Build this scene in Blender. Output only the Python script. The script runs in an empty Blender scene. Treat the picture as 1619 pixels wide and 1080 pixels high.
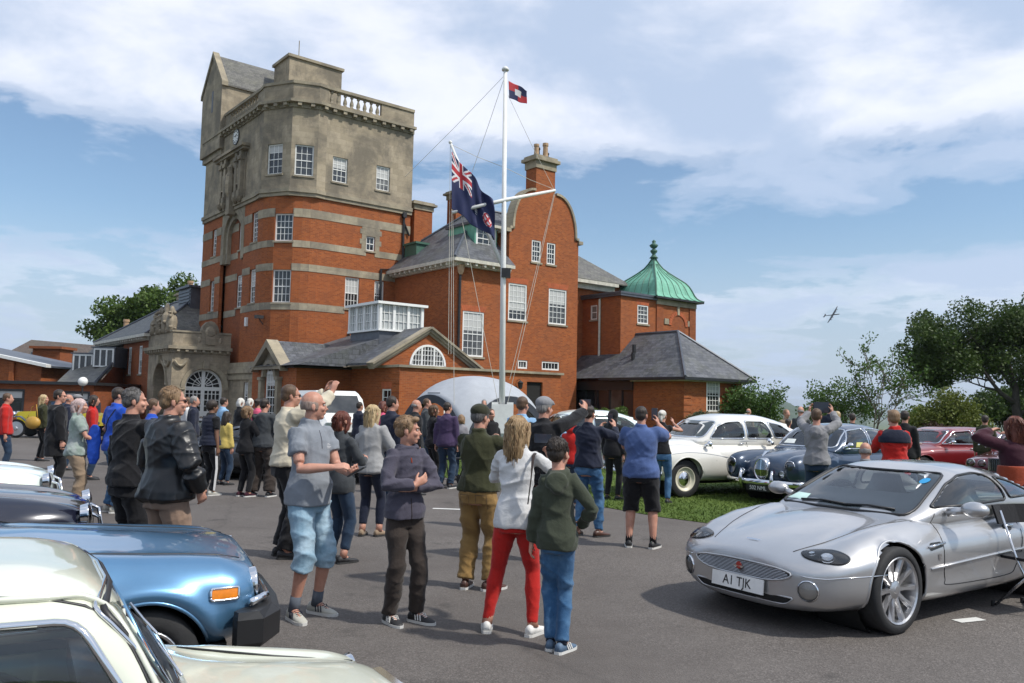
import bpy, bmesh, math, random
import numpy as np
from mathutils import Vector, Matrix, Euler
from mathutils.bvhtree import BVHTree
random.seed(7); RNG = np.random.default_rng(7)
SC = bpy.context.scene
COL = SC.collection
PI = math.pi
# ---------------------------------------------------------------- camera
FPX, PW, PH, EYE = 1310.0, 1619, 1080, 1.72
PITCH, ROLL = math.atan(98 / FPX), math.radians(1.2)
cam = bpy.data.objects.new('camera', bpy.data.cameras.new('camera'))
COL.objects.link(cam); SC.camera = cam
cam.data.sensor_width = 36; cam.data.lens = FPX / PW * 36
cam.data.clip_start = 0.05; cam.data.clip_end = 30000
CAMROT = Matrix.Rotation(PI / 2 + PITCH, 3, 'X') @ Matrix.Rotation(ROLL, 3, 'Z')
cam.matrix_world = Matrix.Translation((0, 0, EYE)) @ CAMROT.to_4x4()
def ray(px, py):
 return CAMROT @ Vector(((px - PW / 2) / FPX, (PH / 2 - py) / FPX, -1))
def G(px, py, z=0.0):            # the ground point seen there in the photograph
 d = ray(px, py); t = (z - EYE) / d.z
 return Vector((d.x * t, d.y * t, z))
def D(px, py, Y):                # the point seen there at a distance of Y metres
 d = ray(px, py); t = Y / d.y
 return Vector((d.x * t, Y, EYE + d.z * t))
# ---------------------------------------------------------------- sun, sky, exposure
SUN_EL = math.radians(52)
SUN_H = Vector((0.93, -0.37)).normalized()          # horizontal direction towards the sun
sunv = Vector((SUN_H.x * math.cos(SUN_EL), SUN_H.y * math.cos(SUN_EL), math.sin(SUN_EL)))
sl = bpy.data.lights.new('sun', 'SUN'); sl.energy = 2.85; sl.angle = math.radians(2.4); sl.color = (1, .955, .88)
so = bpy.data.objects.new('sun', sl); COL.objects.link(so)
so.rotation_euler = sunv.to_track_quat('Z', 'Y').to_euler(); so.location = (30, -20, 60)
world = bpy.data.worlds.new('World'); SC.world = world; world.use_nodes = True
WN, WL = world.node_tree.nodes, world.node_tree.links
WN.clear()
def wn(t, **k):
 n = WN.new(t)
 for a, b in k.items(): setattr(n, a, b)
 return n
w_out = wn('ShaderNodeOutputWorld'); w_bg = wn('ShaderNodeBackground'); w_bg.inputs['Strength'].default_value = 0.094
w_sky = wn('ShaderNodeTexSky', sky_type='NISHITA'); w_sky.sun_disc = False
w_sky.sun_elevation = SUN_EL; w_sky.sun_rotation = math.atan2(SUN_H.x, SUN_H.y)
w_sky.air_density = 1.0; w_sky.dust_density = 1.0; w_sky.ozone_density = 1.0
tc = wn('ShaderNodeTexCoord')
sep = wn('ShaderNodeSeparateXYZ'); WL.new(tc.outputs['Generated'], sep.inputs[0])
def wmath(op, a, b=None, c=None, clamp=False):
 n = wn('ShaderNodeMath', operation=op); n.use_clamp = clamp
 for i, v in enumerate((a, b, c)):
  if v is None: continue
  if isinstance(v, (int, float)): n.inputs[i].default_value = v
  else: WL.new(v, n.inputs[i])
 return n.outputs[0]
def wramp(v, stops, interp='EASE'):
 n = wn('ShaderNodeValToRGB'); n.color_ramp.interpolation = interp
 e = n.color_ramp.elements
 while len(e) > 2: e.remove(e[-1])
 for i, (p, c) in enumerate(stops):
  q = e[i] if i < 2 else e.new(p)
  q.position = p; q.color = (c, c, c, 1) if isinstance(c, (int, float)) else (*c, 1)
 WL.new(v, n.inputs[0]); return n.outputs[0]
def wmix(f, a, b, op='MIX'):
 n = wn('ShaderNodeMix', data_type='RGBA', blend_type=op)
 for s, v in ((0, f), (6, a), (7, b)):
  if isinstance(v, (int, float)): n.inputs[s].default_value = v
  elif isinstance(v, tuple): n.inputs[s].default_value = (*v, 1)
  else: WL.new(v, n.inputs[s])
 return n.outputs[2]
zc = wmath('MAXIMUM', sep.outputs['Z'], 0.0)
den = wmath('ADD', zc, 0.14)
cx = wmath('DIVIDE', sep.outputs['X'], den); cy = wmath('DIVIDE', sep.outputs['Y'], den)
cmb = wn('ShaderNodeCombineXYZ'); WL.new(cx, cmb.inputs[0]); WL.new(cy, cmb.inputs[1])
def wnoise(scale, detail, rough, loc=(0, 0, 0), dist=0.0):
 m = wn('ShaderNodeMapping'); m.inputs['Location'].default_value = loc; WL.new(cmb.outputs[0], m.inputs[0])
 n = wn('ShaderNodeTexNoise'); WL.new(m.outputs[0], n.inputs['Vector'])
 n.inputs['Scale'].default_value = scale; n.inputs['Detail'].default_value = detail
 n.inputs['Roughness'].default_value = rough; n.inputs['Distortion'].default_value = dist
 return n.outputs['Fac']
big = wnoise(0.75, 3, 0.5, (9.95, 12.25, 0)); fine = wnoise(1.9, 9, 0.58, (4.9, 13.7, 0), 0.25); wisp = wnoise(6.0, 7, 0.62, (7, 2, 0), 0.5)
# a deck of cloud overhead that thins to open blue towards the horizon
cover = wramp(zc, [(0.0, 0.22), (0.06, 0.27), (0.125, 0.33), (0.20, 0.215), (0.27, 0.30), (0.36, 0.60), (0.6, 0.56)])
v = wmath('ADD', wmath('ADD', wmath('MULTIPLY', big, 0.55), wmath('MULTIPLY', fine, 0.55)), wmath('MULTIPLY', wisp, 0.12))
v = wmath('ADD', v, cover)
mask = wramp(v, [(0.86, 0.0), (0.92, 0.45), (0.97, 0.85), (1.0, 0.93)])
mask = wmath('MULTIPLY', mask, 0.92)
shade = wramp(wmath('ADD', wmath('MULTIPLY', big, 0.5), wmath('MULTIPLY', fine, 0.6)), [(0.44, 1.0), (0.62, 0.0)])
ccol = wmix(shade, (4.5, 5.4, 7.0), (8.3, 8.5, 9.3))
skyc = wmix(1.0, w_sky.outputs[0], (1.02, 1.11, 1.15), 'MULTIPLY')
skyc = wmix(wramp(zc, [(0.0, 0.9), (0.07, 0.7), (0.22, 0.0)]), skyc, (3.9, 4.7, 6.0))
WL.new(wmix(mask, skyc, ccol), w_bg.inputs['Color'])
WL.new(w_bg.outputs[0], w_out.inputs[0])
vs = SC.view_settings
SC.display_settings.display_device = 'sRGB'
vs.view_transform = 'Standard'; vs.look = 'None'; vs.gamma = 1; vs.exposure = 0.45; vs.use_curve_mapping = False
SC.cycles.max_bounces = 6; SC.cycles.transparent_max_bounces = 12; SC.cycles.transmission_bounces = 6
SC.cycles.caustics_reflective = False; SC.cycles.caustics_refractive = False
SC.cycles.use_denoising = True
# ---------------------------------------------------------------- materials
MATS = {}
class NT:
 def __init__(s, name):
  s.m = bpy.data.materials.new(name); s.m.use_nodes = True
  s.t = s.m.node_tree; s.n, s.l = s.t.nodes, s.t.links
  s.b = s.n['Principled BSDF']; s.out = s.n['Material Output']
 def new(s, t, **k):
  n = s.n.new(t)
  for a, b in k.items(): setattr(n, a, b)
  return n
 def put(s, sock, v):
  if isinstance(v, (int, float)): sock.default_value = v
  elif isinstance(v, (tuple, list)): sock.default_value = (*v, 1) if len(v) == 3 and sock.type == 'RGBA' else v
  else: s.l.new(v, sock)
 def co(s, kind='Object', scale=(1, 1, 1)):
  c = s.new('ShaderNodeTexCoord'); m = s.new('ShaderNodeMapping'); s.l.new(c.outputs[kind], m.inputs[0])
  m.inputs['Scale'].default_value = scale if isinstance(scale, tuple) else (scale,) * 3
  return m.outputs[0]
 def noise(s, v, scale, detail=4, rough=.55, dist=0, out='Fac'):
  n = s.new('ShaderNodeTexNoise'); s.l.new(v, n.inputs['Vector'])
  n.inputs['Scale'].default_value = scale; n.inputs['Detail'].default_value = detail
  n.inputs['Roughness'].default_value = rough; n.inputs['Distortion'].default_value = dist
  return n.outputs[out]
 def ramp(s, v, stops):
  n = s.new('ShaderNodeValToRGB'); e = n.color_ramp.elements
  for i, (p, c) in enumerate(stops):
   q = e[i] if i < 2 else e.new(p)
   q.position = p; q.color = (c, c, c, 1) if isinstance(c, (int, float)) else (*c, 1)
  s.l.new(v, n.inputs[0]); return n.outputs[0]
 def mix(s, f, a, b, op='MIX'):
  n = s.new('ShaderNodeMix', data_type='RGBA', blend_type=op)
  s.put(n.inputs[0], f); s.put(n.inputs[6], a); s.put(n.inputs[7], b); return n.outputs[2]
 def math(s, op, a, b=None):
  n = s.new('ShaderNodeMath', operation=op); s.put(n.inputs[0], a)
  if b is not None: s.put(n.inputs[1], b)
  return n.outputs[0]
 def bump(s, h, strength=.3, dist=.01):
  n = s.new('ShaderNodeBump'); n.inputs['Strength'].default_value = strength; n.inputs['Distance'].default_value = dist
  s.l.new(h, n.inputs['Height']); s.l.new(n.outputs[0], s.b.inputs['Normal'])
 def rnd(s): return s.new('ShaderNodeObjectInfo').outputs['Random']
 def set(s, **k):
  for a, v in k.items(): s.put(s.b.inputs[a.replace('_', ' ')], v)
  return s
def reg(k):
 def f(fn): MATS[k] = fn().m; return fn
 return f
def simple(key, col, rough=.6, metal=0, var=.12, scale=6, bump=0, bscale=60, coat=0, spec=.5):
 t = NT(key); c = t.co()
 n = t.noise(c, scale, 5, .6)
 t.set(Base_Color=t.mix(t.ramp(n, [(.3, 0.), (.7, 1.)]), tuple(x * (1 - var) for x in col), tuple(min(1, x * (1 + var)) for x in col)),
   Roughness=rough, Metallic=metal, Coat_Weight=coat, Specular_IOR_Level=spec)
 if bump: t.bump(t.noise(c, bscale, 4), bump, .005)
 MATS[key] = t.m; return t.m
def M(k): return MATS[k]
def brick(key, a, b, mortar, dirt=.35):
 t = NT(key); uv = t.co('UV')
 br = t.new('ShaderNodeTexBrick'); t.l.new(uv, br.inputs['Vector'])
 br.inputs['Color1'].default_value = (*a, 1); br.inputs['Color2'].default_value = (*b, 1); br.inputs['Mortar'].default_value = (*mortar, 1)
 br.inputs['Scale'].default_value = 1; br.inputs['Brick Width'].default_value = .225; br.inputs['Row Height'].default_value = .075
 br.inputs['Mortar Size'].default_value = .008; br.inputs['Bias'].default_value = -.1; br.inputs['Mortar Smooth'].default_value = .2
 o = t.co('Object')
 n1 = t.noise(uv, .55, 6, .65); n2 = t.noise(uv, 3.0, 4, .7)
 m = t.new('ShaderNodeMapping'); m.inputs['Scale'].default_value = (1.3, .16, 1); t.l.new(uv, m.inputs[0])
 streak = t.noise(m.outputs[0], 1.4, 5, .6)
 c = t.mix(t.ramp(n2, [(.35, 0.), (.75, .5)]), br.outputs['Color'], tuple(x * .55 for x in a))
 c = t.mix(t.ramp(t.noise(uv, .25, 5, .7, .5), [(.45, 0.), (.65, .45)]), c, (.32, .088, .030))
 c = t.mix(t.ramp(n1, [(.40, 0.), (.72, dirt)]), c, (.13, .062, .042))
 c = t.mix(t.ramp(streak, [(.56, 0.), (.78, .5)]), c, (.24, .085, .04))
 t.set(Base_Color=c, Roughness=.85, Specular_IOR_Level=.25)
 t.bump(br.outputs['Fac'], -.5, .012)
 MATS[key] = t.m
brick('brick', (.42, .112, .030), (.225, .054, .017), (.32, .17, .085), .34)
brick('brick_old', (.34, .088, .028), (.20, .05, .018), (.25, .13, .065), .45)
def stone(key, a, b, dark, bw=.7, rh=.34):
 t = NT(key); uv = t.co('UV')
 br = t.new('ShaderNodeTexBrick'); t.l.new(uv, br.inputs['Vector'])
 br.inputs['Color1'].default_value = (1, 1, 1, 1); br.inputs['Color2'].default_value = (.80, .80, .78, 1); br.inputs['Mortar'].default_value = (.62, .60, .56, 1)
 br.inputs['Scale'].default_value = 1; br.inputs['Brick Width'].default_value = bw; br.inputs['Row Height'].default_value = rh
 br.inputs['Mortar Size'].default_value = .006; br.inputs['Mortar Smooth'].default_value = .5
 n1 = t.noise(uv, .5, 7, .68, .4); n2 = t.noise(uv, 4.5, 5, .7)
 m = t.new('ShaderNodeMapping'); m.inputs['Scale'].default_value = (1.6, .22, 1); t.l.new(uv, m.inputs[0])
 st = t.noise(m.outputs[0], 1.2, 6, .65)
 c = t.mix(t.ramp(n2, [(.3, 0.), (.7, 1.)]), a, b)
 c = t.mix(1.0, c, br.outputs['Color'], 'MULTIPLY')
 c = t.mix(t.ramp(n1, [(.41, 0.), (.60, .85)]), c, dark)
 c = t.mix(t.ramp(st, [(.52, 0.), (.76, .62)]), c, tuple(x * .8 for x in dark))
 c = t.mix(t.ramp(t.noise(uv, 14, 3), [(.62, 0.), (.8, .35)]), c, (.5, .46, .36))
 t.set(Base_Color=c, Roughness=.9, Specular_IOR_Level=.2)
 t.bump(t.math('ADD', t.math('MULTIPLY', n2, .4), t.math('MULTIPLY', br.outputs['Fac'], -.5)), .35, .02)
 MATS[key] = t.m
stone('stone', (.46, .385, .28), (.36, .305, .225), (.165, .145, .115))
stone('stone_trim', (.46, .40, .29), (.37, .32, .235), (.20, .175, .14), 1.1, .5)
def slate(key, a, b, bw=.30, rh=.2, moss=(.11, .115, .08), mf=.5):
 t = NT(key); uv = t.co('UV')
 br = t.new('ShaderNodeTexBrick'); t.l.new(uv, br.inputs['Vector'])
 br.inputs['Color1'].default_value = (*a, 1); br.inputs['Color2'].default_value = (*b, 1); br.inputs['Mortar'].default_value = tuple(x * .25 for x in a) + (1,)
 br.inputs['Scale'].default_value = 1; br.inputs['Brick Width'].default_value = bw; br.inputs['Row Height'].default_value = rh
 br.inputs['Mortar Size'].default_value = .007
 n1 = t.noise(uv, .8, 6, .7); n2 = t.noise(uv, 6, 4, .7)
 c = t.mix(t.ramp(n1, [(.45, 0.), (.7, mf)]), br.outputs['Color'], moss)
 c = t.mix(t.ramp(n2, [(.5, 0.), (.75, .6)]), c, tuple(x * 1.9 for x in a))
 t.set(Base_Color=c, Roughness=t.ramp(n2, [(.3, .45), (.7, .7)]), Specular_IOR_Level=.4)
 t.bump(t.math('MULTIPLY', br.outputs['Fac'], -1), .7, .02)
 MATS[key] = t.m
slate('slate', (.115, .12, .135), (.05, .054, .064), .34, .24)
slate('slate_old', (.15, .145, .13), (.075, .073, .07), moss=(.15, .15, .10), mf=.5)
slate('tile_brown', (.13, .10, .085), (.10, .08, .07))
@reg('copper')
def _():
 t = NT('copper'); uv = t.co('UV'); n = t.noise(uv, 1.6, 6, .65);
 m = t.new('ShaderNodeMapping'); m.inputs['Scale'].default_value = (3, .4, 1); t.l.new(uv, m.inputs[0])
 s = t.noise(m.outputs[0], 2, 5, .6)
 c = t.mix(t.ramp(n, [(.35, 0.), (.7, 1.)]), (.125, .36, .25), (.19, .46, .34))
 c = t.mix(t.ramp(s, [(.48, 0.), (.75, .75)]), c, (.085, .20, .14))
 return t.set(Base_Color=c, Roughness=.6, Metallic=0.1)
simple('copper_dark', (.045, .12, .085), .6)
simple('lead', (.10, .11, .13), .45, .3, .2, 3, .2, 8)
simple('white_paint', (.74, .74, .71), .45, 0, .06, 8)
simple('white_frame', (.78, .78, .75), .4, 0, .05, 10)
simple('old_white', (.55, .52, .44), .6, 0, .2, 4)
simple('iron', (.03, .03, .032), .5, .3, .2)
simple('pot', (.42, .28, .17), .8, 0, .25, 5)
simple('dark_frame', (.022, .024, .027), .4)
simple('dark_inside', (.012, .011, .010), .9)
simple('clock_white', (.72, .72, .68), .5)
@reg('glass_win')
def _():
 t = NT('glass_win'); r = t.rnd()
 uv = t.co('UV'); n = t.noise(uv, .9, 3)
 return t.set(Base_Color=t.mix(t.math('MULTIPLY', t.math('POWER', r, 2.5), t.ramp(n, [(.4, .3), (.6, 1.)])), (.012, .014, .017), (.20, .20, .19)), Roughness=.06, Specular_IOR_Level=.75)
@reg('blind')
def _():
 t = NT('blind'); return t.set(Base_Color=(.5, .5, .48), Roughness=.25)
@reg('asphalt')
def _():
 t = NT('asphalt'); p = t.co('Object')
 vo = t.new('ShaderNodeTexVoronoi'); t.l.new(p, vo.inputs['Vector']); vo.inputs['Scale'].default_value = 95
 sp = t.ramp(vo.outputs['Color'], [(.0, (.068, .060, .055)), (.6, (.132, .119, .110)), (1., (.24, .215, .198))])
 n1 = t.noise(p, .22, 6, .6, .3); n2 = t.noise(p, 1.6, 6, .7); n3 = t.noise(p, 28, 4, .7)
 c = t.mix(t.ramp(n1, [(.38, 0.), (.60, .8)]), sp, (.088, .077, .070))
 c = t.mix(t.ramp(n2, [(.42, 0.), (.72, .40)]), c, (.155, .140, .128))
 c = t.mix(t.ramp(n3, [(.6, 0.), (.8, .5)]), c, (.045, .042, .04))
 # patched seams and oil spots
 v2 = t.new('ShaderNodeTexVoronoi'); v2.feature = 'DISTANCE_TO_EDGE'; v2.inputs['Scale'].default_value = .14
 w = t.new('ShaderNodeMixRGB'); w.blend_type = 'ADD'; w.inputs[0].default_value = .35; t.l.new(p, w.inputs[1])
 t.l.new(t.noise(p, 1.2, 5, .6, 0, 'Color'), w.inputs[2]); t.l.new(w.outputs[0], v2.inputs['Vector'])
 c = t.mix(t.ramp(v2.outputs['Distance'], [(.0, .22), (.005, 0.)]), c, (.035, .033, .032))
 oil = t.noise(p, 1.3, 4, .6); c = t.mix(t.ramp(oil, [(.62, 0.), (.70, .55)]), c, (.04, .037, .035))
 t.set(Base_Color=c, Roughness=.82, Specular_IOR_Level=.3)
 t.bump(t.math('ADD', vo.outputs['Distance'], t.math('MULTIPLY', n3, .5)), .5, .006); return t
@reg('lawn')
def _():
 t = NT('lawn'); p = t.co('Object'); n = t.noise(p, 1.4, 7, .7); n2 = t.noise(p, 30, 4, .7)
 c = t.mix(t.ramp(n, [(.3, 0.), (.7, 1.)]), (.058, .10, .017), (.10, .15, .028))
 c = t.mix(t.ramp(n2, [(.4, 0.), (.7, .6)]), c, (.05, .075, .015))
 t.set(Base_Color=c, Roughness=.9, Specular_IOR_Level=.2); t.bump(n2, .8, .03); return t
@reg('grass_blade')
def _():
 t = NT('grass_blade'); p = t.co('Object'); n = t.noise(p, 1.1, 6, .7); n2 = t.noise(p, 60, 2)
 c = t.mix(t.ramp(n, [(.3, 0.), (.7, 1.)]), (.060, .115, .016), (.125, .18, .032))
 c = t.mix(t.ramp(n2, [(.5, 0.), (.75, .6)]), c, (.17, .18, .06))
 return t.set(Base_Color=c, Roughness=.7, Specular_IOR_Level=.25)
@reg('field')
def _():
 t = NT('field'); p = t.co('Object', .001); n = t.noise(p, 6, 6, .6)
 n2 = t.noise(t.co('Object', .02), 1.4, 6, .8)
 c = t.mix(t.ramp(n, [(.4, 0.), (.55, 1.)]), (.05, .085, .03), (.14, .17, .07))
 c = t.mix(t.ramp(n2, [(.45, 0.), (.6, .7)]), c, (.025, .045, .018))
 return t.set(Base_Color=c, Roughness=.95, Specular_IOR_Level=.1)
def leafmat(key, a, b, tr=.25):
 t = NT(key); r = t.new('ShaderNodeNewGeometry').outputs['Random Per Island']
 n = t.noise(t.co('Object'), .8, 3)
 c = t.mix(r, a, b); c = t.mix(t.ramp(n, [(.4, 0.), (.65, .45)]), c, tuple(x * .6 for x in a))
 t.set(Base_Color=c, Roughness=.55, Specular_IOR_Level=.3)
 d = t.new('ShaderNodeBsdfTranslucent'); t.l.new(c, d.inputs[0]); mx = t.new('ShaderNodeMixShader'); mx.inputs[0].default_value = tr
 t.l.new(t.b.outputs[0], mx.inputs[1]); t.l.new(d.outputs[0], mx.inputs[2]); t.l.new(mx.outputs[0], t.out.inputs[0]); MATS[key] = t.m
leafmat('leaf_oak', (.065, .12, .02), (.115, .17, .035))
leafmat('leaf_dark', (.045, .08, .018), (.085, .13, .03))
leafmat('leaf_fresh', (.06, .12, .025), (.11, .18, .04))
leafmat('leaf_shrub', (.10, .13, .022), (.17, .19, .04))
leafmat('leaf_bay', (.055, .075, .03), (.10, .12, .05))
leafmat('leaf_red', (.05, .03, .022), (.09, .05, .03))
simple('bark', (.10, .08, .06), .9, 0, .3, 5, .6, 12)
simple('bark_dark', (.035, .03, .025), .9, 0, .3, 5, .6, 12)
simple('hillwood', (.035, .06, .025), .95, 0, .4, .02)
# ---------------------------------------------------------------- mesh helpers
def uv_metres(me):               # every face unrolled in metres, rows level
 if not me.uv_layers: me.uv_layers.new(name='UVMap')
 n = len(me.loops)
 co = np.empty(len(me.vertices) * 3, 'f'); me.vertices.foreach_get('co', co); co = co.reshape(-1, 3)
 li = np.empty(n, 'i'); me.loops.foreach_get('vertex_index', li)
 lt = np.empty(len(me.polygons), 'i'); me.polygons.foreach_get('loop_total', lt)
 nm = np.empty(len(me.polygons) * 3, 'f'); me.polygons.foreach_get('normal', nm); nm = nm.reshape(-1, 3)
 N = np.repeat(nm, lt, 0); P = co[li]
 t = np.stack([-N[:, 1], N[:, 0], np.zeros(n)], 1); ln = np.linalg.norm(t, axis=1)
 flat = ln < .05
 t[flat] = (1, 0, 0); ln[flat] = 1; t /= ln[:, None]
 b = np.cross(N, t)
 uv = np.stack([(P * t).sum(1), (P * b).sum(1)], 1).astype('f')
 me.uv_layers[0].data.foreach_set('uv', uv.ravel())
def link(name, me, mat, parent=None, smooth=False, loc=None):
 o = bpy.data.objects.new(name, me); COL.objects.link(o)
 if mat is not None:
  for m in (mat if isinstance(mat, (list, tuple)) else [mat]): me.materials.append(m if not isinstance(m, str) else MATS[m])
 if smooth: me.polygons.foreach_set('use_smooth', [True] * len(me.polygons))
 if parent is not None: o.parent = parent
 if loc is not None: o.location = loc
 return o
def tag(o, label=None, cat=None, group=None, kind=None):
 if label: o['label'] = label
 if cat: o['category'] = cat
 if group: o['group'] = group
 if kind: o['kind'] = kind
 return o
def empty(name, loc, rz=0, label=None, cat=None, group=None, kind=None):
 o = bpy.data.objects.new(name, None); COL.objects.link(o); o.location = loc; o.rotation_euler = (0, 0, rz)
 o.empty_display_size = .2
 return tag(o, label, cat, group, kind)
def frame_of(d, hint=None):
 d = Vector(d).normalized()
 h = Vector(hint) if hint is not None else (Vector((0, 0, 1)) if abs(d.z) < .9 else Vector((1, 0, 0)))
 x = h.cross(d)
 if x.length < 1e-5: x = Vector((1, 0, 0)).cross(d)
 x.normalize(); y = d.cross(x).normalized()
 return x, y
class MB:
 def __init__(s, off=(0, 0, 0)): s.v, s.f, s.m, s.off, s.cur = [], [], [], Vector(off), 0
 def add(s, vs, fs):
  b = len(s.v); s.v += [tuple(x) for x in vs]; s.f += [tuple(i + b for i in f) for f in fs]; s.m += [s.cur] * len(fs); return s
 def poly(s, pts): return s.add(pts, [tuple(range(len(pts)))])
 def box(s, x0, x1, y0, y1, z0, z1):
  return s.add([(x, y, z) for z in (z0, z1) for x, y in ((x0, y0), (x1, y0), (x1, y1), (x0, y1))],
      [(3, 2, 1, 0), (4, 5, 6, 7), (0, 1, 5, 4), (1, 2, 6, 5), (2, 3, 7, 6), (3, 0, 4, 7)])
 def obox(s, P, t, a0, a1, b0, b1, z0, z1):     # P plan point, t along wall; b outward
  n = (t[1], -t[0])
  q = lambda a, b, z: (P[0] + t[0] * a + n[0] * b, P[1] + t[1] * a + n[1] * b, z)
  return s.add([q(a, b, z) for z in (z0, z1) for a, b in ((a0, b1), (a1, b1), (a1, b0), (a0, b0))],
      [(3, 2, 1, 0), (4, 5, 6, 7), (0, 1, 5, 4), (1, 2, 6, 5), (2, 3, 7, 6), (3, 0, 4, 7)])
 def loft(s, rings, cap=True, closed=True):
  n = len(rings[0]); b = len(s.v); fs = []
  for r in rings: s.v += [tuple(p) for p in r]
  for i in range(len(rings) - 1):
   for j in range(n if closed else n - 1):
    k = (j + 1) % n
    fs.append((b + i * n + j, b + i * n + k, b + (i + 1) * n + k, b + (i + 1) * n + j))
  if cap:
   fs.append(tuple(b + j for j in range(n))[::-1]); e = b + (len(rings) - 1) * n; fs.append(tuple(e + j for j in range(n)))
  s.f += fs; s.m += [s.cur] * len(fs); return s
 def tube(s, pts, r, n=8, hint=None, cap=True):
  pts = [Vector(p) for p in pts]; rings = []
  for i, p in enumerate(pts):
   d = (pts[min(i + 1, len(pts) - 1)] - pts[max(i - 1, 0)])
   x, y = frame_of(d, hint)
   rr = r[i] if isinstance(r, (list, tuple)) else r
   rx, ry = rr if isinstance(rr, (list, tuple)) else (rr, rr)
   rings.append([p + x * rx * math.cos(2 * PI * k / n) + y * ry * math.sin(2 * PI * k / n) for k in range(n)])
  return s.loft(rings, cap)
 def lathe(s, c, prof, n=16, axis=(0, 0, 1), cap=True):
  c = Vector(c); a = Vector(axis).normalized(); x, y = frame_of(a)
  return s.loft([[c + a * h + (x * math.cos(2 * PI * k / n) + y * math.sin(2 * PI * k / n)) * max(r, 1e-4) for k in range(n)] for h, r in prof], cap)
 def ellip(s, c, r, n=12, m=8, R=None):
  c = Vector(c); rings = []
  for i in range(m + 1):
   th = PI * (i / m); z = -math.cos(th); w = max(math.sin(th), .02)
   ring = []
   for k in range(n):
    p = Vector((r[0] * w * math.cos(2 * PI * k / n), r[1] * w * math.sin(2 * PI * k / n), r[2] * z))
    ring.append(c + (R @ p if R is not None else p))
   rings.append(ring)
  return s.loft(rings)
 def prism(s, outline, ax, d0, d1):  # outline (a,b) mapped by ax(a,b,d)->xyz
  s.loft([[ax(a, b, d0) for a, b in outline], [ax(a, b, d1) for a, b in outline]]); return s
 def wall(s, P, t, L, z0, z1, holes=(), reveal=.14, off=0):
  xs = sorted({0, L, *[h[0] for h in holes], *[h[1] for h in holes]}); zs = sorted({z0, z1, *[h[2] for h in holes], *[h[3] for h in holes]})
  n = (t[1], -t[0]); q = lambda a, b, z: (P[0] + t[0] * a + n[0] * (b + off), P[1] + t[1] * a + n[1] * (b + off), z)
  for i in range(len(xs) - 1):
   for j in range(len(zs) - 1):
    ca, cz = (xs[i] + xs[i + 1]) / 2, (zs[j] + zs[j + 1]) / 2
    if any(h[0] < ca < h[1] and h[2] < cz < h[3] for h in holes): continue
    s.poly([q(xs[i], 0, zs[j]), q(xs[i + 1], 0, zs[j]), q(xs[i + 1], 0, zs[j + 1]), q(xs[i], 0, zs[j + 1])])
  for h in holes:
   a, b, c, d = h[:4]; r = -reveal
   s.poly([q(a, 0, c), q(a, r, c), q(a, r, d), q(a, 0, d)][::-1]); s.poly([q(b, 0, c), q(b, r, c), q(b, r, d), q(b, 0, d)])
   s.poly([q(a, 0, c), q(b, 0, c), q(b, r, c), q(a, r, c)]); s.poly([q(a, 0, d), q(b, 0, d), q(b, r, d), q(a, r, d)][::-1])
  return s
 def build(s, name, mat, parent=None, smooth=False, flipcheck=False, loc=None):
  me = bpy.data.meshes.new(name)
  o = s.off
  me.from_pydata([(a - o.x, b - o.y, c - o.z) for a, b, c in s.v], [], s.f)
  if max(s.m, default=0) > 0: me.polygons.foreach_set('material_index', s.m)
  if flipcheck:
   bm = bmesh.new(); bm.from_mesh(me); bmesh.ops.recalc_face_normals(bm, faces=bm.faces); bm.to_mesh(me); bm.free()
  me.update(); uv_metres(me)
  return link(name, me, mat, parent, smooth, loc)
def np_mesh(name, co, faces, mat, parent=None, smooth=False):   # equal-sized faces, fast
 me = bpy.data.meshes.new(name); k = faces.shape[1]
 me.vertices.add(len(co)); me.vertices.foreach_set('co', np.ascontiguousarray(co, 'f').ravel())
 me.loops.add(faces.size); me.loops.foreach_set('vertex_index', np.ascontiguousarray(faces, 'i').ravel())
 me.polygons.add(len(faces)); me.polygons.foreach_set('loop_start', np.arange(0, faces.size, k, dtype='i'))
 me.update(calc_edges=True); me.validate()
 return link(name, me, mat, parent, smooth)
def copy_tree(o, parent=None):
 c = o.copy(); COL.objects.link(c)
 if parent is not None: c.parent = parent
 for ch in list(o.children): copy_tree(ch, c)
 return c
def text_mesh(body, size, extrude=.002, name='lettering', mat=None, parent=None, M4=None, align='CENTER', sx=1.0):
 cu = bpy.data.curves.new(name, 'FONT'); cu.body = body; cu.size = size; cu.extrude = extrude; cu.align_x = align; cu.align_y = 'CENTER'
 cu.resolution_u = 3
 ob = bpy.data.objects.new('tmp', cu); COL.objects.link(ob)
 me = bpy.data.meshes.new_from_object(ob.evaluated_get(bpy.context.evaluated_depsgraph_get()))
 bpy.data.objects.remove(ob); bpy.data.curves.remove(cu)
 if sx != 1: me.transform(Matrix.Diagonal((sx, 1, 1, 1)))
 o = link(name, me, mat, parent)
 if M4 is not None: o.matrix_local = M4
 return o
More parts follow.
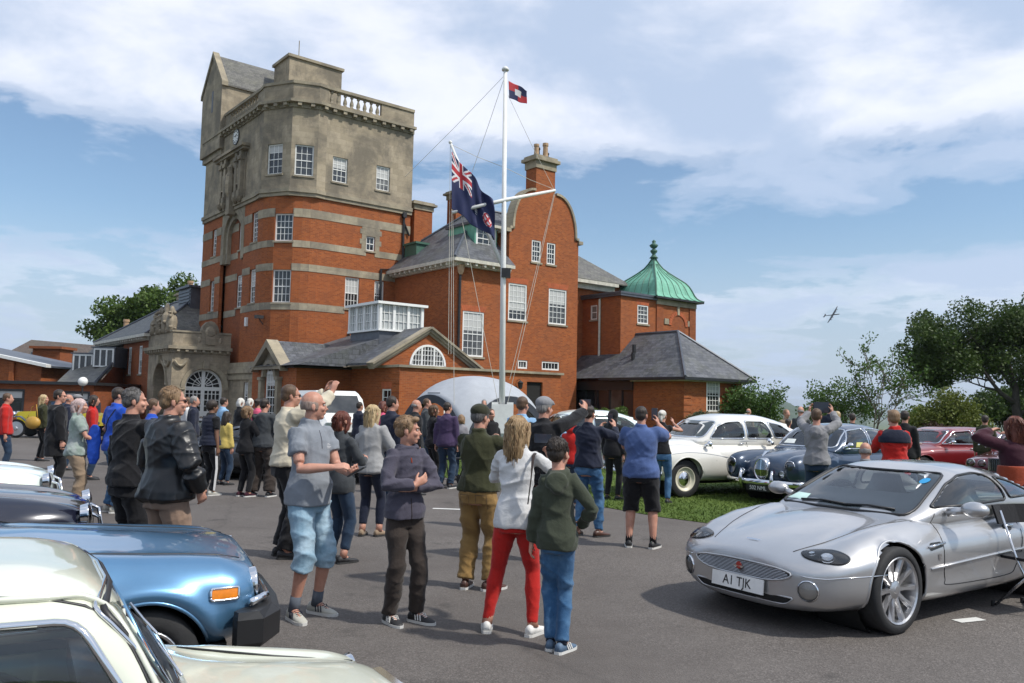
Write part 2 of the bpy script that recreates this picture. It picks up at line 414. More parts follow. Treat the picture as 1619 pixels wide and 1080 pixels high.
# ---------------------------------------------------------------- the mansion, in plan coordinates (u along the entrance fronts, v away)
BA = math.radians(38.8); BU = Vector((math.cos(BA), math.sin(BA))); BV = Vector((-math.sin(BA), math.cos(BA))); BO = Vector((-3, 44))
def uvw(u, v, z=0): p = BO + BU * u + BV * v; return Vector((p.x, p.y, z))
class Bld:
 def __init__(s, name, u, v, label, cat, z=0):
  s.off = (u, v, z); s.root = empty(name, uvw(u, v, z), BA, label, cat)
 def mb(s): return MB(s.off)
FR, LF = (1, 0), (0, -1)     # wall directions: front walls face -v, left walls face -u (running towards the viewer)
ALONG = lambda P, t, a, b=0: (P[0] + t[0] * a + t[1] * b, P[1] + t[1] * a - t[0] * b)
def window(B, P, t, a0, a1, z0, z1, cols=3, rows=4, inset=.10, sash=True, sill='stone_trim', fw=.075, blind=0, arch=False, sillproud=.06, box=False):
 m = B.mb(); W, H = a1 - a0, z1 - z0; y0, y1 = -inset - .05, -inset + .03
 if box: y0, y1 = -.05, .05
 m.obox(P, t, a0, a0 + fw, y0, y1, z0, z1); m.obox(P, t, a1 - fw, a1, y0, y1, z0, z1)
 m.obox(P, t, a0 + fw, a1 - fw, y0, y1, z0, z0 + fw); m.obox(P, t, a0 + fw, a1 - fw, y0, y1, z1 - fw, z1)
 if sash: m.obox(P, t, a0 + fw, a1 - fw, y0, y1 - .015, z0 + H * .5 - .025, z0 + H * .5 + .025)
 g = .014
 for i in range(1, cols):
  a = a0 + fw + (W - 2 * fw) * i / cols; m.obox(P, t, a - g, a + g, y0 + .01, y1 - .03, z0 + fw, z1 - fw)
 for j in range(1, rows):
  if sash and j * 2 == rows: continue
  z = z0 + fw + (H - 2 * fw) * j / rows; m.obox(P, t, a0 + fw, a1 - fw, y0 + .01, y1 - .034, z - g, z + g)
 w = m.build('window', 'white_frame', B.root)
 p = B.mb(); q = lambda a, z, b=(y0 + y1) / 2 - .012: (*ALONG(P, t, a, b), z)
 zt = z1 - fw
 p.poly([q(a0 + fw, z0 + fw), q(a1 - fw, z0 + fw), q(a1 - fw, zt), q(a0 + fw, zt)]); p.build('pane', 'glass_win', w)
 if not blind and sash and rows >= 4 and random.random() < .3: blind = random.choice((.25, .42, .5, .5))
 if blind:
  s_ = B.mb(); zb = z1 - fw - (H - 2 * fw) * blind
  s_.poly([q(a0 + fw, zb, (y0 + y1) / 2 - .009), q(a1 - fw, zb, (y0 + y1) / 2 - .009), q(a1 - fw, zt, (y0 + y1) / 2 - .009), q(a0 + fw, zt, (y0 + y1) / 2 - .009)]); s_.build('blind', 'blind', w)
 if sill:
  s_ = B.mb(); s_.obox(P, t, a0 - .08, a1 + .08, -inset - .02, sillproud, z0 - .10, z0 - .002); s_.build('sill', sill, w)
 return w
def gauged(B, P, t, a0, a1, z1, h=.32):   # the flat brick arch over an opening: separate voussoirs, a few mm proud
 m = B.mb(); n = max(7, int((a1 - a0) / .13)) | 1
 for i in range(n):
  x0, x1 = a0 - .02 + (a1 - a0 + .04) * i / n + .006, a0 - .02 + (a1 - a0 + .04) * (i + 1) / n - .006
  c = (a0 + a1) / 2; k = .22
  pts = [(x0, z1), (x1, z1), (x1 + (x1 - c) * k, z1 + h), (x0 + (x0 - c) * k, z1 + h)]
  m.prism(pts, lambda a, b, d: (*ALONG(P, t, a, d), b), -.03, .004)
 return m.build('window_head', 'brick_red', B.root)
simple('brick_red', (.40, .10, .035), .85, 0, .25, 3)
# ================================================================ clock tower
T = Bld('clock_tower', -3.2, 12.5, 'tall square clock tower of grey stone over banded red brick', 'tower')
UL, UR, VF, VB, RB = -7.5, 0.95, 6.5, 18.35, 2.45
CU, CV = UL + RB, VF + RB
ZB, ZS, ZC, ZP = 3.3, 13.3, 18.25, 19.5
arcang = [0, 10.6, 21.2, 31.8, 58.2, 68.8, 79.4, 90]
def arc(k, R=RB): a = math.radians(k); return (CU - R * math.cos(a), CV - R * math.sin(a))
# ring of plan points for bands: left wall back to front, round the corner, along the right face, back
def ring(e=0.0, angs=arcang, wrap=True):
 pts = [(UL - e, VB + e)] + [arc(a, RB + e) for a in angs] + [(UR + e, VF - e), (UR + e, VB + e)]
 return pts
def band(B, z0, z1, e, mat, name, angs=arcang, holes=None, e0=-.2):
 m = B.mb(); r = ring(e, angs); r0 = ring(e0, angs)
 for i in range(len(r) - 1):
  a, b, a0, b0 = r[i], r[i + 1], r0[i], r0[i + 1]
  m.poly([(*a, z0), (*b, z0), (*b, z1), (*a, z1)]); m.poly([(*a, z1), (*b, z1), (*b0, z1), (*a0, z1)]); m.poly([(*a0, z0), (*b0, z0), (*b, z0), (*a, z0)])
 return m.build(name, mat, B.root)
# brick storeys with openings
LWL = VB - CV
def left_at(v): return VB - v            # a-coordinate along the left wall (from the back towards the viewer)
lw = [left_at(10.0), left_at(9.1)]
rec0, rec1 = 11.15, 14.9                 # the recessed arched bay in the left wall
holesL = [(lw[0], lw[1], 10.6, 12.35), (lw[0], lw[1], 7.1, 9.05), (left_at(rec1), left_at(rec0), 3.6, 13.3), (left_at(16.6), left_at(15.8), 10.6, 12.35), (left_at(16.6), left_at(15.8), 7.1, 9.05)]
holesF = [(-3.25 - CU, -2.35 - CU, 6.95, 8.75), (-1.35 - CU, -.72 - CU, 7.0, 8.75), (-2.0 - CU, -1.42 - CU, 10.45, 11.3)]
m = T.mb()
m.wall((UL, VB), LF, LWL, ZB, ZS, holesL, .2); m.wall((CU, VF), FR, UR - CU, ZB, ZS, holesF, .16)
m.wall((UR, VF), (0, 1), VB - VF, ZB, ZS); m.wall((UR, VB), (-1, 0), UR - UL, 0, ZS)
SEG = []
for i in range(len(arcang) - 1):
 p, q = Vector(arc(arcang[i])), Vector(arc(arcang[i + 1])); L = (q - p).length; t = tuple((q - p) / L)
 hh = []
 if i == 3: hh = [(L / 2 - .52, L / 2 + .52, 10.45, 12.0), (L / 2 - .52, L / 2 + .52, 7.0, 8.85)]; midseg = (tuple(p), t, L)
 m.wall(tuple(p), t, L, ZB, ZS, hh, .18)
m.build('brick_wall', 'brick', T.root)
# recess back wall, arch
m = T.mb(); RV = UL + .35
m.wall((RV, rec1), LF, rec1 - rec0, 3.6, 13.3, [(left_at(12.9) - left_at(rec1), left_at(12.0) - left_at(rec1), 10.6, 12.5), (left_at(12.9) - left_at(rec1), left_at(12.0) - left_at(rec1), 7.1, 9.05)], .15)
m.build('recess_wall', 'brick_old', T.root)
for z0, z1 in ((11.82, 12.3), (10.12, 10.5), (8.80, 9.2), (6.62, 7.02)):
 for a, b in ((0, left_at(12.9) - left_at(rec1) - .01), (left_at(12.0) - left_at(rec1) + .01, rec1 - rec0)): T.mb().obox((RV, rec1), LF, a, b, -.05, .022, z0, z1).build('stone_band', 'stone_trim', T.root)
for z0, z1 in ((10.6, 12.5), (7.1, 9.05)): window(T, (RV, rec1), LF, left_at(12.9) - left_at(rec1), left_at(12.0) - left_at(rec1), z0, z1, 3, 6)
m = T.mb(); mid = (rec0 + rec1) / 2; rr = (rec1 - rec0) / 2
for rad0, rad1, e in ((rr - .42, rr + .02, .03), (rr - .75, rr - .40, -.12)):
 n = 18; pts = []
 out = [(mid + rad1 * math.cos(PI * k / n), 11.4 + rad1 * math.sin(PI * k / n)) for k in range(n + 1)]
 inn = [(mid + rad0 * math.cos(PI * k / n), 11.4 + rad0 * math.sin(PI * k / n)) for k in range(n + 1)]
 for k in range(n):
  quad = [out[k], out[k + 1], inn[k + 1], inn[k]]
  m.loft([[(UL - e, a, b) for a, b in quad], [(RV + .02, a, b) for a, b in quad]])
 m.box(UL - e, RV, mid - rad1, mid - rad0, 9.9, 11.4); m.box(UL - e, RV, mid + rad0, mid + rad1, 9.9, 11.4)
# spandrel above the arch
n = 18; rad = rr - .02
for k in range(n):
 a0, a1 = PI * k / n, PI * (k + 1) / n
 m.poly([(UL, mid + rad * math.cos(a1), 11.4 + rad * math.sin(a1)), (UL, mid + rad * math.cos(a0), 11.4 + rad * math.sin(a0)), (UL, mid + rad * math.cos(a0), 13.35), (UL, mid + rad * math.cos(a1), 13.35)])
m.build('arch_surround', 'stone_trim', T.root)
# carved frontispiece over the arch: hood, niches, keystone
m = T.mb()
m.obox((UL, VB), LF, left_at(15.6), left_at(10.7), 0, .55, 16.45, 16.62); m.obox((UL, VB), LF, left_at(15.5), left_at(10.8), 0, .42, 16.3, 16.45)
m.obox((UL, VB), LF, left_at(rec1), left_at(rec0), 0, .12, 13.3, 16.3)
for a in (14.6, 13.95, 12.1, 11.45):
 m.obox((UL, VB), LF, left_at(a) - .16, left_at(a) + .16, .12, .36, 13.9, 16.3); m.obox((UL, VB), LF, left_at(a) - .22, left_at(a) + .22, .12, .44, 15.75, 16.0)
 m.obox((UL, VB), LF, left_at(a) - .22, left_at(a) + .22, .12, .42, 13.55, 13.9); m.lathe((UL - .3, a, 13.2), [(0, .06), (.18, .2), (.35, .24)], 8)
for a in (14.28, 11.78):
 m.lathe((UL - .22, a, 14.3), [(0, .2), (.1, .14), (.6, .17), (.95, .16), (1.05, .08), (1.2, .13), (1.35, .03)], 8)
m.lathe((UL - .3, mid, 14.3), [(-.6, .12), (-.3, .3), (.2, .36), (.7, .3), (1.0, .16), (1.3, .2), (1.5, .04)], 10)
m.obox((UL, VB), LF, left_at(mid) - .28, left_at(mid) + .28, 0, .42, 12.7, 14.0)
m.build('carved_panel', 'stone', T.root, flipcheck=True)
# stone stage: faceted corner (two cants)
SANG = [0, 22, 56, 90]
sang = [4, 45, 86]
def sarc(k): return arc(k, RB + .16)
m = T.mb(); ST = [(UL - .05, VB)] + [(UL - .05, CV + .35)] + [sarc(8), sarc(52), sarc(84)] + [(CU + .3, VF - .05), (UR + .03, VF - .05)]
BALU = []
stone_h = {2: [(.36, .36 + 1.02, 14.25, 15.98)], 3: [(.22, 1.24, 14.15, 15.9)], 5: [(-4.32 - CU - .3, -3.38 - CU - .3, 14.12, 15.58), (-1.5 - CU - .3, -.58 - CU - .3, 14.15, 15.62), (.04, 3.45, 18.62, 19.32, 1)], 0: [(VB - 14.2, VB - 9.7, 18.62, 19.32, 1)]}
for i in range(len(ST) - 1):
 p, q = Vector(ST[i]), Vector(ST[i + 1]); L = (q - p).length; t = tuple((q - p) / L)
 hs = stone_h.get(i, [])
 m.wall(tuple(p), t, L, ZS, ZP, hs, .2)
 for h in hs:
  if len(h) > 4: BALU.append((tuple(p), t, h)); continue
  window(T, tuple(p), t, *h[:4], 3, 4, .12)
m.wall((UR + .03, VF - .05), (0, 1), VB - VF + .05, ZS, ZP); m.wall((UR + .03, VB), (-1, 0), UR - UL + .08, ZS, ZP)
m.poly([(*p, ZP - .9) for p in ST] + [(UR + .03, VB, ZP - .9)])
# window-side balustrade cut: the parapet of the right face is thinned behind its balusters
stonewall = m
def polyband(B, pts, z0, z1, e, mat, name, depth=.25):
 m = B.mb(); n = len(pts); P = [Vector(p) for p in pts]; outp = []
 for i in range(n):
  d0 = (P[i] - P[i - 1]).normalized() if i else (P[1] - P[0]).normalized(); d1 = (P[i + 1] - P[i]).normalized() if i < n - 1 else d0
  n0, n1 = Vector((d0.y, -d0.x)), Vector((d1.y, -d1.x)); nn = (n0 + n1).normalized(); k = 1 / max(.4, nn.dot(n0)); outp.append((nn, k))
 o = [P[i] + outp[i][0] * e * outp[i][1] for i in range(n)]; inn = [P[i] - outp[i][0] * depth * outp[i][1] for i in range(n)]
 for i in range(n - 1):
  m.loft([[(*o[i], z0), (*inn[i], z0), (*inn[i], z1), (*o[i], z1)], [(*o[i + 1], z0), (*inn[i + 1], z0), (*inn[i + 1], z1), (*o[i + 1], z1)]], cap=(i in (0, n - 2)))
 return m.build(name, mat, B.root, flipcheck=True)
stonewall.build('stone_wall', 'stone', T.root)
STb = ST
polyband(T, ST, ZS - .12, ZS + .10, .14, 'stone_trim', 'string_course'); polyband(T, ST, ZS - .32, ZS - .12, .06, 'stone_trim', 'string_course')
polyband(T, ST, ZC - .02, ZC + .14, .34, 'stone_trim', 'cornice', .1); polyband(T, ST, ZC - .26, ZC - .02, .08, 'stone_trim', 'cornice_mould', .1)
polyband(T, ST, ZP - .14, ZP + .03, .07, 'stone_trim', 'parapet_coping', .32)
mm = T.mb()                       # modillion blocks under the cornice
for i in range(len(ST) - 1):
 p, q = Vector(ST[i]), Vector(ST[i + 1]); L = (q - p).length; t = tuple((q - p) / L); n = max(1, round(L / .62))
 for k in range(n):
  a = (k + .5) * L / n; mm.obox(tuple(p), t, a - .11, a + .11, .06, .30, ZC - .2, ZC - .022)
tag(mm.build('modillions', 'stone_trim', T.root), kind='stuff')
for p, t, h in BALU:              # turned balusters, one object each
 n = 8 if h[1] - h[0] < 4 else 10
 mb_ = T.mb(); x, y = ALONG(p, t, h[0] + .22, -.12)
 mb_.lathe((x, y, 18.6), [(0, .12), (.07, .12), (.08, .07), (.2, .125), (.32, .115), (.5, .055), (.58, .05), (.62, .10), (.73, .10)], 8)
 b0 = mb_.build('baluster', 'stone_trim', T.root, smooth=True)
 for k in range(1, n):
  c = b0.copy(); COL.objects.link(c); d = (h[1] - h[0] - .44) * k / (n - 1); c.location = (t[0] * d, t[1] * d, 0)
# stone bands round the brick stage
for z0, z1 in ((11.82, 12.3), (10.12, 10.5), (8.80, 9.2), (6.62, 7.02)):
 # bands stop at the recess and at the openings
 def seg(P, t, a0, a1):
  if a1 - a0 > .02: T.mb().obox(P, t, a0, a1, -.05, .025, z0, z1).build('stone_band', 'stone_trim', T.root)
 def split(P, t, L, hs):
  cuts = sorted((h[0], h[1]) for h in hs if h[2] < z1 - .02 and h[3] > z0 + .02); x = 0
  for a, b in cuts: seg(P, t, x, a); x = b
  seg(P, t, x, L)
 split((UL, VB), LF, LWL, holesL); split((CU, VF), FR, UR - CU, holesF); split((UR, VF), (0, 1), VB - VF, [])
 for i in range(len(arcang) - 1):
  p, q = Vector(arc(arcang[i])), Vector(arc(arcang[i + 1])); L = (q - p).length; t = tuple((q - p) / L)
  split(tuple(p), t, L, [(L / 2 - .52, L / 2 + .52, 10.45, 12.0), (L / 2 - .52, L / 2 + .52, 7.0, 8.85)] if i == 3 else [])
for h in holesL[:2] + holesL[3:]: window(T, (UL, VB), LF, *h, 3, 6, .14)
P_, t_, L_ = midseg
for z0, z1 in ((10.45, 12.0), (7.0, 8.85)): window(T, P_, t_, L_ / 2 - .52, L_ / 2 + .52, z0, z1, 4, 4, .12)
for k, h in enumerate(holesF): window(T, (CU, VF), FR, *h, 2 if k == 2 else 4, 2 if k == 2 else 4, .1)
m = T.mb(); a0, a1 = holesF[2][:2]              # quoined stone round the small window
for i, z in enumerate(np.arange(10.5, 11.82, .3)):
 e = .42 if i % 2 else .30
 m.obox((CU, VF), FR, a0 - e, a0 - .002, -.04, .02, z, min(z + .29, 11.815)); m.obox((CU, VF), FR, a1 + .002, a1 + e, -.04, .02, z, min(z + .29, 11.815))
m.obox((CU, VF), FR, a0 - .002, a1 + .002, -.04, .018, 11.3, 11.815); m.build('stone_surround', 'stone_trim', T.root)
# stone base storey with pilasters
bandpts = [(UL, VB)] + [arc(a) for a in arcang] + [(UR, VF)]
m = T.mb()
m.wall((UL, VB), LF, LWL, 0, ZB - .0, [(left_at(10.2), left_at(9.5), 1.0, 2.6)], .2); m.wall((CU, VF), FR, UR - CU, 0, ZB, [(.25, 1.55, 1.0, 2.65)], .2); m.wall((UR, VF), (0, 1), VB - VF, 0, ZB)
for i in range(len(arcang) - 1):
 p, q = Vector(arc(arcang[i])), Vector(arc(arcang[i + 1])); L = (q - p).length; m.wall(tuple(p), tuple((q - p) / L), L, 0, ZB)
for k in (4, 26, 64, 86):
 p = Vector(arc(k)); d = Vector((math.sin(math.radians(k)), -math.cos(math.radians(k)))); m.obox(tuple(p - d * .2), tuple(d), 0, .4, -.1, .1, 0, 2.75); m.obox(tuple(p - d * .25), tuple(d), 0, .5, -.1, .15, 2.6, 2.75)
m.build('stone_base', 'stone', T.root)
window(T, (UL, VB), LF, left_at(10.2), left_at(9.5), 1.0, 2.6, 2, 4, .12); window(T, (CU, VF), FR, .25, 1.55, 1.0, 2.65, 5, 3, .12)
polyband(T, bandpts, 3.0, 3.12, .05, 'stone_trim', 'base_mould', .1); polyband(T, bandpts, 3.12, 3.36, .16, 'stone_trim', 'base_cornice', .1); polyband(T, bandpts, 2.76, 3.0, .10, 'stone_trim', 'base_frieze', .1)
polyband(T, bandpts, 3.36, 3.75, .03, 'stone_trim', 'base_blocking', .1)
# clock
cv_ = 13.0; m = T.mb(); m.lathe((UL - .02, cv_, 17.55), [(0, .50), (.08, .50), (.08, .42)], 28, (-1, 0, 0)); ck = m.build('clock', 'iron', T.root)
m = T.mb(); m.lathe((UL - .10, cv_, 17.55), [(0, .43), (.012, .43)], 28, (-1, 0, 0)); m.build('clock_dial', 'clock_white', ck)
m = T.mb()
for k in range(12):
 a = PI * k / 6; c, s_ = math.sin(a), math.cos(a)
 m.tube([(UL - .118, cv_ - c * .3, 17.55 + s_ * .3), (UL - .118, cv_ - c * .39, 17.55 + s_ * .39)], .022, 4)
for a, l, w in ((math.radians(62), .22, .024), (math.radians(285), .33, .018)): m.tube([(UL - .125, cv_, 17.55), (UL - .125, cv_ - math.sin(a) * l, 17.55 + math.cos(a) * l)], w, 4)
m.build('clock_hands', 'iron', ck)
# gabled stair turret
g0, g1, gu, ge, gp = 15.1, 18.75, UL - .35, 21.4, 23.75
m = T.mb(); gm = (g0 + g1) / 2
for uu in (gu, gu + 5.2): m.poly([(uu, g1, 17.3), (uu, g0, 17.3), (uu, g0, ge), (uu, gm, gp), (uu, g1, ge)])
m.poly([(gu, g0, 17.3), (gu + 5.2, g0, 17.3), (gu + 5.2, g0, ge), (gu, g0, ge)]); m.poly([(gu, g1, 17.3), (gu + 5.2, g1, 17.3), (gu + 5.2, g1, ge), (gu, g1, ge)][::-1])
m.poly([(gu, g0, 17.3), (gu, g1, 17.3), (gu + 5.2, g1, 17.3), (gu + 5.2, g0, 17.3)])
m.box(gu + .15, gu + .6, g0 + .1, g1 - .1, 16.95, 17.302); m.build('stair_turret', 'stone', T.root)
m = T.mb()
for s_, vv in ((-1, g0), (1, g1)):
 m.loft([[(u_, gm, gp + .02), (u_, vv + s_ * .12, ge - .05), (u_, vv + s_ * .12, ge + .06), (u_, gm, gp + .14)] for u_ in (gu + .3, gu + 5.3)])
m.build('turret_roof', 'slate_old', T.root, flipcheck=True)
m = T.mb()
for s_, vv in ((-1, g0), (1, g1)): m.loft([[(u_, gm, gp + .02), (u_, vv + s_ * .16, ge - .08), (u_, vv + s_ * .16, ge + .2), (u_, gm, gp + .34)] for u_ in (gu - .08, gu + .32)])
m.build('gable_coping', 'stone_trim', T.root, flipcheck=True)
m = T.mb(); m.box(gu - .012, gu + .1, gm - .3, gm - .02, 20.0, 21.4); m.build('slit_window', 'dark_frame', T.root)
# big chimney block on the roof
c0 = uvw(-3.3, 12)
m = T.mb(); m.box(-4.3, -.6, 13.2, 15.6, 18.5, 23.6); m.build('chimney', 'stone', T.root)
m = T.mb(); m.box(-4.42, -.48, 13.08, 15.72, 23.6, 23.78); m.tube([(-3.6, 13.4, 23.7), (-3.6, 13.4, 24.9)], .03, 5); m.build('chimney_cap', 'stone_trim', T.root)
# drainpipes, cables and lamp on the brick corner
m = T.mb()
m.tube([(.45, VF - .09, 12.9), (.45, VF - .09, 9.6), (-1.0, VF - .09, 9.45), (-1.0, VF - .09, 5.4)], .07, 6); m.tube([(.5, VF - .08, 12.4), (.85, VF - .1, 11.7)], .06, 6)
m.box(.33, .57, VF - .22, VF - .02, 12.75, 13.05)
m.tube([(-2.9, VF - .09, 5.35), (-1.6, VF - .09, 5.3)], .06, 6); m.tube([(-2.95, VF - .09, 5.6), (-2.95, VF - .09, 5.3)], .05, 6)
m.build('drainpipe', 'iron', T.root)
m = T.mb(); x, y = arc(20, RB + .3); m.box(x - .22, x + .22, y - .12, y + .12, 6.1, 6.28); m.tube([(x, y, 6.1), (*arc(20, RB - .05), 5.75)], .025, 5); x, y = arc(35, RB + .05); m.box(x - .2, x + .2, y - .05, y + .05, 4.75, 4.85); m.tube([(x, y, 4.8), (x, y, 3.7)], .015, 4)
m.build('floodlight', 'iron', T.root)
m = T.mb(); m.box(UL - .12, UL + .02, 9.95, 10.2, 5.8, 6.3); m.build('alarm_box', 'white_paint', T.root)
# ================================================================ main house with shaped gable
H = Bld('brick_mansion', 4.0, 4.0, 'main brick house with slate roof and a curved shaped gable', 'house')
ZE, GL, GR, GZ = 9.35, 3.5, 8.85, 11.6
hF = [(.43, 1.86, 4.2, 6.65), (3.51 + .02, 4.88, 6.4, 8.5), (6.54, 7.96, 6.4, 8.5), (2.9, 3.65, 3.68, 4.15), (4.31, 5.02, 3.7, 4.18), (6.1, 7.45, 3.7, 4.2)]
hG = [(5.17, 5.87, 9.9, 11.18), (6.33, 7.0, 9.9, 11.18)]
m = H.mb()
m.wall((0, 0), FR, GL, 0, ZE, [h for h in hF if h[1] < GL]); m.wall((0, 8), LF, 8, 0, ZE)
m.wall((GL, 0), FR, GR - GL, 0, ZE, [(h[0] - GL, h[1] - GL, h[2], h[3]) for h in hF if h[0] >= GL])
m.wall((GL, 0), FR, GR - GL, ZE, GZ, [(h[0] - GL, h[1] - GL, h[2], h[3]) for h in hG])
m.wall((GR, 0), (0, 1), 8, 0, GZ); m.wall((GL, 6), LF, 6, ZE, GZ)
gc = (GL + GR) / 2
def gcurve(n=14):       # right half, from shoulder to chimney: small step, then a quarter sweep
 pts = [(GR, GZ), (GR - .32, GZ)]
 for k in range(n + 1):
  a = PI / 2 * k / n; pts.append((gc + .8 + (GR - .32 - gc - .8) * math.cos(a) ** .9, GZ + .12 + 2.35 * math.sin(a) ** 1.0))
 return pts
gr_ = gcurve(); out = [(2 * gc - a, b) for a, b in gr_] + gr_[::-1]
m.poly([(a, 0, b) for a, b in out[::1]][::-1]); m.poly([(a, .5, b) for a, b in out])
for z_ in ():
 pass
m.build('brick_wall', 'brick', H.root)
for h in hF:
 big_ = h[3] - h[2]
 w = window(H, (0, 0), FR, *h, 4 if big_ > 1 else (5 if h[1] - h[0] > 1 else 3), 6 if big_ > 2 else (6 if big_ > 1 else 1), .06, big_ > 1, fw=.09, blind=.42 if 6 < h[0] < 8 and big_ > 2 else (.75 if 3 < h[0] < 5 and big_ > 2 else 0), sill='stone_trim' if big_ > 1 else None)
 if big_ > 1: gauged(H, (0, 0), FR, h[0], h[1], h[3])
for h in hG: window(H, (0, 0), FR, *h, 3, 4, .06, True, fw=.08)
# gable coping: a run of stones along the curve
for side in (0, 1):
 m = H.mb(); pts = gr_ if side else [(2 * gc - a, b) for a, b in gr_]
 for i in range(len(pts) - 1):
  a, b = Vector(pts[i]), Vector(pts[i + 1]); d = (b - a)
  if d.length < 1e-3: continue
  nrm = Vector((d.y, -d.x)).normalized() * (1 if side else -1)
  qa, qb = a + nrm * .14, b + nrm * .14
  m.loft([[(a.x, v_, a.y), (qa.x, v_, qa.y), (qb.x, v_, qb.y), (b.x, v_, b.y)] for v_ in (-.09, .62)])
 m.build('gable_coping', 'stone_trim', H.root, flipcheck=True)
m = H.mb(); m.box(GR - .05, GR + .28, -.12, .7, GZ - .22, GZ - .02); m.box(GL - .28, GL + .05, -.12, .7, GZ - .22, GZ - .02); m.build('kneeler', 'stone_trim', H.root)
# roofs
EV = .55
def hip(B, name, u0, u1, v0, v1, z, rise, mat, ev=EV, ridge='u', hip0=True, hip1=True, pitch=None):
 m = B.mb(); a, b, c, d = u0 - ev, u1 + ev, v0 - ev, v1 + ev
 if ridge == 'u': h = (d - c) / 2; r0 = (a + (h if hip0 else 0), (c + d) / 2, z + rise); r1 = (b - (h if hip1 else 0), (c + d) / 2, z + rise)
 else: h = (b - a) / 2; r0 = ((a + b) / 2, c + (h if hip0 else 0), z + rise); r1 = ((a + b) / 2, d - (h if hip1 else 0), z + rise)
 A, Bp, Cp, Dp = (a, c, z), (b, c, z), (b, d, z), (a, d, z)
 if ridge == 'u': m.poly([A, Bp, r1, r0]); m.poly([Bp, Cp, r1]); m.poly([Cp, Dp, r0, r1]); m.poly([Dp, A, r0])
 else: m.poly([A, Bp, r0]); m.poly([Bp, Cp, r1, r0]); m.poly([Cp, Dp, r1]); m.poly([Dp, A, r0, r1])
 m.poly([A, Dp, Cp, Bp])
 o = m.build(name, mat, B.root)
 t = B.mb()
 for p, q in ((A, r0), (Bp, r1 if ridge == 'u' else r0), (r0, r1), (Dp, r0 if ridge == 'u' else r1), (Cp, r1)):
  t.tube([Vector(p) + Vector((0, 0, .03)), Vector(q) + Vector((0, 0, .03))], .09, 6)
 t.build('hip_tiles', 'lead', o)
 return o
def eaves(B, pts, z, mat='old_white', e=.5, brackets=True):
 polyband(B, pts, z - .16, z + .02, e + .12, 'old_white', 'eaves_gutter', .0); polyband(B, pts, z - .34, z - .16, e * .45, mat, 'eaves_cornice', .1)
 if brackets:
  m = B.mb()
  for i in range(len(pts) - 1):
   p, q = Vector(pts[i]), Vector(pts[i + 1]); L = (q - p).length; t = tuple((q - p) / L); n = max(1, round(L / .55))
   for k in range(n): a = (k + .5) * L / n; m.obox(tuple(p), t, a - .07, a + .07, e * .4, e + .05, z - .3, z - .162)
  tag(m.build('eaves_brackets', mat, B.root), kind='stuff')
m = H.mb(); z0_ = ZE + .02; r0_, r1_, hh_, ri_ = (4.25, 4.25, z0_ + 4.2), (10.4, 4.25, z0_ + 4.2), 4.87, 4.2
zz_ = lambda v: z0_ + ri_ * (v + .62) / hh_
m.poly([(-.62, -.62, z0_), (GL - .02, -.62, z0_), (GL - .02, .3, zz_(.3)), (GR - .05, .3, zz_(.3)), (GR - .05, 4.25, r0_[2]), r0_]); m.poly([(GR - .05, 9.12, z0_), (-.62, 9.12, z0_), r0_, (GR - .05, 4.25, r0_[2])]); m.poly([(-.62, 9.12, z0_), (-.62, -.62, z0_), r0_])
hr_ = m.build('roof', 'slate', H.root); m = H.mb()
for p, q in (((-.62, -.62, z0_), r0_), (r0_, (GR - .05, 4.25, r0_[2])), ((-.62, 9.12, z0_), r0_)): m.tube([Vector(p) + Vector((0, 0, .03)), Vector(q) + Vector((0, 0, .03))], .09, 6)
m.build('hip_tiles', 'lead', hr_)
m = H.mb()          # roof behind the shaped gable
for s_ in (-1, 1): m.loft([[(gc, v_, 13.3), (gc + s_ * 2.5, v_, 10.3), (gc + s_ * 2.5, v_, 10.2), (gc, v_, 13.2)] for v_ in (.3, 6.5)])
m.build('gable_roof', 'slate', H.root, flipcheck=True)
eaves(H, [(0, 8), (0, 0), (GL - .02, 0)], ZE)
# dormer with copper cheeks on the left slope front
m = H.mb(); d0, d1 = 1.75, 3.15
m.box(d0 - .18, d1 + .18, .55, 3.6, 11.75, 11.9); m.build('dormer_roof', 'lead', H.root)
m = H.mb(); m.box(d0 - .08, d0, .8, 3.4, 10.0, 11.75); m.box(d1, d1 + .08, .8, 3.4, 10.0, 11.75); m.build('dormer_cheeks', 'copper', H.root)
m = H.mb(); m.box(d0 - .25, d1 + .25, .5, .8, 11.6, 11.752); m.build('dormer_cornice', 'old_white', H.root)
window(H, (d0, .82), FR, 0, d1 - d0, 10.25, 11.6, 3, 4, .0, True, None, box=True, fw=.11)
# chimneys
def chimney(B, u0, u1, v0, v1, z0, z1, pots, mat='brick', cap=.75, name='chimney'):
 m = B.mb(); m.box(u0, u1, v0, v1, z0, z1); c = m.build(name, mat, B.root)
 m = B.mb(); m.box(u0 - .06, u1 + .06, v0 - .06, v1 + .06, z1 - .03, z1 + cap * .55); m.box(u0 - .22, u1 + .22, v0 - .22, v1 + .22, z1 + cap * .55, z1 + cap * .8); m.box(u0 - .1, u1 + .1, v0 - .1, v1 + .1, z1 + cap * .8, z1 + cap)
 m.build('chimney_cap', 'stone_trim', c)
 for k, (a, b, h, r) in enumerate(pots):
  m = B.mb(); zt = z1 + cap; m.lathe((a, b, zt), [(0, r), (h * .8, r * .9), (h * .82, r * 1.15), (h, r * 1.1), (h, r * .7)], 10); m.build('chimney_pot', 'pot' if k % 2 == 0 else 'iron', c, smooth=False)
 return c
chimney(H, 5.5, 6.98, .12, 1.05, 13.0, 15.55, [(5.72, .4, .7, .15), (6.1, .75, .65, .15), (6.42, .4, .9, .16), (6.78, .7, .45, .14)])
chimney(H, 1.3, 2.6, 6.6, 7.4, 10, 13.5, [], cap=.5)
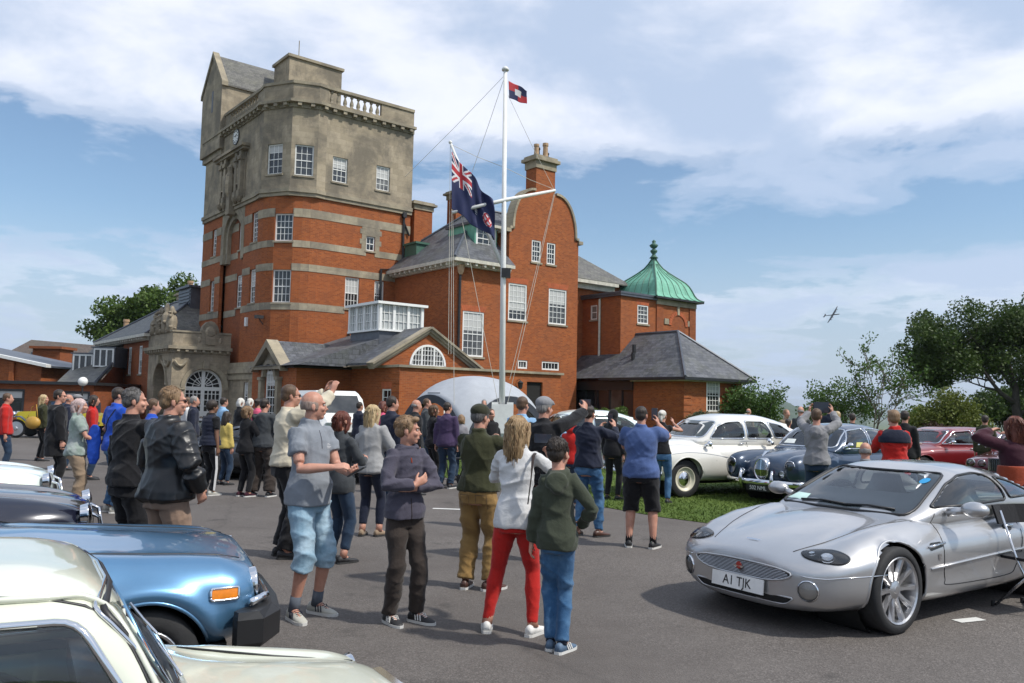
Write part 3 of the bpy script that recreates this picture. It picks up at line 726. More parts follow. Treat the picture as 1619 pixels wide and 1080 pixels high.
chimney(H, 4.3, 5.8, 6.5, 7.5, 12, 14.7, [], cap=.5)
m = H.mb(); m.tube([(.12, -.1, 9.1), (.12, -.1, 3.2)], .07, 8); m.build('drainpipe', 'iron', H.root)
m = H.mb(); m.lathe((.12, -.14, 8.55), [(0, .08), (.15, .16), (.4, .2), (.5, .24), (.55, .1)], 8); m.build('rain_hopper', 'pot', H.root)
m = H.mb(); m.box(.5, 1.6, 5.0, 6.3, 9.3, 11.0); m.box(.4, 1.7, 4.9, 6.4, 11.0, 11.12); m.build('copper_dormer', 'copper_dark', H.root)
# recessed wing to the right of the gable
RVv = 1.5
m = H.mb(); m.wall((GR, RVv), FR, 7, 0, 9.5); m.build('recessed_wall', 'brick', H.root)
m = H.mb(); z = 9.5
m.loft([[(GR, RVv - .6, z), (GR, RVv - .6, z + .08), (GR, 7, 13.9), (GR, 7, z)], [(14.6, RVv - .6, z), (14.6, RVv - .6, z + .08), (10.2, 7, 13.9), (14.6, 7, z)]]); m.build('wing_roof', 'slate_old', H.root, flipcheck=True)
polyband(H, [(GR, RVv), (13.2, RVv)], z - .2, z + .0, .72, 'old_white', 'eaves_gutter', 0); polyband(H, [(GR, RVv), (13.2, RVv)], z - .5, z - .2, .35, 'old_white', 'eaves_cornice', 0)
# ================================================================ pavilion with the copper dome
Q = Bld('domed_pavilion', 14.0, 0, 'brick pavilion with a green copper ogee dome', 'pavilion')
QL, QR, QV, QD, QB, QZ = 10.7, 17.65, -1.8, 13.85, 2.2, 8.45
hq = [(12.17 - QL, 13.15 - QL, 6.75, 7.9)]
m = Q.mb(); m.wall((QL, QV), FR, QD - QL, 0, QZ, hq); m.wall((QL, 1.6), LF, 1.6 - QV, 0, QZ, [(1.6 - .77, 1.6 - .19, 7.0, 7.9)])
m.wall((QR, QV), (0, 1), 4.2, 0, QZ); m.wall((QD, QV), FR, QR - QD, 0, QZ)
m.build('brick_wall', 'brick', Q.root)
window(Q, (QL, QV), FR, *hq[0], 3, 4, .05, fw=.08); window(Q, (QL, 1.6), LF, 1.6 - .77, 1.6 - .19, 7.0, 7.9, 1, 2, .05); gauged(Q, (QL, QV), FR, hq[0][0], hq[0][1], 7.9)
m = Q.mb()                       # proud corner piers, frieze and blind arch on the domed bay
for a in (QD, QR - .62): m.obox((a, QV), FR, 0, .62, .0, .07, 0, QZ - .36)
m.build('brick_pier', 'brick_old', Q.root)
m = Q.mb(); m.obox((QD, QV), FR, -.03, QR - QD + .03, 0, .10, QZ - .36, QZ - .0); m.box(15.83, 16.03, QV - .08, QV, 7.55, 8.09)
for a in (14.75, 17.0): m.box(a - .14, a + .28, QV - .06, QV, 6.9, 7.25)
m.build('stone_frieze', 'stone_trim', Q.root)
m = Q.mb(); n = 16; cx_, r1_, r0_ = 15.95, .92, .68
for k in range(n):
 a0, a1 = PI * k / n, PI * (k + 1) / n - .02
 pts = [(cx_ + r1_ * math.cos(a0), 6.85 + r1_ * math.sin(a0)), (cx_ + r1_ * math.cos(a1), 6.85 + r1_ * math.sin(a1)), (cx_ + r0_ * math.cos(a1), 6.85 + r0_ * math.sin(a1)), (cx_ + r0_ * math.cos(a0), 6.85 + r0_ * math.sin(a0))]
 m.loft([[(a, QV - .05, b) for a, b in pts], [(a, QV + .01, b) for a, b in pts]])
m.build('arch_ring', 'brick_red', Q.root, flipcheck=True)
m = Q.mb(); pts = [(cx_ + r0_ * math.cos(PI * k / n), 6.85 + r0_ * math.sin(PI * k / n)) for k in range(n + 1)]
m.poly([(a, QV - .006, b) for a, b in pts] + [(cx_ - r0_, QV - .006, 5.2), (cx_ + r0_, QV - .006, 5.2)]); m.build('blind_arch', 'brick_old', Q.root)
m = Q.mb(); m.box(QL - .2, QD, QV - .2, 2.0, QZ, QZ + .12); m.build('flat_roof', 'lead', Q.root)
polyband(Q, [(QL, 1.6), (QL, QV), (QD - .02, QV)], QZ - .14, QZ - .0, .16, 'lead', 'gutter', 0)
# dome: square ogee with standing seams
dc = ((QD + QR) / 2, QV + (QR - QD) / 2); hw = (QR - QD) / 2 + .35
prof = [(0, 1.0), (.06, 1.01), (.14, .965), (.26, .90), (.40, .80), (.52, .69), (.64, .55), (.76, .39), (.86, .27), (.94, .18), (1.0, .12)]
prof = [(0, 1.03), (.03, .94), (.07, .88), (.13, .835), (.20, .80), (.265, .765), (.33, .725), (.40, .66), (.47, .56), (.535, .455), (.63, .315), (.73, .19), (.83, .11), (.92, .055), (1.0, .03)]
DH = 3.0; m = Q.mb()
m.loft([[(dc[0] + sx * hw * r, dc[1] + sy * hw * r, QZ + .08 + DH * h) for sx, sy in ((-1, -1), (1, -1), (1, 1), (-1, 1))] for h, r in prof])
dome = m.build('dome', 'copper', Q.root)
m = Q.mb()
for sx, sy in ((-1, -1), (1, -1), (1, 1), (-1, 1)): m.tube([(dc[0] + sx * hw * r, dc[1] + sy * hw * r, QZ + .1 + DH * h) for h, r in prof], .055, 6)
for side in range(4):
 for k in (-.66, -.33, 0, .33, .66):
  pts = []
  for h, r in prof:
   a, b = hw * r * k * (1 if r > .3 else 1), -hw * r
   for _ in range(side): a, b = -b, a
   pts.append((dc[0] + a, dc[1] + b, QZ + .095 + DH * h))
  m.tube(pts[:13 if abs(k) < .5 else 11], .024, 4)
m.build('dome_seams', 'copper_dark', dome)
m = Q.mb(); m.box(dc[0] - hw - .06, dc[0] + hw + .06, dc[1] - hw - .06, dc[1] + hw + .06, QZ - .02, QZ + .10); m.build('dome_gutter', 'iron', dome)
m = Q.mb(); m.lathe((*dc, QZ + DH), [(0, .3), (.1, .2), (.25, .1), (.4, .22), (.5, .24), (.62, .08), (.7, .2), (.85, .3), (.95, .16), (1.0, .1), (1.12, .14), (1.22, .03)], 10); m.build('finial', 'copper_dark', dome, smooth=True)
m = Q.mb(); m.tube([(QL + .0, QV + 1.7, 8.3), (QL - .09, QV + 1.7, 8.2), (QL - .09, QV + 1.7, 3.9)], .07, 8); m.box(QL - .25, QL, QV + 1.55, QV + 1.85, 3.95, 4.5); m.build('drainpipe', 'old_white', Q.root)
# ================================================================ hipped slate extension with glazed side
E = Bld('slate_roofed_extension', 12.2, -4.5, 'low brick extension under a big hipped slate roof', 'extension')
EL, ER, EV_, EB, EZ = 9.5, 14.6, -7.6, -1.8, 3.3
m = E.mb(); m.wall((EL, EV_), FR, ER - EL, 0, EZ, [(11.41 - EL, 12.58 - EL, 1.5, 3.25)]); m.wall((EL, -4.0), LF, -4.0 - EV_, 0, EZ); m.wall((ER, EV_), (0, 1), 6, 0, EZ)
m.wall((EL, -4.0), FR, .8, 0, EZ); m.build('brick_wall', 'brick', E.root)
window(E, (EL, EV_), FR, 11.41 - EL, 12.58 - EL, 1.5, 3.25, 4, 6, .03, True, 'stone_trim', .09)
for z in np.arange(.05, 3.1, .36):      # rusticated brick quoins: raised blocks with gaps
 for t_, a, b, h in ((FR, -.03, .62, .035), (FR, ER - EL - .62, ER - EL, .035), (LF, -.62, -.002, .03)): E.mb().obox((EL, EV_), t_, a, b, 0, h, z, z + .29).build('quoin', 'brick', E.root)
# roof: hip end to the front, ridge running back to the pavilion, lower lean part to the left
m = E.mb(); e = .55; A = (EL - e, EV_ - e, EZ); Bq = (ER + e, EV_ - e, EZ); um = (EL + ER) / 2; hh = (ER - EL) / 2 + e; rz = EZ + 2.75; R0 = (um, EV_ - e + hh, rz); R1 = (um, EB, rz)
m.poly([A, Bq, R0]); m.poly([Bq, (ER + e, EB, EZ), R1, R0]);
zl = EZ + 1.5; k = 1.5 / 2.75
ul = EL - e + hh * k
m.poly([A, R0, R1, (EL - e, EB, EZ)][::-1]); m.poly([A, (EL - e, EB, EZ), (ER + e, EB, EZ), Bq])
m.poly([(EL - e, EB, EZ), (ul, EB, zl), (ul, 1.45, zl), (EL - e, 1.45, EZ)][::-1]); m.poly([(ul, EB, zl), (QL, EB, zl), (QL, 1.5, zl), (ul, 1.5, zl)])
roof = m.build('roof', 'slate', E.root)
m = E.mb()
for p, q in ((A, R0), (Bq, R0), (R0, R1)): m.tube([Vector(p) + Vector((0, 0, .03)), Vector(q) + Vector((0, 0, .03))], .08, 6)
m.build('hip_tiles', 'lead', roof)
polyband(E, [(EL, EB), (EL, EV_), (ER, EV_), (ER, EB)], EZ - .14, EZ + .01, e + .05, 'dark_frame', 'gutter', 0); polyband(E, [(EL, -4), (EL, EV_), (ER, EV_), (ER, EB)], EZ - .2, EZ - .10, .3, 'old_white', 'soffit', 0)
m = E.mb(); m.tube([(10.6, -3.0, 4.6), (10.6, -3.0, 5.3)], .11, 8); m.tube([(10.2, -3.3, 4.1), (10.2, -3.3, 4.8)], .11, 8); m.build('vent_pipe', 'iron', E.root)
# dark glazed link on the left side
m = E.mb(); m.obox((EL + .15, 1.0), LF, 0, 5.0, -.1, .25, 2.62, EZ - .16); m.build('fascia', 'dark_frame', E.root)
for k in range(5):
 a0 = 1.0 * k; m = E.mb(); m.obox((EL + .15, 1.0), LF, a0, a0 + .09, 0, .1, .1, 2.62); m.obox((EL + .15, 1.0), LF, a0 + .09, a0 + 1.0, 0, .08, .05, .18)
 f = m.build('window', 'dark_frame', E.root); m = E.mb(); m.obox((EL + .15, 1.0), LF, a0 + .09, a0 + 1.0, .02, .04, .18, 2.62); m.build('pane', 'glass_win', f)
# ================================================================ low flat-roofed block with the lunette gable
F = Bld('low_brick_wing', -2.0, -2.5, 'low red brick wing with a half round window in its pediment', 'wing')
FL, FRr, FV, FZ = -6.4, 3.05, -5.0, 3.2
hf = [(-4.04 - FL, -2.9 - FL, 1.0, 2.7), (.82 - FL, 1.84 - FL, .05, 2.8)]
hfl = [(-.3 + 4.35, -.3 + 5.0, .9, 2.2)]
hfl = [(3.2, 4.0, .9, 2.25)]
m = F.mb(); m.wall((FL, FV), FR, FRr - FL, 0, FZ, hf); m.wall((FL, -.3), LF, -.3 - FV, 0, FZ, hfl); m.wall((FRr, FV), (0, 1), 5, 0, FZ)
m.build('brick_wall', 'brick', F.root)
window(F, (FL, FV), FR, *hf[0], 4, 4, .06, fw=.1); window(F, (FL, -.3), LF, *hfl[0], 2, 4, .06); gauged(F, (FL, -.3), LF, *hfl[0][:2], 2.25)
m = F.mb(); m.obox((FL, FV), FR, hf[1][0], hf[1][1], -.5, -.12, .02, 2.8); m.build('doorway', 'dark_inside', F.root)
for z in (2.75, 2.6): F.mb().obox((FL, -.3), LF, 2.0, 4.4, 0, .02, z, z + .05).build('string_course', 'brick', F.root)
for z in np.arange(.1, 3.0, .4): F.mb().obox((FL, -.3), LF, 4.1, 4.735, 0, .03, z, z + .33).build('quoin', 'brick', F.root)
polyband(F, [(FL, -.3), (FL, FV), (FRr, FV), (FRr, 0)], FZ, FZ + .11, .12, 'stone_trim', 'parapet_coping', .3); m = F.mb(); m.box(FL + .1, FRr - .1, FV + .1, 0, FZ - .1, FZ + .02); m.build('flat_roof', 'lead', F.root)
# gable with lunette
gl, grr, gv, gpk, gb = -7.2, -1.2, -3.8, 5.1, 3.3
gmid = (gl + grr) / 2
m = F.mb(); n = 20; r = 1.0; cz = gb + .06
out = [(gl + .4, gb), (gmid - r, gb)] + [(gmid - r * math.cos(PI * k / n), cz + r * math.sin(PI * k / n)) for k in range(n + 1)] + [(gmid + r, gb), (grr - .4, gb), (gmid, gpk - .12)]
# split into two halves so faces stay simple
L_ = [(gl + .3, gb), (gmid - r, gb)] + [(gmid - r * math.cos(PI * k / n), cz + r * math.sin(PI * k / n)) for k in range(n // 2 + 1)] + [(gmid, gpk - .1)]
m.poly([(a, gv, b) for a, b in L_]); m.poly([(2 * gmid - a, gv, b) for a, b in L_][::-1])
m.build('pediment_wall', 'brick', F.root)
m = F.mb(); R1_ = r;
for k in range(n):
 a0, a1 = PI * k / n, PI * (k + 1) / n
 m.loft([[(gmid - rad * math.cos(a), y, cz + rad * math.sin(a)) for rad, y in ((R1_, gv - .05), (R1_ - .1, gv - .05), (R1_ - .1, gv + .12), (R1_, gv + .12))] for a in (a0, a1)], cap=False)
m.box(gmid - r, gmid + r, gv - .05, gv + .12, cz - .06, cz + .05)
for a in (-.34, .34): m.box(gmid + a - .04, gmid + a + .04, gv - .045, gv + .1, cz, cz + math.sqrt(r * r - a * a) - .06)
for x in (-.82, -.66, -.5, -.17, 0, .17, .5, .66, .82): m.box(gmid + x - .013, gmid + x + .013, gv - .03, gv + .06, cz, cz + math.sqrt(r * r - x * x) - .05)
for z in (.25, .5, .72): w_ = math.sqrt(r * r - z * z) - .04; m.box(gmid - w_, gmid + w_, gv - .028, gv + .06, cz + z - .013, cz + z + .013)
lw_ = m.build('lunette_window', 'white_frame', F.root, flipcheck=True)
m = F.mb(); m.poly([(gmid - (r - .05) * math.cos(PI * k / n), gv + .05, cz + (r - .05) * math.sin(PI * k / n)) for k in range(n + 1)]); m.build('pane', 'glass_win', lw_)
m = F.mb()
for s_ in (-1, 1):
 a, b = Vector((gmid, gpk)), Vector((gmid + s_ * (gmid - gl), gb)); d = (b - a).normalized(); nn = Vector((-d.y, d.x)) * (1 if s_ > 0 else -1)
 if nn.y < 0: nn = -nn
 for o0, o1, v0 in ((0, .1, -.3), (-.12, 0, -.2), (-.22, -.12, -.1)):
  p = [a + nn * o0, b + nn * o0, b + nn * o1, a + nn * o1]; m.loft([[(q.x, gv + v0, q.y) for q in p], [(q.x, gv + .3, q.y) for q in p]])
m.build('pediment_moulding', 'stone_trim', F.root, flipcheck=True)
m = F.mb()
for s_ in (-1, 1): m.loft([[(gmid, v_, gpk + .1), (gmid + s_ * (gmid - gl) * 1.0, v_, gb + .1), (gmid + s_ * (gmid - gl), v_, gb), (gmid, v_, gpk)] for v_ in (gv + .1, 3.6)])
m.poly([(-9.6, 4.2, 3.25), (-9.6, -1.6, 3.25), (gmid, -1.6, 5.15), (gmid, 4.2, 5.15)])
for s_ in (-1, 1): m.loft([[(*ALONG((-9.2, 4.6), LF, a, b), z) for a, z in ((2.5, 4.5), (2.5 + s_ * 1.75, 3.25), (2.5 + s_ * 1.75, 3.15), (2.5, 4.4))] for b in (.3, -2.9)])
m.poly([(-9.6, -1.6, 3.25), (gl, -1.6, 3.25), (gmid, -1.6, 5.15)])
roofF = m.build('roof', 'slate', F.root, flipcheck=True)
# left return wall with the stone aedicule
m = F.mb(); m.wall((-9.2, 4.6), LF, 5.2, 0, 3.25, [(1.9, 3.1, .6, 2.9)], .25); m.wall((-9.2, -.6), FR, 2.8, 0, 3.25); m.build('side_wall', 'brick', F.root)
m = F.mb(); P = (-9.2, 4.6)
for a in (1.35, 3.35): m.obox(P, LF, a, a + .3, 0, .22, 0, 2.75); m.obox(P, LF, a - .05, a + .35, 0, .28, 2.6, 2.75)
m.obox(P, LF, .9, 4.1, -.02, .35, 3.1, 3.28)
for s_ in (-1, 1):
 a, b = Vector((2.5, 4.55)), Vector((2.5 + s_ * 1.75, 3.28)); nn = Vector((0, .28)); p = [a, b, b - nn, a - nn * 1.3]
 m.loft([[(*ALONG(P, LF, q.x, .38), q.y) for q in p], [(*ALONG(P, LF, q.x, -.2), q.y + .0) for q in p]])
m.loft([[(*ALONG(P, LF, q[0], .05), q[1]) for q in ((1.1, 3.25), (3.9, 3.25), (2.5, 4.4))], [(*ALONG(P, LF, q[0], -.1), q[1]) for q in ((1.1, 3.25), (3.9, 3.25), (2.5, 4.4))]])
n = 12
for k in range(n):
 a0, a1 = PI * k / n, PI * (k + 1) / n
 m.loft([[(*ALONG(P, LF, 2.5 - rd * math.cos(a), y), 2.75 + 1.0 * rd * math.sin(a)) for rd, y in ((.62, .24), (.82, .24), (.82, .0), (.62, .0))] for a in (a0, a1)], cap=False)
m.build('stone_aedicule', 'stone_trim', F.root, flipcheck=True)
window(F, P, LF, 1.95, 3.05, .6, 2.95, 3, 6, -.02, True, None, box=False); window(F, P, LF, 2.15, 2.85, 2.95, 3.3, 2, 1, -.08, False, None)
m = F.mb(); m.tube([(FL - .12, -.45, 3.2), (FL - .12, -.45, .1)], .06, 6); m.tube([(-9.3, 4.5, 3.2), (-9.3, -.6, 3.2), (-6.5, -.75, 3.2)], .07, 6); m.build('drainpipe', 'iron', F.root)
# glazed lantern on the roof
l0, l1, m0, m1, lz0, lz1 = -5.6, -3.2, -1.67, 1.3, 5.05, 6.35
m = F.mb(); m.box(l0 + .05, l1 - .05, m0 + .05, m1 - .05, 3.9, lz0); m.build('lantern_base', 'lead', roofF)
m = F.mb(); m.box(l0 - .2, l1 + .2, m0 - .2, m1 + .2, lz1 - .02, lz1 + .1); m.build('lantern_roof', 'white_frame', roofF)
m = F.mb(); m.box(l0 - .08, l1 + .08, m0 - .08, m1 + .08, lz0, lz0 + .09)
for P, t, L, nb in (((l0, m0), FR, l1 - l0, 3), ((l0, m1), LF, m1 - m0, 4), ((l1, m0), (0, 1), m1 - m0, 4), ((l1, m1), (-1, 0), l1 - l0, 3)):
 for k in range(nb + 1): a = L * k / nb; m.obox(P, t, a - .07, a + .07, -.1, .03, lz0 + .09, lz1 - .02)
 for k in range(nb):
  a = L * k / nb; w_ = L / nb
  for q in (1, 2): m.obox(P, t, a + w_ * q / 3 - .013, a + w_ * q / 3 + .013, -.05, -.01, lz0 + .09, lz1 - .02)
  for q in (1, 2): z = lz0 + .09 + (lz1 - lz0 - .1) * q / 3; m.obox(P, t, a + .07, a + w_ - .07, -.052, -.012, z - .013, z + .013)
lf_ = m.build('lantern_frame', 'white_frame', roofF)
m = F.mb(); m.box(l0 + .06, l1 - .06, m0 + .06, m1 - .06, lz0 + .1, lz1 - .03)
t = NT('lantern_glass'); t.set(Base_Color=(.42, .44, .43), Roughness=.08, Specular_IOR_Level=.6); MATS['lantern_glass'] = t.m
m.build('lantern_glazing', 'lantern_glass', roofF)
# ================================================================ stone porch
O = Bld('stone_porch', -9.2, 14.8, 'carved stone porch with a white arched fanlight door', 'porch')
OL, OV, OZ = -10.8, 12.5, 4.45; OB = 17.2
m = O.mb()
def archwall(P, t, L, c, r, zs, z1, depth=.45):
 n = 16; q = lambda a, z, b=0: (*ALONG(P, t, a, b), z)
 m.poly([q(0, 0), q(c - r, 0), q(c - r, zs), q(0, zs)]); m.poly([q(c + r, 0), q(L, 0), q(L, zs), q(c + r, zs)])
 pts = [(c - r * math.cos(PI * k / n), zs + r * math.sin(PI * k / n)) for k in range(n + 1)]
 for k in range(n): m.poly([q(*pts[k]), q(*pts[k + 1]), q(pts[k + 1][0], z1), q(pts[k][0], z1)]); m.poly([q(*pts[k + 1]), q(*pts[k]), q(*pts[k], -depth), q(*pts[k + 1], -depth)])
 m.poly([q(0, zs), q(c - r, zs), q(c - r, z1), q(0, z1)]); m.poly([q(c + r, zs), q(L, zs), q(L, z1), q(c + r, z1)])
 m.poly([q(c - r, zs), q(c - r, 0), q(c - r, 0, -depth), q(c - r, zs, -depth)]); m.poly([q(c + r, 0), q(c + r, zs), q(c + r, zs, -depth), q(c + r, 0, -depth)])
archwall((OL, OV), FR, -7.5 - OL, 1.88, 1.1, 2.25, OZ); archwall((OL, OB), LF, OB - OV, OB - 14.7, 1.15, 2.5, OZ, .9)
m.build('stone_wall', 'stone', O.root)
bp = [(OL, OB), (OL, OV), (-7.5, OV)]
polyband(O, bp, OZ - .02, OZ + .16, .34, 'stone_trim', 'cornice', .1); polyband(O, bp, OZ - .22, OZ - .02, .1, 'stone_trim', 'cornice_mould', .1); polyband(O, bp, OZ + .16, OZ + .95, .04, 'stone', 'parapet', .3); polyband(O, bp, OZ + .95, OZ + 1.05, .1, 'stone_trim', 'parapet_coping', .35)
polyband(O, bp, 2.1, 2.28, .05, 'stone_trim', 'impost_band', .02) if 0 else None
m = O.mb()
for i in range(2):
 p, q = Vector(bp[i]), Vector(bp[i + 1]); L = (q - p).length; t = tuple((q - p) / L); n = round(L / .45)
 for k in range(n): a = (k + .5) * L / n; m.obox(tuple(p), t, a - .08, a + .08, .08, .3, OZ - .16, OZ - .022)
tag(m.build('modillions', 'stone_trim', O.root), kind='stuff')
m = O.mb()                     # arch mouldings, keystone, swags
for P, t, c, r, zs in (((OL, OV), FR, 1.88, 1.1, 2.25), ((OL, OB), LF, OB - 14.7, 1.15, 2.5)):
 for k in range(18):
  a0, a1 = PI * k / 18, PI * (k + 1) / 18
  m.loft([[(*ALONG(P, t, c - rd * math.cos(a), y), zs + rd * math.sin(a)) for rd, y in ((r + .02, .06), (r + .26, .1), (r + .26, -.02), (r + .02, -.02))] for a in (a0, a1)], cap=False)
 m.obox(P, t, c - .16, c + .16, -.02, .2, zs + r - .02, zs + r + .45)
 m.obox(P, t, c - r - .45, c - r, -.01, .07, zs - .12, zs + .04); m.obox(P, t, c + r, c + r + .4, -.01, .07, zs - .12, zs + .04)
for a0, a1 in ((.1, .75),):
 m.tube([(*ALONG((OL, OV), FR, a0 + (a1 - a0) * k / 8, .1), 3.75 - .28 * math.sin(PI * k / 8)) for k in range(9)], .09, 6)
m.tube([(OL - .08, OV + .3 + .9 * k / 8, 3.75 - .28 * math.sin(PI * k / 8)) for k in range(9)], .09, 6)
m.build('arch_moulding', 'stone_trim', O.root, flipcheck=True)
# coat of arms panel over the door, figures over the left arch
m = O.mb(); c = -8.75
outl = [(-.75, .16), (-.72, .5), (-.5, .62), (-.5, 1.15), (-.42, 1.4), (-.22, 1.62), (0, 1.7), (.22, 1.62), (.42, 1.4), (.5, 1.15), (.5, .62), (.72, .5), (.75, .16)]
m.loft([[(c + a, y, OZ + b) for a, b in outl] for y in (OV - .12, OV + .25)]); m.lathe((c, OV - .12, OZ + 1.05), [(0, .34), (.06, .34), (.12, .24), (.14, .05)], 10, (0, -1, 0)); m.obox((c - .3, OV), FR, 0, .6, .1, .2, OZ + .3, OZ + .95)
for a in (-.6, .6): m.ellip((c + a, OV - .05, OZ + .55), (.14, .12, .2), 8, 6)
m.build('coat_of_arms', 'stone', O.root, flipcheck=True)
m = O.mb()
for k, (v_, hh_) in enumerate(((13.1, 1.5), (14.1, 1.75), (15.2, 1.6), (16.3, 1.3))):
 z = OZ + .95; m.lathe((OL + .05, v_, z), [(0, .3), (.3, .28), (.6, .32), (hh_ * .6, .26), (hh_ * .72, .12), (hh_ * .85, .17), (hh_, .06)], 9)
 for _ in range(16): m.ellip((OL + random.uniform(-.2, .2), v_ + random.uniform(-.45, .45), z + random.uniform(.1, hh_ * .8)), [random.uniform(.06, .17) for _ in range(3)], 7, 5)
m.build('statue_group', 'stone', O.root, smooth=True)
m = O.mb(); m.box(OL + .2, -7.5, OV + .2, OB, OZ + .1, OZ + .25); m.build('flat_roof', 'lead', O.root)
m = O.mb(); m.box(OL + .5, OL + .52, OV + .5, OB - .2, 0, 4.2); m.build('inner_wall', 'brick_old', O.root) if 0 else None
# the fanlight door
m = O.mb(); P = (OL, OV); c, r, zs = 1.88, 1.1, 2.25; y0, y1 = -.34, -.24
for k in range(18):
 a0, a1 = PI * k / 18, PI * (k + 1) / 18
 m.loft([[(*ALONG(P, FR, c - rd * math.cos(a), y), zs + rd * math.sin(a)) for rd, y in ((r - .13, y1), (r, y1), (r, y0), (r - .13, y0))] for a in (a0, a1)], cap=False)
for a0, a1 in ((c - r, c - r + .13), (c + r - .13, c + r), (c - .1, c + .1)): m.obox(P, FR, a0, a1, y0, y1, 0.02, zs + (.0 if abs(a0 - c) > .2 else r - .12))
m.obox(P, FR, c - r, c + r, y0, y1 + .01, zs - .16, zs + .06)
for s_ in (-1, 1):
 for k in (1, 2, 3, 4):
  a = PI / 2 * k / 5
  m.tube([(*ALONG(P, FR, c + s_ * .2 * math.cos(a), -.28), zs + .06 + .2 * math.sin(a)), (*ALONG(P, FR, c + s_ * (r - .1) * math.cos(a), -.28), zs + (r - .1) * math.sin(a))], .025, 4)
 m.tube([(*ALONG(P, FR, c + s_ * .58 * math.cos(PI / 2 * k / 8), -.28), zs + .03 + .58 * math.sin(PI / 2 * k / 8)) for k in range(9)], .022, 4)
 for k in (1, 2, 3): x = c + s_ * (.1 + .87 * k / 4); m.obox(P, FR, x - .022, x + .022, y0 + .02, y1 - .01, .9, zs - .16)
 for z in (1.2, 1.55, 1.9): m.obox(P, FR, min(c + s_ * .1, c + s_ * .97), max(c + s_ * .1, c + s_ * .97), y0 + .02, y1 - .012, z - .02, z + .02)
 m.obox(P, FR, min(c + s_ * .1, c + s_ * .97), max(c + s_ * .1, c + s_ * .97), y0 + .01, y1 - .006, .02, .9)
dr_ = m.build('fanlight_door', 'white_frame', O.root, flipcheck=True)
m = O.mb(); m.poly([(*ALONG(P, FR, c + x, -.30), z) for x, z in [(-r, .0), (r, .0)] + [(r * math.cos(PI * k / 16), zs + r * math.sin(PI * k / 16)) for k in range(17)]]); m.build('pane', 'glass_win', dr_)
# ================================================================ lower ranges on the far left
K = Bld('gabled_brick_range', -13.5, 25, 'brick range with slate roof, bracketed eaves and two tall chimneys', 'range')
def atpx(px, py, Y): p = D(px, py, Y); d = Vector((p.x, p.y)) - BO; return d.dot(BU), d.dot(BV), p.z
m = K.mb(); m.wall((-10.6, 17.5), FR, 4.0, 0, 5.6); m.wall((-10.6, 24), LF, 6.5, 0, 5.4, [(3.9, 4.6, 3.1, 4.9), (1.4, 2.1, 3.1, 4.9)]); m.build('brick_wall', 'brick_old', K.root)
for a in (3.9, 1.4): window(K, (-10.6, 24), LF, a, a + .7, 3.1, 4.9, 2, 4, .05)
hip(K, 'roof', -10.6, -3, 17.5, 30, 5.5, 3.0, 'slate_old', .5, 'v', True, True); eaves(K, [(-10.6, 30), (-10.6, 17.5), (-7.5, 17.5)], 5.5)
chimney(K, -6.0, -4.4, 26.5, 28.2, 6, 9.0, [(-5.4, 27.2, .9, .2)], 'brick_old', cap=.5); chimney(K, -9.6, -8.4, 29.5, 31, 3, 6.0, [(-9, 30.2, 1.0, .2)], 'brick_old', cap=.4)
m = K.mb(); m.box(-7.6, -6.2, 20, 22.5, 7.2, 9.0); m.box(-7.8, -6.0, 19.8, 22.7, 9.0, 9.15)
for z in np.arange(7.4, 8.9, .22): m.box(-7.66, -7.6, 20.1, 22.4, z, z + .12)
m.build('louvre_dormer', 'lead', K.root)
J = Bld('sloping_roof_wing', -13.5, 34, 'brick wing with one long slope of slates and glazed dormers', 'wing')
# front (left-facing) gable end with raking verge
m = J.mb(); jl = -12.6
m.poly([(jl, 31, 0), (jl, 24, 0), (jl, 24, 5.0), (jl, 31, 1.9)][::1]); m.wall((jl, 24), FR, 2.2, 0, 5.0); m.wall((jl, 31.0), LF, 7.0, 0, 1.9)
m.build('gable_wall', 'brick_old', J.root)
# far-left buildings, laid out by distance from the terrace
def seg_building(name, label, cat, A, Bp, depth, z1, mat='brick'):
 pass
L1 = empty('flat_brick_block', (-26, 50, 0), 0, 'single storey brick block with dark framed windows along the forecourt', 'block')
def wl(root): return MB(root.location)
x0, x1, yF = -33.5, -23.6, 47.0; ang = 0
m = wl(L1); hl = [(2.6, 6.0, .45, 1.95), (8.2, 9.7, .45, 1.9)]
m.wall((x0, yF), (1, 0), x1 - x0, 0, 2.25, hl, .15); m.wall((x1, yF), (0, 1), 5, 0, 2.25); m.build('brick_wall', 'brick_old', L1)
m = wl(L1); m.box(x0 - .3, x1 + .25, yF - .3, yF + 6, 2.25, 2.42); m.build('roof_fascia', 'dark_frame', L1)
for a0, a1, z0, z1 in hl:
 m = wl(L1); P = (x0, yF); t = (1, 0)
 for b0, b1 in ((a0, a0 + .12), (a1 - .12, a1), ((a0 + a1) / 2 - .06, (a0 + a1) / 2 + .06)): m.obox(P, t, b0, b1, -.12, .02, z0, z1)
 m.obox(P, t, a0, a1, -.118, .018, z1 - .12, z1); m.obox(P, t, a0, a1, -.118, .018, z0, z0 + .1); m.obox(P, t, a0, a1, -.117, .01, 1.3, 1.36)
 w = m.build('window', 'dark_frame', L1); m = wl(L1); m.obox(P, t, a0 + .05, a1 - .05, -.09, -.07, z0 + .05, z1 - .05); m.build('pane', 'glass_win', w)
 m = wl(L1); m.obox(P, t, a0 + .12, a1 - .12, -.066, -.06, 1.45, z1 - .1); m.build('blind', 'blind', w)
L2 = empty('brick_hall', (-31, 56, 0), 0, 'tall brick hall end with a white raking roof edge', 'hall')
m = wl(L2); yH = 54
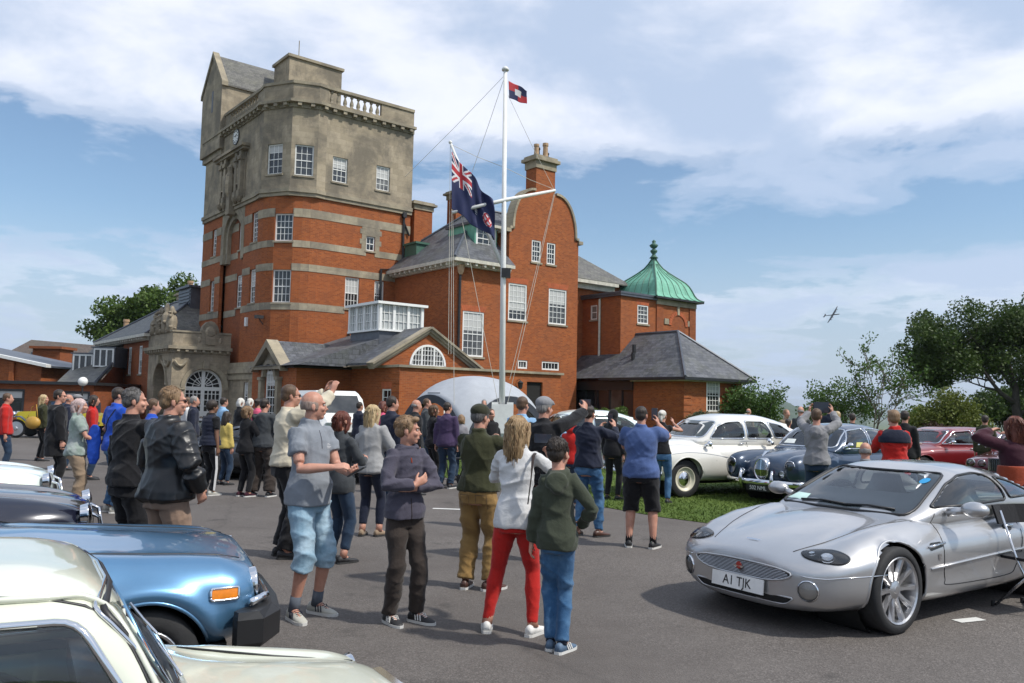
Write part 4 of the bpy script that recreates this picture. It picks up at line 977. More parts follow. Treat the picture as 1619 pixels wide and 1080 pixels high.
m.poly([(-44, yH, 0), (-30.6, yH, 0), (-30.6, yH, 3.5), (-44, yH, 6.0)]); m.poly([(-30.6, yH, 0), (-30.6, yH + 8, 0), (-30.6, yH + 8, 3.5), (-30.6, yH, 3.5)]); m.box(-32.6, -32.3, yH - .2, yH, 0, 3.7); m.build('brick_wall', 'brick', L2)
m = wl(L2); m.loft([[(x, y, z) for y, z in ((yH - .4, zz), (yH - .4, zz + .2), (yH + .2, zz + .2), (yH + .2, zz))] for x, zz in ((-44, 6.02), (-37, 4.72), (-33.2, 4.0), (-30.1, 3.42))]); m.build('white_roof_edge', 'white_paint', L2, flipcheck=True)
m = wl(L2); m.loft([[(x, y, z) for y, z in ((yH + .2, zz), (yH + .2, zz + .12), (yH + 8, zz + .12), (yH + 8, zz))] for x, zz in ((-44, 6.02), (-30.1, 3.42))]); m.build('roof', 'lead', L2, flipcheck=True)
L3 = empty('tiled_roof_house', (-44, 80, 0), 0, 'distant house with a broad dark tiled roof behind the brick hall', 'house')
m = wl(L3); R_ = [(-50, 76, 3.3), (-38, 76, 3.0), (-40.3, 80, 6.5), (-46.5, 80, 6.9), (-38, 85, 3.0), (-50, 85, 3.3)]
for q in ((0, 1, 2, 3), (1, 4, 2), (5, 0, 3), (4, 5, 3, 2)): m.poly([R_[i] for i in q])
m.build('roof', 'tile_brown', L3); m = wl(L3); m.box(-49.5, -38.4, 76.5, 84.5, 0, 3.1); m.build('brick_wall', 'brick_old', L3)
m = wl(L3); m.box(-38.2, -36.0, 66, 68.0, 0, 5.3); m.box(-38.4, -35.8, 65.8, 68.2, 5.3, 5.5); m.build('chimney', 'brick_old', L3)
m = wl(L3); m.tube([(-40, 70, 0), (-40, 70, 4.9)], .45, 10); m.lathe((-40, 70, 4.9), [(0, .6), (.3, .6), (.5, .1)], 10); m.build('roof_vent', 'lead', L3)
# slope-roofed wing between the block and the porch
J.off = tuple(J.root.location); J.root.rotation_euler = (0, 0, 0)
for c in list(J.root.children): bpy.data.objects.remove(c)
J.root.location = (-18, 52, 0)
jb = lambda: MB((-18, 52, 0))
a = D(85, 608, 52); b = D(152, 546, 60); c = D(205, 546, 57); d = D(149, 608, 50.2)
m = jb(); m.loft([[tuple(p), tuple(p + Vector((0, 0, -.15)))] for p in (a, b, c, d)] + [[tuple(a), tuple(a + Vector((0, 0, -.15)))]], cap=False, closed=False); m.poly([tuple(p) for p in (a, d, c, b)]); m.build('roof', 'slate_old', J.root)
m = jb(); e = Vector((.12, -.1, -.16)); f = D(240, 546, 55.5)
m.poly([(d.x, d.y, 0), (c.x, c.y, 0), tuple(c + e), tuple(d + e)]); m.poly([(c.x, c.y, 0), (f.x, f.y, 0), tuple(f), tuple(c + e)]); m.build('gable_wall', 'brick_old', J.root)
m = jb(); m.tube([d + Vector((0, -.08, .05)), c + Vector((0, -.08, .05))], .09, 4); m.build('verge', 'lead', J.root)
for k, (px, py, Y) in enumerate(((131, 577, 54.5), (164, 568, 53.5))):
 p = D(px, py, Y); m = jb(); m.box(p.x - .72, p.x + .72, p.y, p.y + 3.2, p.z - .5, p.z + .72); m.build('dormer', 'lead', J.root)
 m = jb(); P = (p.x - .66, p.y - .03); m.obox(P, (1, 0), 0, 1.32, -.02, .03, p.z - .5, p.z - .42); m.obox(P, (1, 0), 0, 1.32, -.02, .03, p.z + .6, p.z + .72)
 for q in (0, .4, .8, 1.22): m.obox(P, (1, 0), q, q + .1, -.02, .028, p.z - .42, p.z + .6)
 w = m.build('window', 'white_frame', J.root); m = jb(); m.obox(P, (1, 0), .05, 1.27, -.01, .0, p.z - .45, p.z + .65); m.build('pane', 'glass_win', w)
 m = jb(); m.box(p.x - .8, p.x + .8, p.y - .1, p.y + 3.2, p.z + .72, p.z + .8); m.build('dormer_roof', 'lead', J.root)
# ---------------------------------------------------------------- ground, lawn, far country
def sheet(name, pts, z, mat, kind='structure', sub=0):
 m = MB(); m.poly([(x, y, z) for x, y in pts]); o = m.build(name, mat); tag(o, kind=kind); return o
NRM = 60
def ground():
 m = MB(); rings = [0.01, 70, 100, 130, 180, 260, 400, 700, 1200, 2200, 4500, 9000, 16000]
 hz = [0, 0, -1, -4, -10, -20, -32, -42, -50, -55, -60, -60, -60]
 m.loft([[(r * math.cos(2 * PI * k / 72), 20 + r * math.sin(2 * PI * k / 72), z - .03) for k in range(72)] for r, z in zip(rings, hz)], cap=False)
 o = m.build('ground', 'field', smooth=True); tag(o, kind='structure'); return o
ground()
simple('kerbstone', (.30, .27, .23), .85, 0, .2, 3)
fore = [G(-200, 1075), (-60, 3), (-60, 47), (-16, 58)]
aspx = [(-60, -12), (60, -12), (60, 9)]
edge = [G(1619, 905), G(1450, 868), G(1300, 848), G(1130, 829), G(1045, 818), G(960, 803), G(860, 786), G(760, 768), G(690, 752), G(640, 740), G(600, 722), G(540, 700)]
edge_xy = [(p.x, p.y) for p in edge]
sheet('forecourt', [(-60, -12), (60, -12), (60, 15)] + [(14, 11.2)] + edge_xy + [(-9.0, 33.0), (-14, 44), (-18, 58), (-60, 58)], 0.0, 'asphalt')
lawn_poly = edge_xy[::-1] + [(14, 11.2), (60, 15), (60, 68), (8, 66), (-2, 48), (-9, 34)]
sheet('lawn', lawn_poly, 0.008, 'lawn')
# grass blades near the kerb, as one body of grass
def grass(n=90000):
 P = []; ex = np.array(edge_xy)
 pts = []
 while len(pts) < n:
  k = RNG.random(n)
  px = RNG.uniform(600, 1640, n); py = 697 + 190 * RNG.random(n) ** 1.0
  for a, b in zip(px, py):
   g = G(a, b)
   pts.append((g.x + RNG.normal(0, .05), g.y + RNG.normal(0, .15)))
  if len(pts) > n: break
 pts = np.array(pts[:n])
 poly = np.array(lawn_poly); x, y = pts[:, 0], pts[:, 1]; ins = np.zeros(len(pts), bool); j = len(poly) - 1
 for i in range(len(poly)):
  xi, yi, xj, yj = *poly[i], *poly[j]
  ins ^= ((yi > y) != (yj > y)) & (x < (xj - xi) * (y - yi) / (yj - yi + 1e-12) + xi); j = i
 pts = pts[ins]; n = len(pts)
 h = RNG.uniform(.018, .05, n); w = RNG.uniform(.004, .009, n) * (1 + pts[:, 1] / 30); a = RNG.uniform(0, 2 * PI, n); lean = RNG.normal(0, .035, (n, 2))
 ca, sa = np.cos(a) * w, np.sin(a) * w
 v = np.zeros((n, 3, 3)); v[:, 0, :2] = pts + np.stack([ca, sa], 1); v[:, 1, :2] = pts - np.stack([ca, sa], 1); v[:, 2, :2] = pts + lean
 v[:, :2, 2] = .008; v[:, 2, 2] = .008 + h
 o = np_mesh('grass', v.reshape(-1, 3), np.arange(3 * n).reshape(-1, 3), 'grass_blade'); tag(o, kind='stuff')
grass()
# painted bay marks on the asphalt
for px, py, dx, dy, l in ((757, 803, 1, -.1, .5), (1532, 981, .9, .35, .28), (706, 805, 1, -.1, .45)):
 p = G(px, py); m = MB((p.x, p.y, 0)); d = Vector((dx, dy)).normalized(); q = Vector((-d.y, d.x)) * .05; c = Vector((p.x, p.y))
 m.poly([(*(c - d * l / 2 - q), .005), (*(c + d * l / 2 - q), .005), (*(c + d * l / 2 + q), .005), (*(c - d * l / 2 + q), .005)])
 o = m.build('bay_marking', 'white_paint', loc=(p.x, p.y, 0)); tag(o, kind='structure')
# wooded hills on the horizon
def hills(name, R, a0, a1, top, base, seed, mat):
 r = np.random.default_rng(seed); n = 160; prof = np.zeros(n); t = np.linspace(0, 1, n)
 for f in (2, 4, 9, 20, 45, 80): prof += np.sin(2 * PI * (f * t + r.random())) / f ** .8 * r.uniform(.5, 1)
 prof = (prof - prof.min()) / (prof.max() - prof.min()); rings = []
 for i in range(n):
  a = math.radians(a0 + (a1 - a0) * t[i]); z = base + (top - base) * (.72 + .28 * prof[i]); d = Vector((math.sin(a), math.cos(a)))
  rings.append([(d.x * (R - R * .12), d.y * (R - R * .12), base), (d.x * (R - R * .05), d.y * (R - R * .05), base + (z - base) * .7), (d.x * R, d.y * R, z), (d.x * R * 1.1, d.y * R * 1.1, z), (d.x * R * 1.3, d.y * R * 1.3, base)])
 m = MB(); m.loft(rings, cap=False, closed=False); o = m.build(name, mat, smooth=True); tag(o, kind='structure')
hills('wooded_hills', 2600, 8, 23.2, 34, -62, 3, 'hillwood')
hills('far_hills', 7500, -50, 50, 26, -70, 5, 'hillwood')
# ---------------------------------------------------------------- trees and bushes
def leaf_cloud(centers, radii, n, size, rng, flat=.8):
 c = np.array(centers); r = np.array(radii); p = r ** 2; p /= p.sum(); k = rng.choice(len(c), n, p=p)
 d = rng.normal(size=(n, 3)); d /= np.linalg.norm(d, axis=1)[:, None]; rad = r[k] * (rng.random(n) ** .42)
 q = c[k] + d * rad[:, None] * np.array([1, 1, flat])
 a = rng.normal(size=(n, 3)); a /= np.linalg.norm(a, axis=1)[:, None]; b = np.cross(a, rng.normal(size=(n, 3))); b /= np.linalg.norm(b, axis=1)[:, None]
 s = size * rng.uniform(.6, 1.3, n)[:, None]
 v = np.stack([q - a * s, q + b * s * .55 + d * s * .1, q + a * s, q - b * s * .55], 1)
 return v.reshape(-1, 3)
def limb(m, p, d, L, r, lv, rng, tips, up=.15, spread=.55, nseg=5, kids=3, minr=.012):
 pts = [p.copy()]; rr = [r]; q = p.copy(); dd = d.copy()
 for i in range(nseg):
  dd = (dd + Vector(rng.normal(0, .16, 3)) + Vector((0, 0, up * .3))).normalized(); q = q + dd * L / nseg; pts.append(q.copy()); rr.append(max(minr, r * (1 - .75 * (i + 1) / nseg)))
 m.tube(pts, rr, 7 if r > .08 else 5)
 tips.append((q, lv))
 if lv > 0:
  for k in range(kids):
   f = .35 + .6 * (k + rng.random() * .6) / kids; i = min(nseg - 1, int(f * nseg)); b = pts[i].lerp(pts[i + 1], f * nseg - i)
   az = rng.random() * 2 * PI; x, y = frame_of(dd); nd = (dd + (x * math.cos(az) + y * math.sin(az)) * spread * rng.uniform(.8, 1.6)).normalized()
   limb(m, b, nd, L * rng.uniform(.5, .72), rr[i] * .62, lv - 1, rng, tips, up, spread, nseg, kids, minr)
def tree(name, loc, H, crown, label, cat='tree', group=None, leaf='leaf_oak', n=9000, size=.12, seed=1, trunk=.3, lv=3, rad=.6, spread=.6, kids=3, first=.3, flat=.8, lean=(0, 0), multi=1):
 rng = np.random.default_rng(seed); root = empty(name, loc, 0, label, cat, group); m = MB(); tips = []
 for s in range(multi):
  d = Vector((lean[0] + (rng.normal(0, .25) if multi > 1 else 0), lean[1] + (rng.normal(0, .25) if multi > 1 else 0), 1)).normalized()
  limb(m, Vector((rng.normal(0, .1) if multi > 1 else 0, 0, -.05)), d, H * .8, trunk / (1 if multi == 1 else 1.6), lv, rng, tips, .15, spread, 6, kids)
 m.build('trunk', 'bark' if leaf != 'leaf_dark' else 'bark_dark', root, smooth=True)
 T_ = np.array([t[0] for t in tips if t[0].z > H * first]);
 if crown is not None:
  T_[:, 0] *= crown[0]; T_[:, 1] *= crown[1]
 R_ = rng.uniform(.6, 1.25, len(T_)) * rad
 v = leaf_cloud(T_, R_, n, size, rng, flat)
 np_mesh('crown', v, np.arange(len(v)).reshape(-1, 4), leaf, root)
 return root
def bush(name, loc, r, label, cat='bush', leaf='leaf_bay', n=5000, size=.06, seed=1, lumps=14, group=None):
 rng = np.random.default_rng(seed); root = empty(name, loc, 0, label, cat, group)
 C = []; R = []
 for k in range(lumps):
  d = rng.normal(size=3); d /= np.linalg.norm(d); d[2] = abs(d[2]); C.append((d[0] * r[0] * .62, d[1] * r[1] * .62, r[2] * (.30 + .52 * d[2]))); R.append(min(r) * rng.uniform(.32, .5))
 v = leaf_cloud(C, R, n, size, rng, 1); v = v[:]; v[:, 2] = np.maximum(v[:, 2], .01)
 np_mesh('foliage', v, np.arange(len(v)).reshape(-1, 4), leaf, root)
 m = MB(); rr = rng
 for k in range(9):
  c = C[k % len(C)]; m.tube([(rr.normal(0, .06), rr.normal(0, .06), -.03), (c[0] * .4, c[1] * .4, c[2] * .5), c], [.035, .025, .01], 5)
 m.build('stem', 'bark', root); return root
p = D(240, 600, 88); tree('oak_tree', (p.x, p.y, 0), 9.6, (1.0, 1), 'spreading green oak standing behind the brick range beside the tower', leaf='leaf_oak', n=24000, size=.2, seed=4, trunk=.5, rad=1.35, lv=3, spread=.75, kids=4, first=.35)
p = D(300, 600, 92); tree('oak_tree', (p.x + .5, p.y, 0), 10.6, (.8, 1), 'taller oak crown rising right beside the tower behind its chimney', leaf='leaf_oak', n=20000, size=.2, seed=9, trunk=.5, rad=1.35, lv=3, spread=.75, kids=4, first=.4)
p = D(1570, 690, 46); tree('oak_tree', (p.x + 1.6, p.y, -.3), 6.9, (1.35, 1.1), 'large dark gnarled oak with wide bare limbs behind the red saloons', leaf='leaf_dark', n=60000, size=.10, seed=12, trunk=.34, rad=.95, lv=3, spread=1.0, kids=5, first=.2, flat=.9)
p = D(1385, 690, 38); tree('young_tree', (p.x, p.y, -.2), 3.9, (1.0, 1.0), 'slim young tree with thin airy branches in front of the distant valley', leaf='leaf_fresh', n=2600, size=.07, seed=21, trunk=.07, rad=.35, lv=3, spread=.5, kids=3, first=.4, multi=3)
p = D(1345, 690, 41); tree('young_tree', (p.x, p.y, -.2), 2.6, (1.25, 1.1), 'low bushy sapling beside the slim young tree', leaf='leaf_fresh', n=5200, size=.07, seed=22, trunk=.06, rad=.45, lv=2, spread=.8, kids=4, first=.15, multi=4)
p = D(1205, 690, 45); tree('young_tree', (p.x - .3, p.y, -.3), 2.7, (1.15, 1.1), 'leafy shrub-like tree at the right corner of the slate roofed extension', leaf='leaf_fresh', n=6500, size=.085, seed=23, trunk=.07, rad=.55, lv=2, spread=.75, kids=4, first=.12, multi=5)
p = G(1515, 715); p = D(1505, 700, 34); bush('rounded_shrub', (p.x, p.y, 0), (1.75, 1.5, 2.6), 'big rounded yellow-green shrub behind the red saloons', leaf='leaf_shrub', n=11000, size=.065, seed=3, lumps=34)
p = D(1455, 700, 36); bush('laurel_shrub', (p.x, p.y, 0), (1.4, 1.3, 1.9), 'dark shrub between the young tree and the rounded yellow-green shrub', leaf='leaf_oak', n=6000, size=.07, seed=5, lumps=22)
p = D(1470, 690, 33); bush('copper_shrub', (p.x, p.y, 0), (1.1, .9, 1.25), 'low bronze leaved shrub in front of the rounded shrub', leaf='leaf_red', n=2600, size=.06, seed=6, lumps=14)
p = D(1590, 690, 60); bush('hedge_bush', (p.x, p.y, 0), (5, 2, 3.6), 'dark hedge mass at the foot of the gnarled oak', leaf='leaf_dark', n=9000, size=.14, seed=8, lumps=30)
p = D(1107, 668, 37.6); bush('clipped_bush', (p.x, p.y, 0), (.95, .8, 1.55), 'rounded grey-green bush against the brick extension wall', leaf='leaf_bay', n=6500, size=.05, seed=7, lumps=26)
for k, (px, Y, r, l) in enumerate(((915, 43.5, .8, 'dark bay shrub nearest the brick wing in front of the dark glazing'), (948, 43, .85, 'bay shrub second from the brick wing under the dark glazing'), (980, 41.5, .9, 'bay shrub farthest along the dark glazing beside the brick extension'))):
 p = D(px, 660, Y); bush('bay_shrub', (p.x, p.y, 0), (r, r * .8, 1.75), l, leaf='leaf_oak', n=3500, size=.06, seed=30 + k, lumps=16, group='bay shrubs in front of the glazing')
# ---------------------------------------------------------------- vehicles
def paint(key, col, metal=0.0, rough=.28, flake=.0):
 t = NT(key); p = t.co('Object'); n = t.noise(p, 3, 4)
 c = t.mix(t.ramp(n, [(.3, 0.), (.7, 1.)]), tuple(x * .95 for x in col), tuple(min(1, x * 1.05) for x in col))
 t.set(Base_Color=c, Metallic=metal, Roughness=rough, Coat_Weight=1.0, Coat_Roughness=.04, Specular_IOR_Level=.5)
 if flake: t.set(Roughness=t.ramp(t.noise(p, 900, 1), [(.3, rough - .06), (.7, rough + .08)]))
 MATS[key] = t.m
paint('paint_silver', (.48, .48, .485), .75, .34, 1); paint('paint_white', (.72, .70, .64)); paint('paint_navy', (.014, .034, .072), .25, .3); paint('paint_red', (.20, .012, .016), .15, .3)
paint('paint_maroon', (.12, .012, .022), .2, .3); paint('paint_cream', (.64, .66, .55)); paint('paint_blue', (.10, .235, .40), .55, .33, 1); paint('paint_darkblue', (.010, .012, .026), .1, .2)
paint('paint_pale', (.66, .74, .70)); paint('paint_black', (.012, .013, .015), .1, .22); paint('paint_yellow', (.62, .50, .03)); paint('paint_grey', (.05, .055, .065), .4, .3)
simple('chrome', (.72, .73, .75), .09, 1.0, .03); simple('alloy', (.50, .50, .51), .3, .9, .08); simple('rubber', (.016, .016, .017), .75, 0, .2, 20, .3, 90); simple('black_trim', (.014, .014, .015), .45)
simple('seat_leather', (.30, .30, .28), .5); simple('seat_dark', (.03, .028, .028), .6); simple('wood_dash', (.12, .05, .02), .3); simple('amber', (.75, .22, .01), .2, 0, .1, 40); simple('plate_white', (.78, .78, .76), .35); simple('plate_black', (.015, .015, .016), .3); simple('plate_text', (.02, .02, .02), .4); simple('plate_silver', (.72, .72, .72), .35)
simple('paper', (.75, .78, .74), .6); simple('paper_yellow', (.72, .66, .22), .6); simple('paper_green', (.50, .68, .62), .6); simple('wheel_cream', (.62, .58, .46), .4); simple('hub_yellow', (.7, .55, .04), .35); simple('badge_red', (.35, .04, .03), .4); simple('sticker_blue', (.02, .25, .5), .4); simple('under', (.010, .010, .010), .9)
def carglass(key, tint, k):
 t = NT(key); tr = t.new('ShaderNodeBsdfTransparent'); tr.inputs[0].default_value = (*tint, 1); gl = t.new('ShaderNodeBsdfGlossy'); gl.inputs['Roughness'].default_value = .02
 lw = t.new('ShaderNodeFresnel'); lw.inputs[0].default_value = 1.52; mx = t.new('ShaderNodeMixShader'); t.l.new(t.math('ADD', t.math('MULTIPLY', lw.outputs[0], k), .04), mx.inputs[0]); t.l.new(tr.outputs[0], mx.inputs[1]); t.l.new(gl.outputs[0], mx.inputs[2]); t.l.new(mx.outputs[0], t.out.inputs[0]); MATS[key] = t.m
carglass('car_glass', (.50, .56, .54), 1.6); carglass('lamp_glass', (.92, .93, .93), 1.2); carglass('car_glass_clear', (.66, .74, .75), 1.5)
def pchip(xs, ys, x):
 xs, ys = np.array(xs, float), np.array(ys, float); h = np.diff(xs); d = np.diff(ys) / h; m = np.zeros(len(xs))
 for i in range(1, len(xs) - 1):
  if d[i - 1] * d[i] > 0: w1, w2 = 2 * h[i] + h[i - 1], h[i] + 2 * h[i - 1]; m[i] = (w1 + w2) / (w1 / d[i - 1] + w2 / d[i])
 m[0], m[-1] = d[0], d[-1]
 i = np.clip(np.searchsorted(xs, x) - 1, 0, len(h) - 1); t = (x - xs[i]) / h[i]
 return (2 * t**3 - 3 * t**2 + 1) * ys[i] + (t**3 - 2 * t**2 + t) * h[i] * m[i] + (-2 * t**3 + 3 * t**2) * ys[i + 1] + (t**3 - t**2) * h[i] * m[i + 1]
def inpoly(x, y, poly):
 ins = np.zeros(len(x), bool); j = len(poly) - 1
 for i in range(len(poly)):
  xi, yi = poly[i]; xj, yj = poly[j]
  ins ^= ((yi > y) != (yj > y)) & (x < (xj - xi) * (y - yi) / (yj - yi + 1e-12) + xi); j = i
 return ins
def smooth_poly(pts, n=4, closed=True):
 P = [Vector(p) for p in pts]; L = len(P); out = []
 for i in range(L if closed else L - 1):
  p0, p1, p2, p3 = (P[(i - 1) % L], P[i], P[(i + 1) % L], P[(i + 2) % L]) if closed else (P[max(i - 1, 0)], P[i], P[i + 1], P[min(i + 2, L - 1)])
  for k in range(n):
   t = k / n; out.append(.5 * ((2 * p1) + (p2 - p0) * t + (2 * p0 - 5 * p1 + 4 * p2 - p3) * t * t + (3 * p1 - p0 - 3 * p2 + p3) * t**3))
 if not closed: out.append(P[-1])
 return out
def round_poly(pts, r=.05, n=4):      # polygon with rounded corners
 P = [Vector(p) for p in pts]; out = []; L = len(P)
 for i in range(L):
  a, b, c = P[i - 1], P[i], P[(i + 1) % L]; u, v = a - b, c - b; k = min(r, u.length * .45, v.length * .45); s, e = b + u.normalized() * k, b + v.normalized() * k
  for q in range(n + 1):
   t = q / n; out.append(s * (1 - t)**2 + b * 2 * t * (1 - t) + e * t * t)
  m = 3
  nx = P[(i + 1) % L]; w = P[(i + 2) % L]; e2 = nx + (b - nx).normalized() * min(r, (b - nx).length * .45, (w - nx).length * .45)
  for q in range(1, m): out.append(e.lerp(e2, q / m))
 return out
SIDE = lambda s=1: (Vector((0, 3 * s, 0)), Vector((1, 0, 0)), Vector((0, 0, 1)), Vector((0, -s, 0)))
FRONT = (Vector((4, 0, 0)), Vector((0, 1, 0)), Vector((0, 0, 1)), Vector((-1, 0, 0)))
REAR = (Vector((-4, 0, 0)), Vector((0, 1, 0)), Vector((0, 0, 1)), Vector((1, 0, 0)))
TOP = (Vector((0, 0, 3)), Vector((1, 0, 0)), Vector((0, 1, 0)), Vector((0, 0, -1)))
class Car:
 def __init__(s, name, loc, heading, label, cat='car', group=None):
  s.root = empty(name, loc, heading, label, cat, group); s.shells = []; s.bvh = None; s.arches = []; s.wins = []; s.cabin = None
 def shell(s, st, mat, N=100, Mq=13, mod=None, name='body', dy=0, arches=True, mirror=False, cap=True):
  st = sorted(st); xs = [r[0] for r in st]; a, b = xs[0], xs[-1]
  t = np.linspace(0, 1, N); t = t + .35 * (-np.sin(2 * PI * t) / (2 * PI)); X = a + (b - a) * t
  zb, zw, zt, w, nu, nl = (pchip(xs, [r[k] for r in st], X) for k in range(1, 7))
  th = np.linspace(0, PI / 2, Mq)
  def curve(sg):
   c, q = np.cos(th)[None], np.sin(th)[None]; ru = (c**nu[:, None] + q**nu[:, None])**(-1 / nu[:, None]); rl = (c**nl[:, None] + q**nl[:, None])**(-1 / nl[:, None])
   yu = w[:, None] * c * ru; zu = zw[:, None] + (zt - zw)[:, None] * q * ru; yl = w[:, None] * c * rl; zl = zw[:, None] - (zw - zb)[:, None] * q * rl
   return yu, zu, yl, zl
  yu, zu, yl, zl = curve(1)
  Y = np.concatenate([yu, -yu[:, -2::-1], -yl[:, 1:], yl[:, -2:0:-1]], 1); Z = np.concatenate([zu, zu[:, -2::-1], zl[:, 1:], zl[:, -2:0:-1]], 1)
  m = Y.shape[1]; XX = np.repeat(X[:, None], m, 1)
  if mod is not None: XX, Y, Z = mod(XX, Y, Z)
  co = np.stack([XX, Y + dy, Z], 2).reshape(-1, 3)
  i, j = np.meshgrid(np.arange(N - 1), np.arange(m), indexing='ij'); k = (j + 1) % m
  F = np.stack([i * m + j, i * m + k, (i + 1) * m + k, (i + 1) * m + j], 2).reshape(-1, 4)[:, ::-1]
  s.shells.append([co, F, mat, name, arches, N, m, cap]);
  if mirror:
   c2 = co.copy(); c2[:, 1] *= -1; s.shells.append([c2, F[:, ::-1].copy(), mat, name, arches, N, m, cap])
  return s
 def make_bvh(s):
  V, P, b = [], [], 0
  for co, F, mat, name, ar, N, m, cap in s.shells:
   V += [tuple(x) for x in co]; P += [tuple(int(i) + b for i in f) for f in F]
   P += [tuple(b + j for j in range(m)), tuple(b + (N - 1) * m + j for j in range(m))[::-1]]; b += len(co)
  s.bvh = BVHTree.FromPolygons(V, P)
 def hit(s, fr, a, b, off=.004):
  O, ex, ey, d = fr; o = O + ex * a + ey * b
  p, n, i, dist = s.bvh.ray_cast(o, d)
  if p is None: return None
  if n.dot(d) > 0: n = -n
  return p + n * off, n
 def patch(s, fr, outline, mat, name, off=.004, parent=None, rings=5, bulge=0):
  C = sum((Vector(p) for p in outline), Vector((0, 0))) / len(outline); n = len(outline); vs = []
  ok = s.hit(fr, *C, off)
  for r in range(rings):
   f = 1 - r / rings
   for p in outline:
    q = C + (Vector(p) - C) * f; h = s.hit(fr, q.x, q.y, off + bulge * (1 - f * f)); vs.append(h)
  vs.append(s.hit(fr, C.x, C.y, off + bulge))
  last = None; pts = []
  nn = Vector((0, 0, 0))
  for h in vs:
   if h is not None: last = h[0]; nn += h[1]
   pts.append(last if last is not None else Vector((0, 0, 0)))
  fs = [(r * n + j, r * n + (j + 1) % n, (r + 1) * n + (j + 1) % n, (r + 1) * n + j) for r in range(rings - 1) for j in range(n)] + [((rings - 1) * n + j, (rings - 1) * n + (j + 1) % n, rings * n) for j in range(n)]
  me = bpy.data.meshes.new(name); me.from_pydata([tuple(p) for p in pts], [], fs); me.update()
  if len(me.polygons) and sum((p.normal for p in me.polygons), Vector()).dot(nn) < 0: me.flip_normals()
  return link(name, me, mat, parent or s.root, True)
 def strip(s, fr, line, r, mat, name, off=.0, closed=True, parent=None, n=6):
  pts = [s.hit(fr, *p, off) for p in line]; pts = [h[0] for h in pts if h]
  if len(pts) < 2: return None
  if closed: pts.append(pts[0])
  m = MB(); m.tube(pts, r, n); return m.build(name, mat, parent or s.root, True)
 def arch(s, x, z, R, y_in=.35): s.arches.append((x, z, R, y_in))
 def window(s, fr, outline, axis, glass='car_glass', name='window', trim=.016, trimmat='black_trim', off=.002, both=False):
  s.wins.append((fr, [tuple(p) for p in outline], axis))
  w = s.patch(fr, outline, glass, name, off, rings=12)
  if trim: s.strip(fr, outline, trim, trimmat, 'window_trim', .002, True, w)
  return w
 def finish(s, floor=True):
  if s.arches: s.lips(s.shells[0][2])
  groups = {}
  for co, F, mat, name, arches, N, m, cap in s.shells:
   co = co.copy(); keep = np.ones(len(F), bool)
   if arches:
    for x, z, R, yin in s.arches:
     d = np.hypot(co[:, 0] - x, co[:, 2] - z); ins = (d < R) & (np.abs(co[:, 1]) > yin)
     keep &= ~ins[F].all(1)
     bd = np.zeros(len(co), bool); bd[np.unique(F[keep & ins[F].any(1)])] = True; bd &= ins
     k = R / np.maximum(d, 1e-4); co[bd, 0] = x + (co[bd, 0] - x) * k[bd]; co[bd, 2] = z + (co[bd, 2] - z) * k[bd]
   cen = co[F].mean(1); e1 = co[F[:, 2]] - co[F[:, 0]]; e2 = co[F[:, 3]] - co[F[:, 1]]; nrm = np.cross(e1, e2)
   if s.cabin and name != 'roof':      # open the deck under the roof so the cabin can be seen into
    x0, x1, yw = s.cabin; keep &= ~((cen[:, 0] > x0) & (cen[:, 0] < x1) & (np.abs(cen[:, 1]) < yw) & (cen[:, 2] > .62))
   for fr, ol, axis in s.wins:
    O, ex, ey, d = fr; A = np.array([ex, ey]).T; q = (co - np.array(O)) @ A
    c = sum((Vector(p) for p in ol), Vector((0, 0))) / len(ol); ol2 = [c + (Vector(p) - c) * .985 for p in ol]
    ins = inpoly(q[:, 0], q[:, 1], [tuple(p) for p in ol2])
    side = (cen @ np.array(O)) > 0 if abs(O.y) > .1 else (nrm @ np.array(d)) < 0
    ii = ins[F].all(1) & side
    keep &= ~ii
    bd = np.zeros(len(co), bool); bd[np.unique(F[keep & ins[F].any(1) & side])] = True; bd &= ins; ix = np.where(bd)[0]      # edge vertices slide onto the outline
    if len(ix):
     A0 = np.array([tuple(p) for p in ol2]); B0 = np.roll(A0, -1, 0); E0 = B0 - A0; qq = q[ix][:, None]
     tt = np.clip(((qq - A0) * E0).sum(2) / np.maximum((E0**2).sum(1), 1e-9), 0, 1); cp = A0 + tt[..., None] * E0; kk = ((qq - cp)**2).sum(2).argmin(1); dq = cp[np.arange(len(ix)), kk] - q[ix]; co[ix] += dq @ A.T
   groups.setdefault((name, mat), []).append((co, F[keep], N, m, cap))
  for (name, mat), L in groups.items():
   V = []; Fs = []; b = 0
   for co, F, N, m, cap in L:
    V.append(co); Fs += [tuple(int(i) + b for i in f) for f in F]
    if cap: Fs.append(tuple(b + j for j in range(m))); Fs.append(tuple(b + (N - 1) * m + j for j in range(m))[::-1])
    b += len(co)
   me = bpy.data.meshes.new(name); me.from_pydata([tuple(p) for p in np.concatenate(V)], [], Fs); me.update(); link(name, me, mat, s.root, True)
  for x, z, R, yin in s.arches:
   for sg in (-1, 1):
    m = MB(); m.loft([[(x + (R + .01) * math.cos(PI * 2 * k / 20), sg * y, z + (R + .01) * math.sin(PI * 2 * k / 20)) for k in range(20)] for y in (yin - .12, yin + .30)], cap=False); m.poly([(x + (R + .01) * math.cos(PI * 2 * k / 20), sg * (yin - .12), z + (R + .01) * math.sin(PI * 2 * k / 20)) for k in range(20)]); m.build('wheel_well', 'under', s.root)
 def lips(s, mat, r=.012, R=.004):
  for x, z, Ra, yin in s.arches:
   for sg in (-1, 1):
    pts = [(x + (Ra + R) * math.cos(a), z + (Ra + R) * math.sin(a)) for a in np.linspace(-.35, PI + .35, 40)]
    s.strip(SIDE(sg), pts, r, mat, 'wheel_arch', -.003, False)
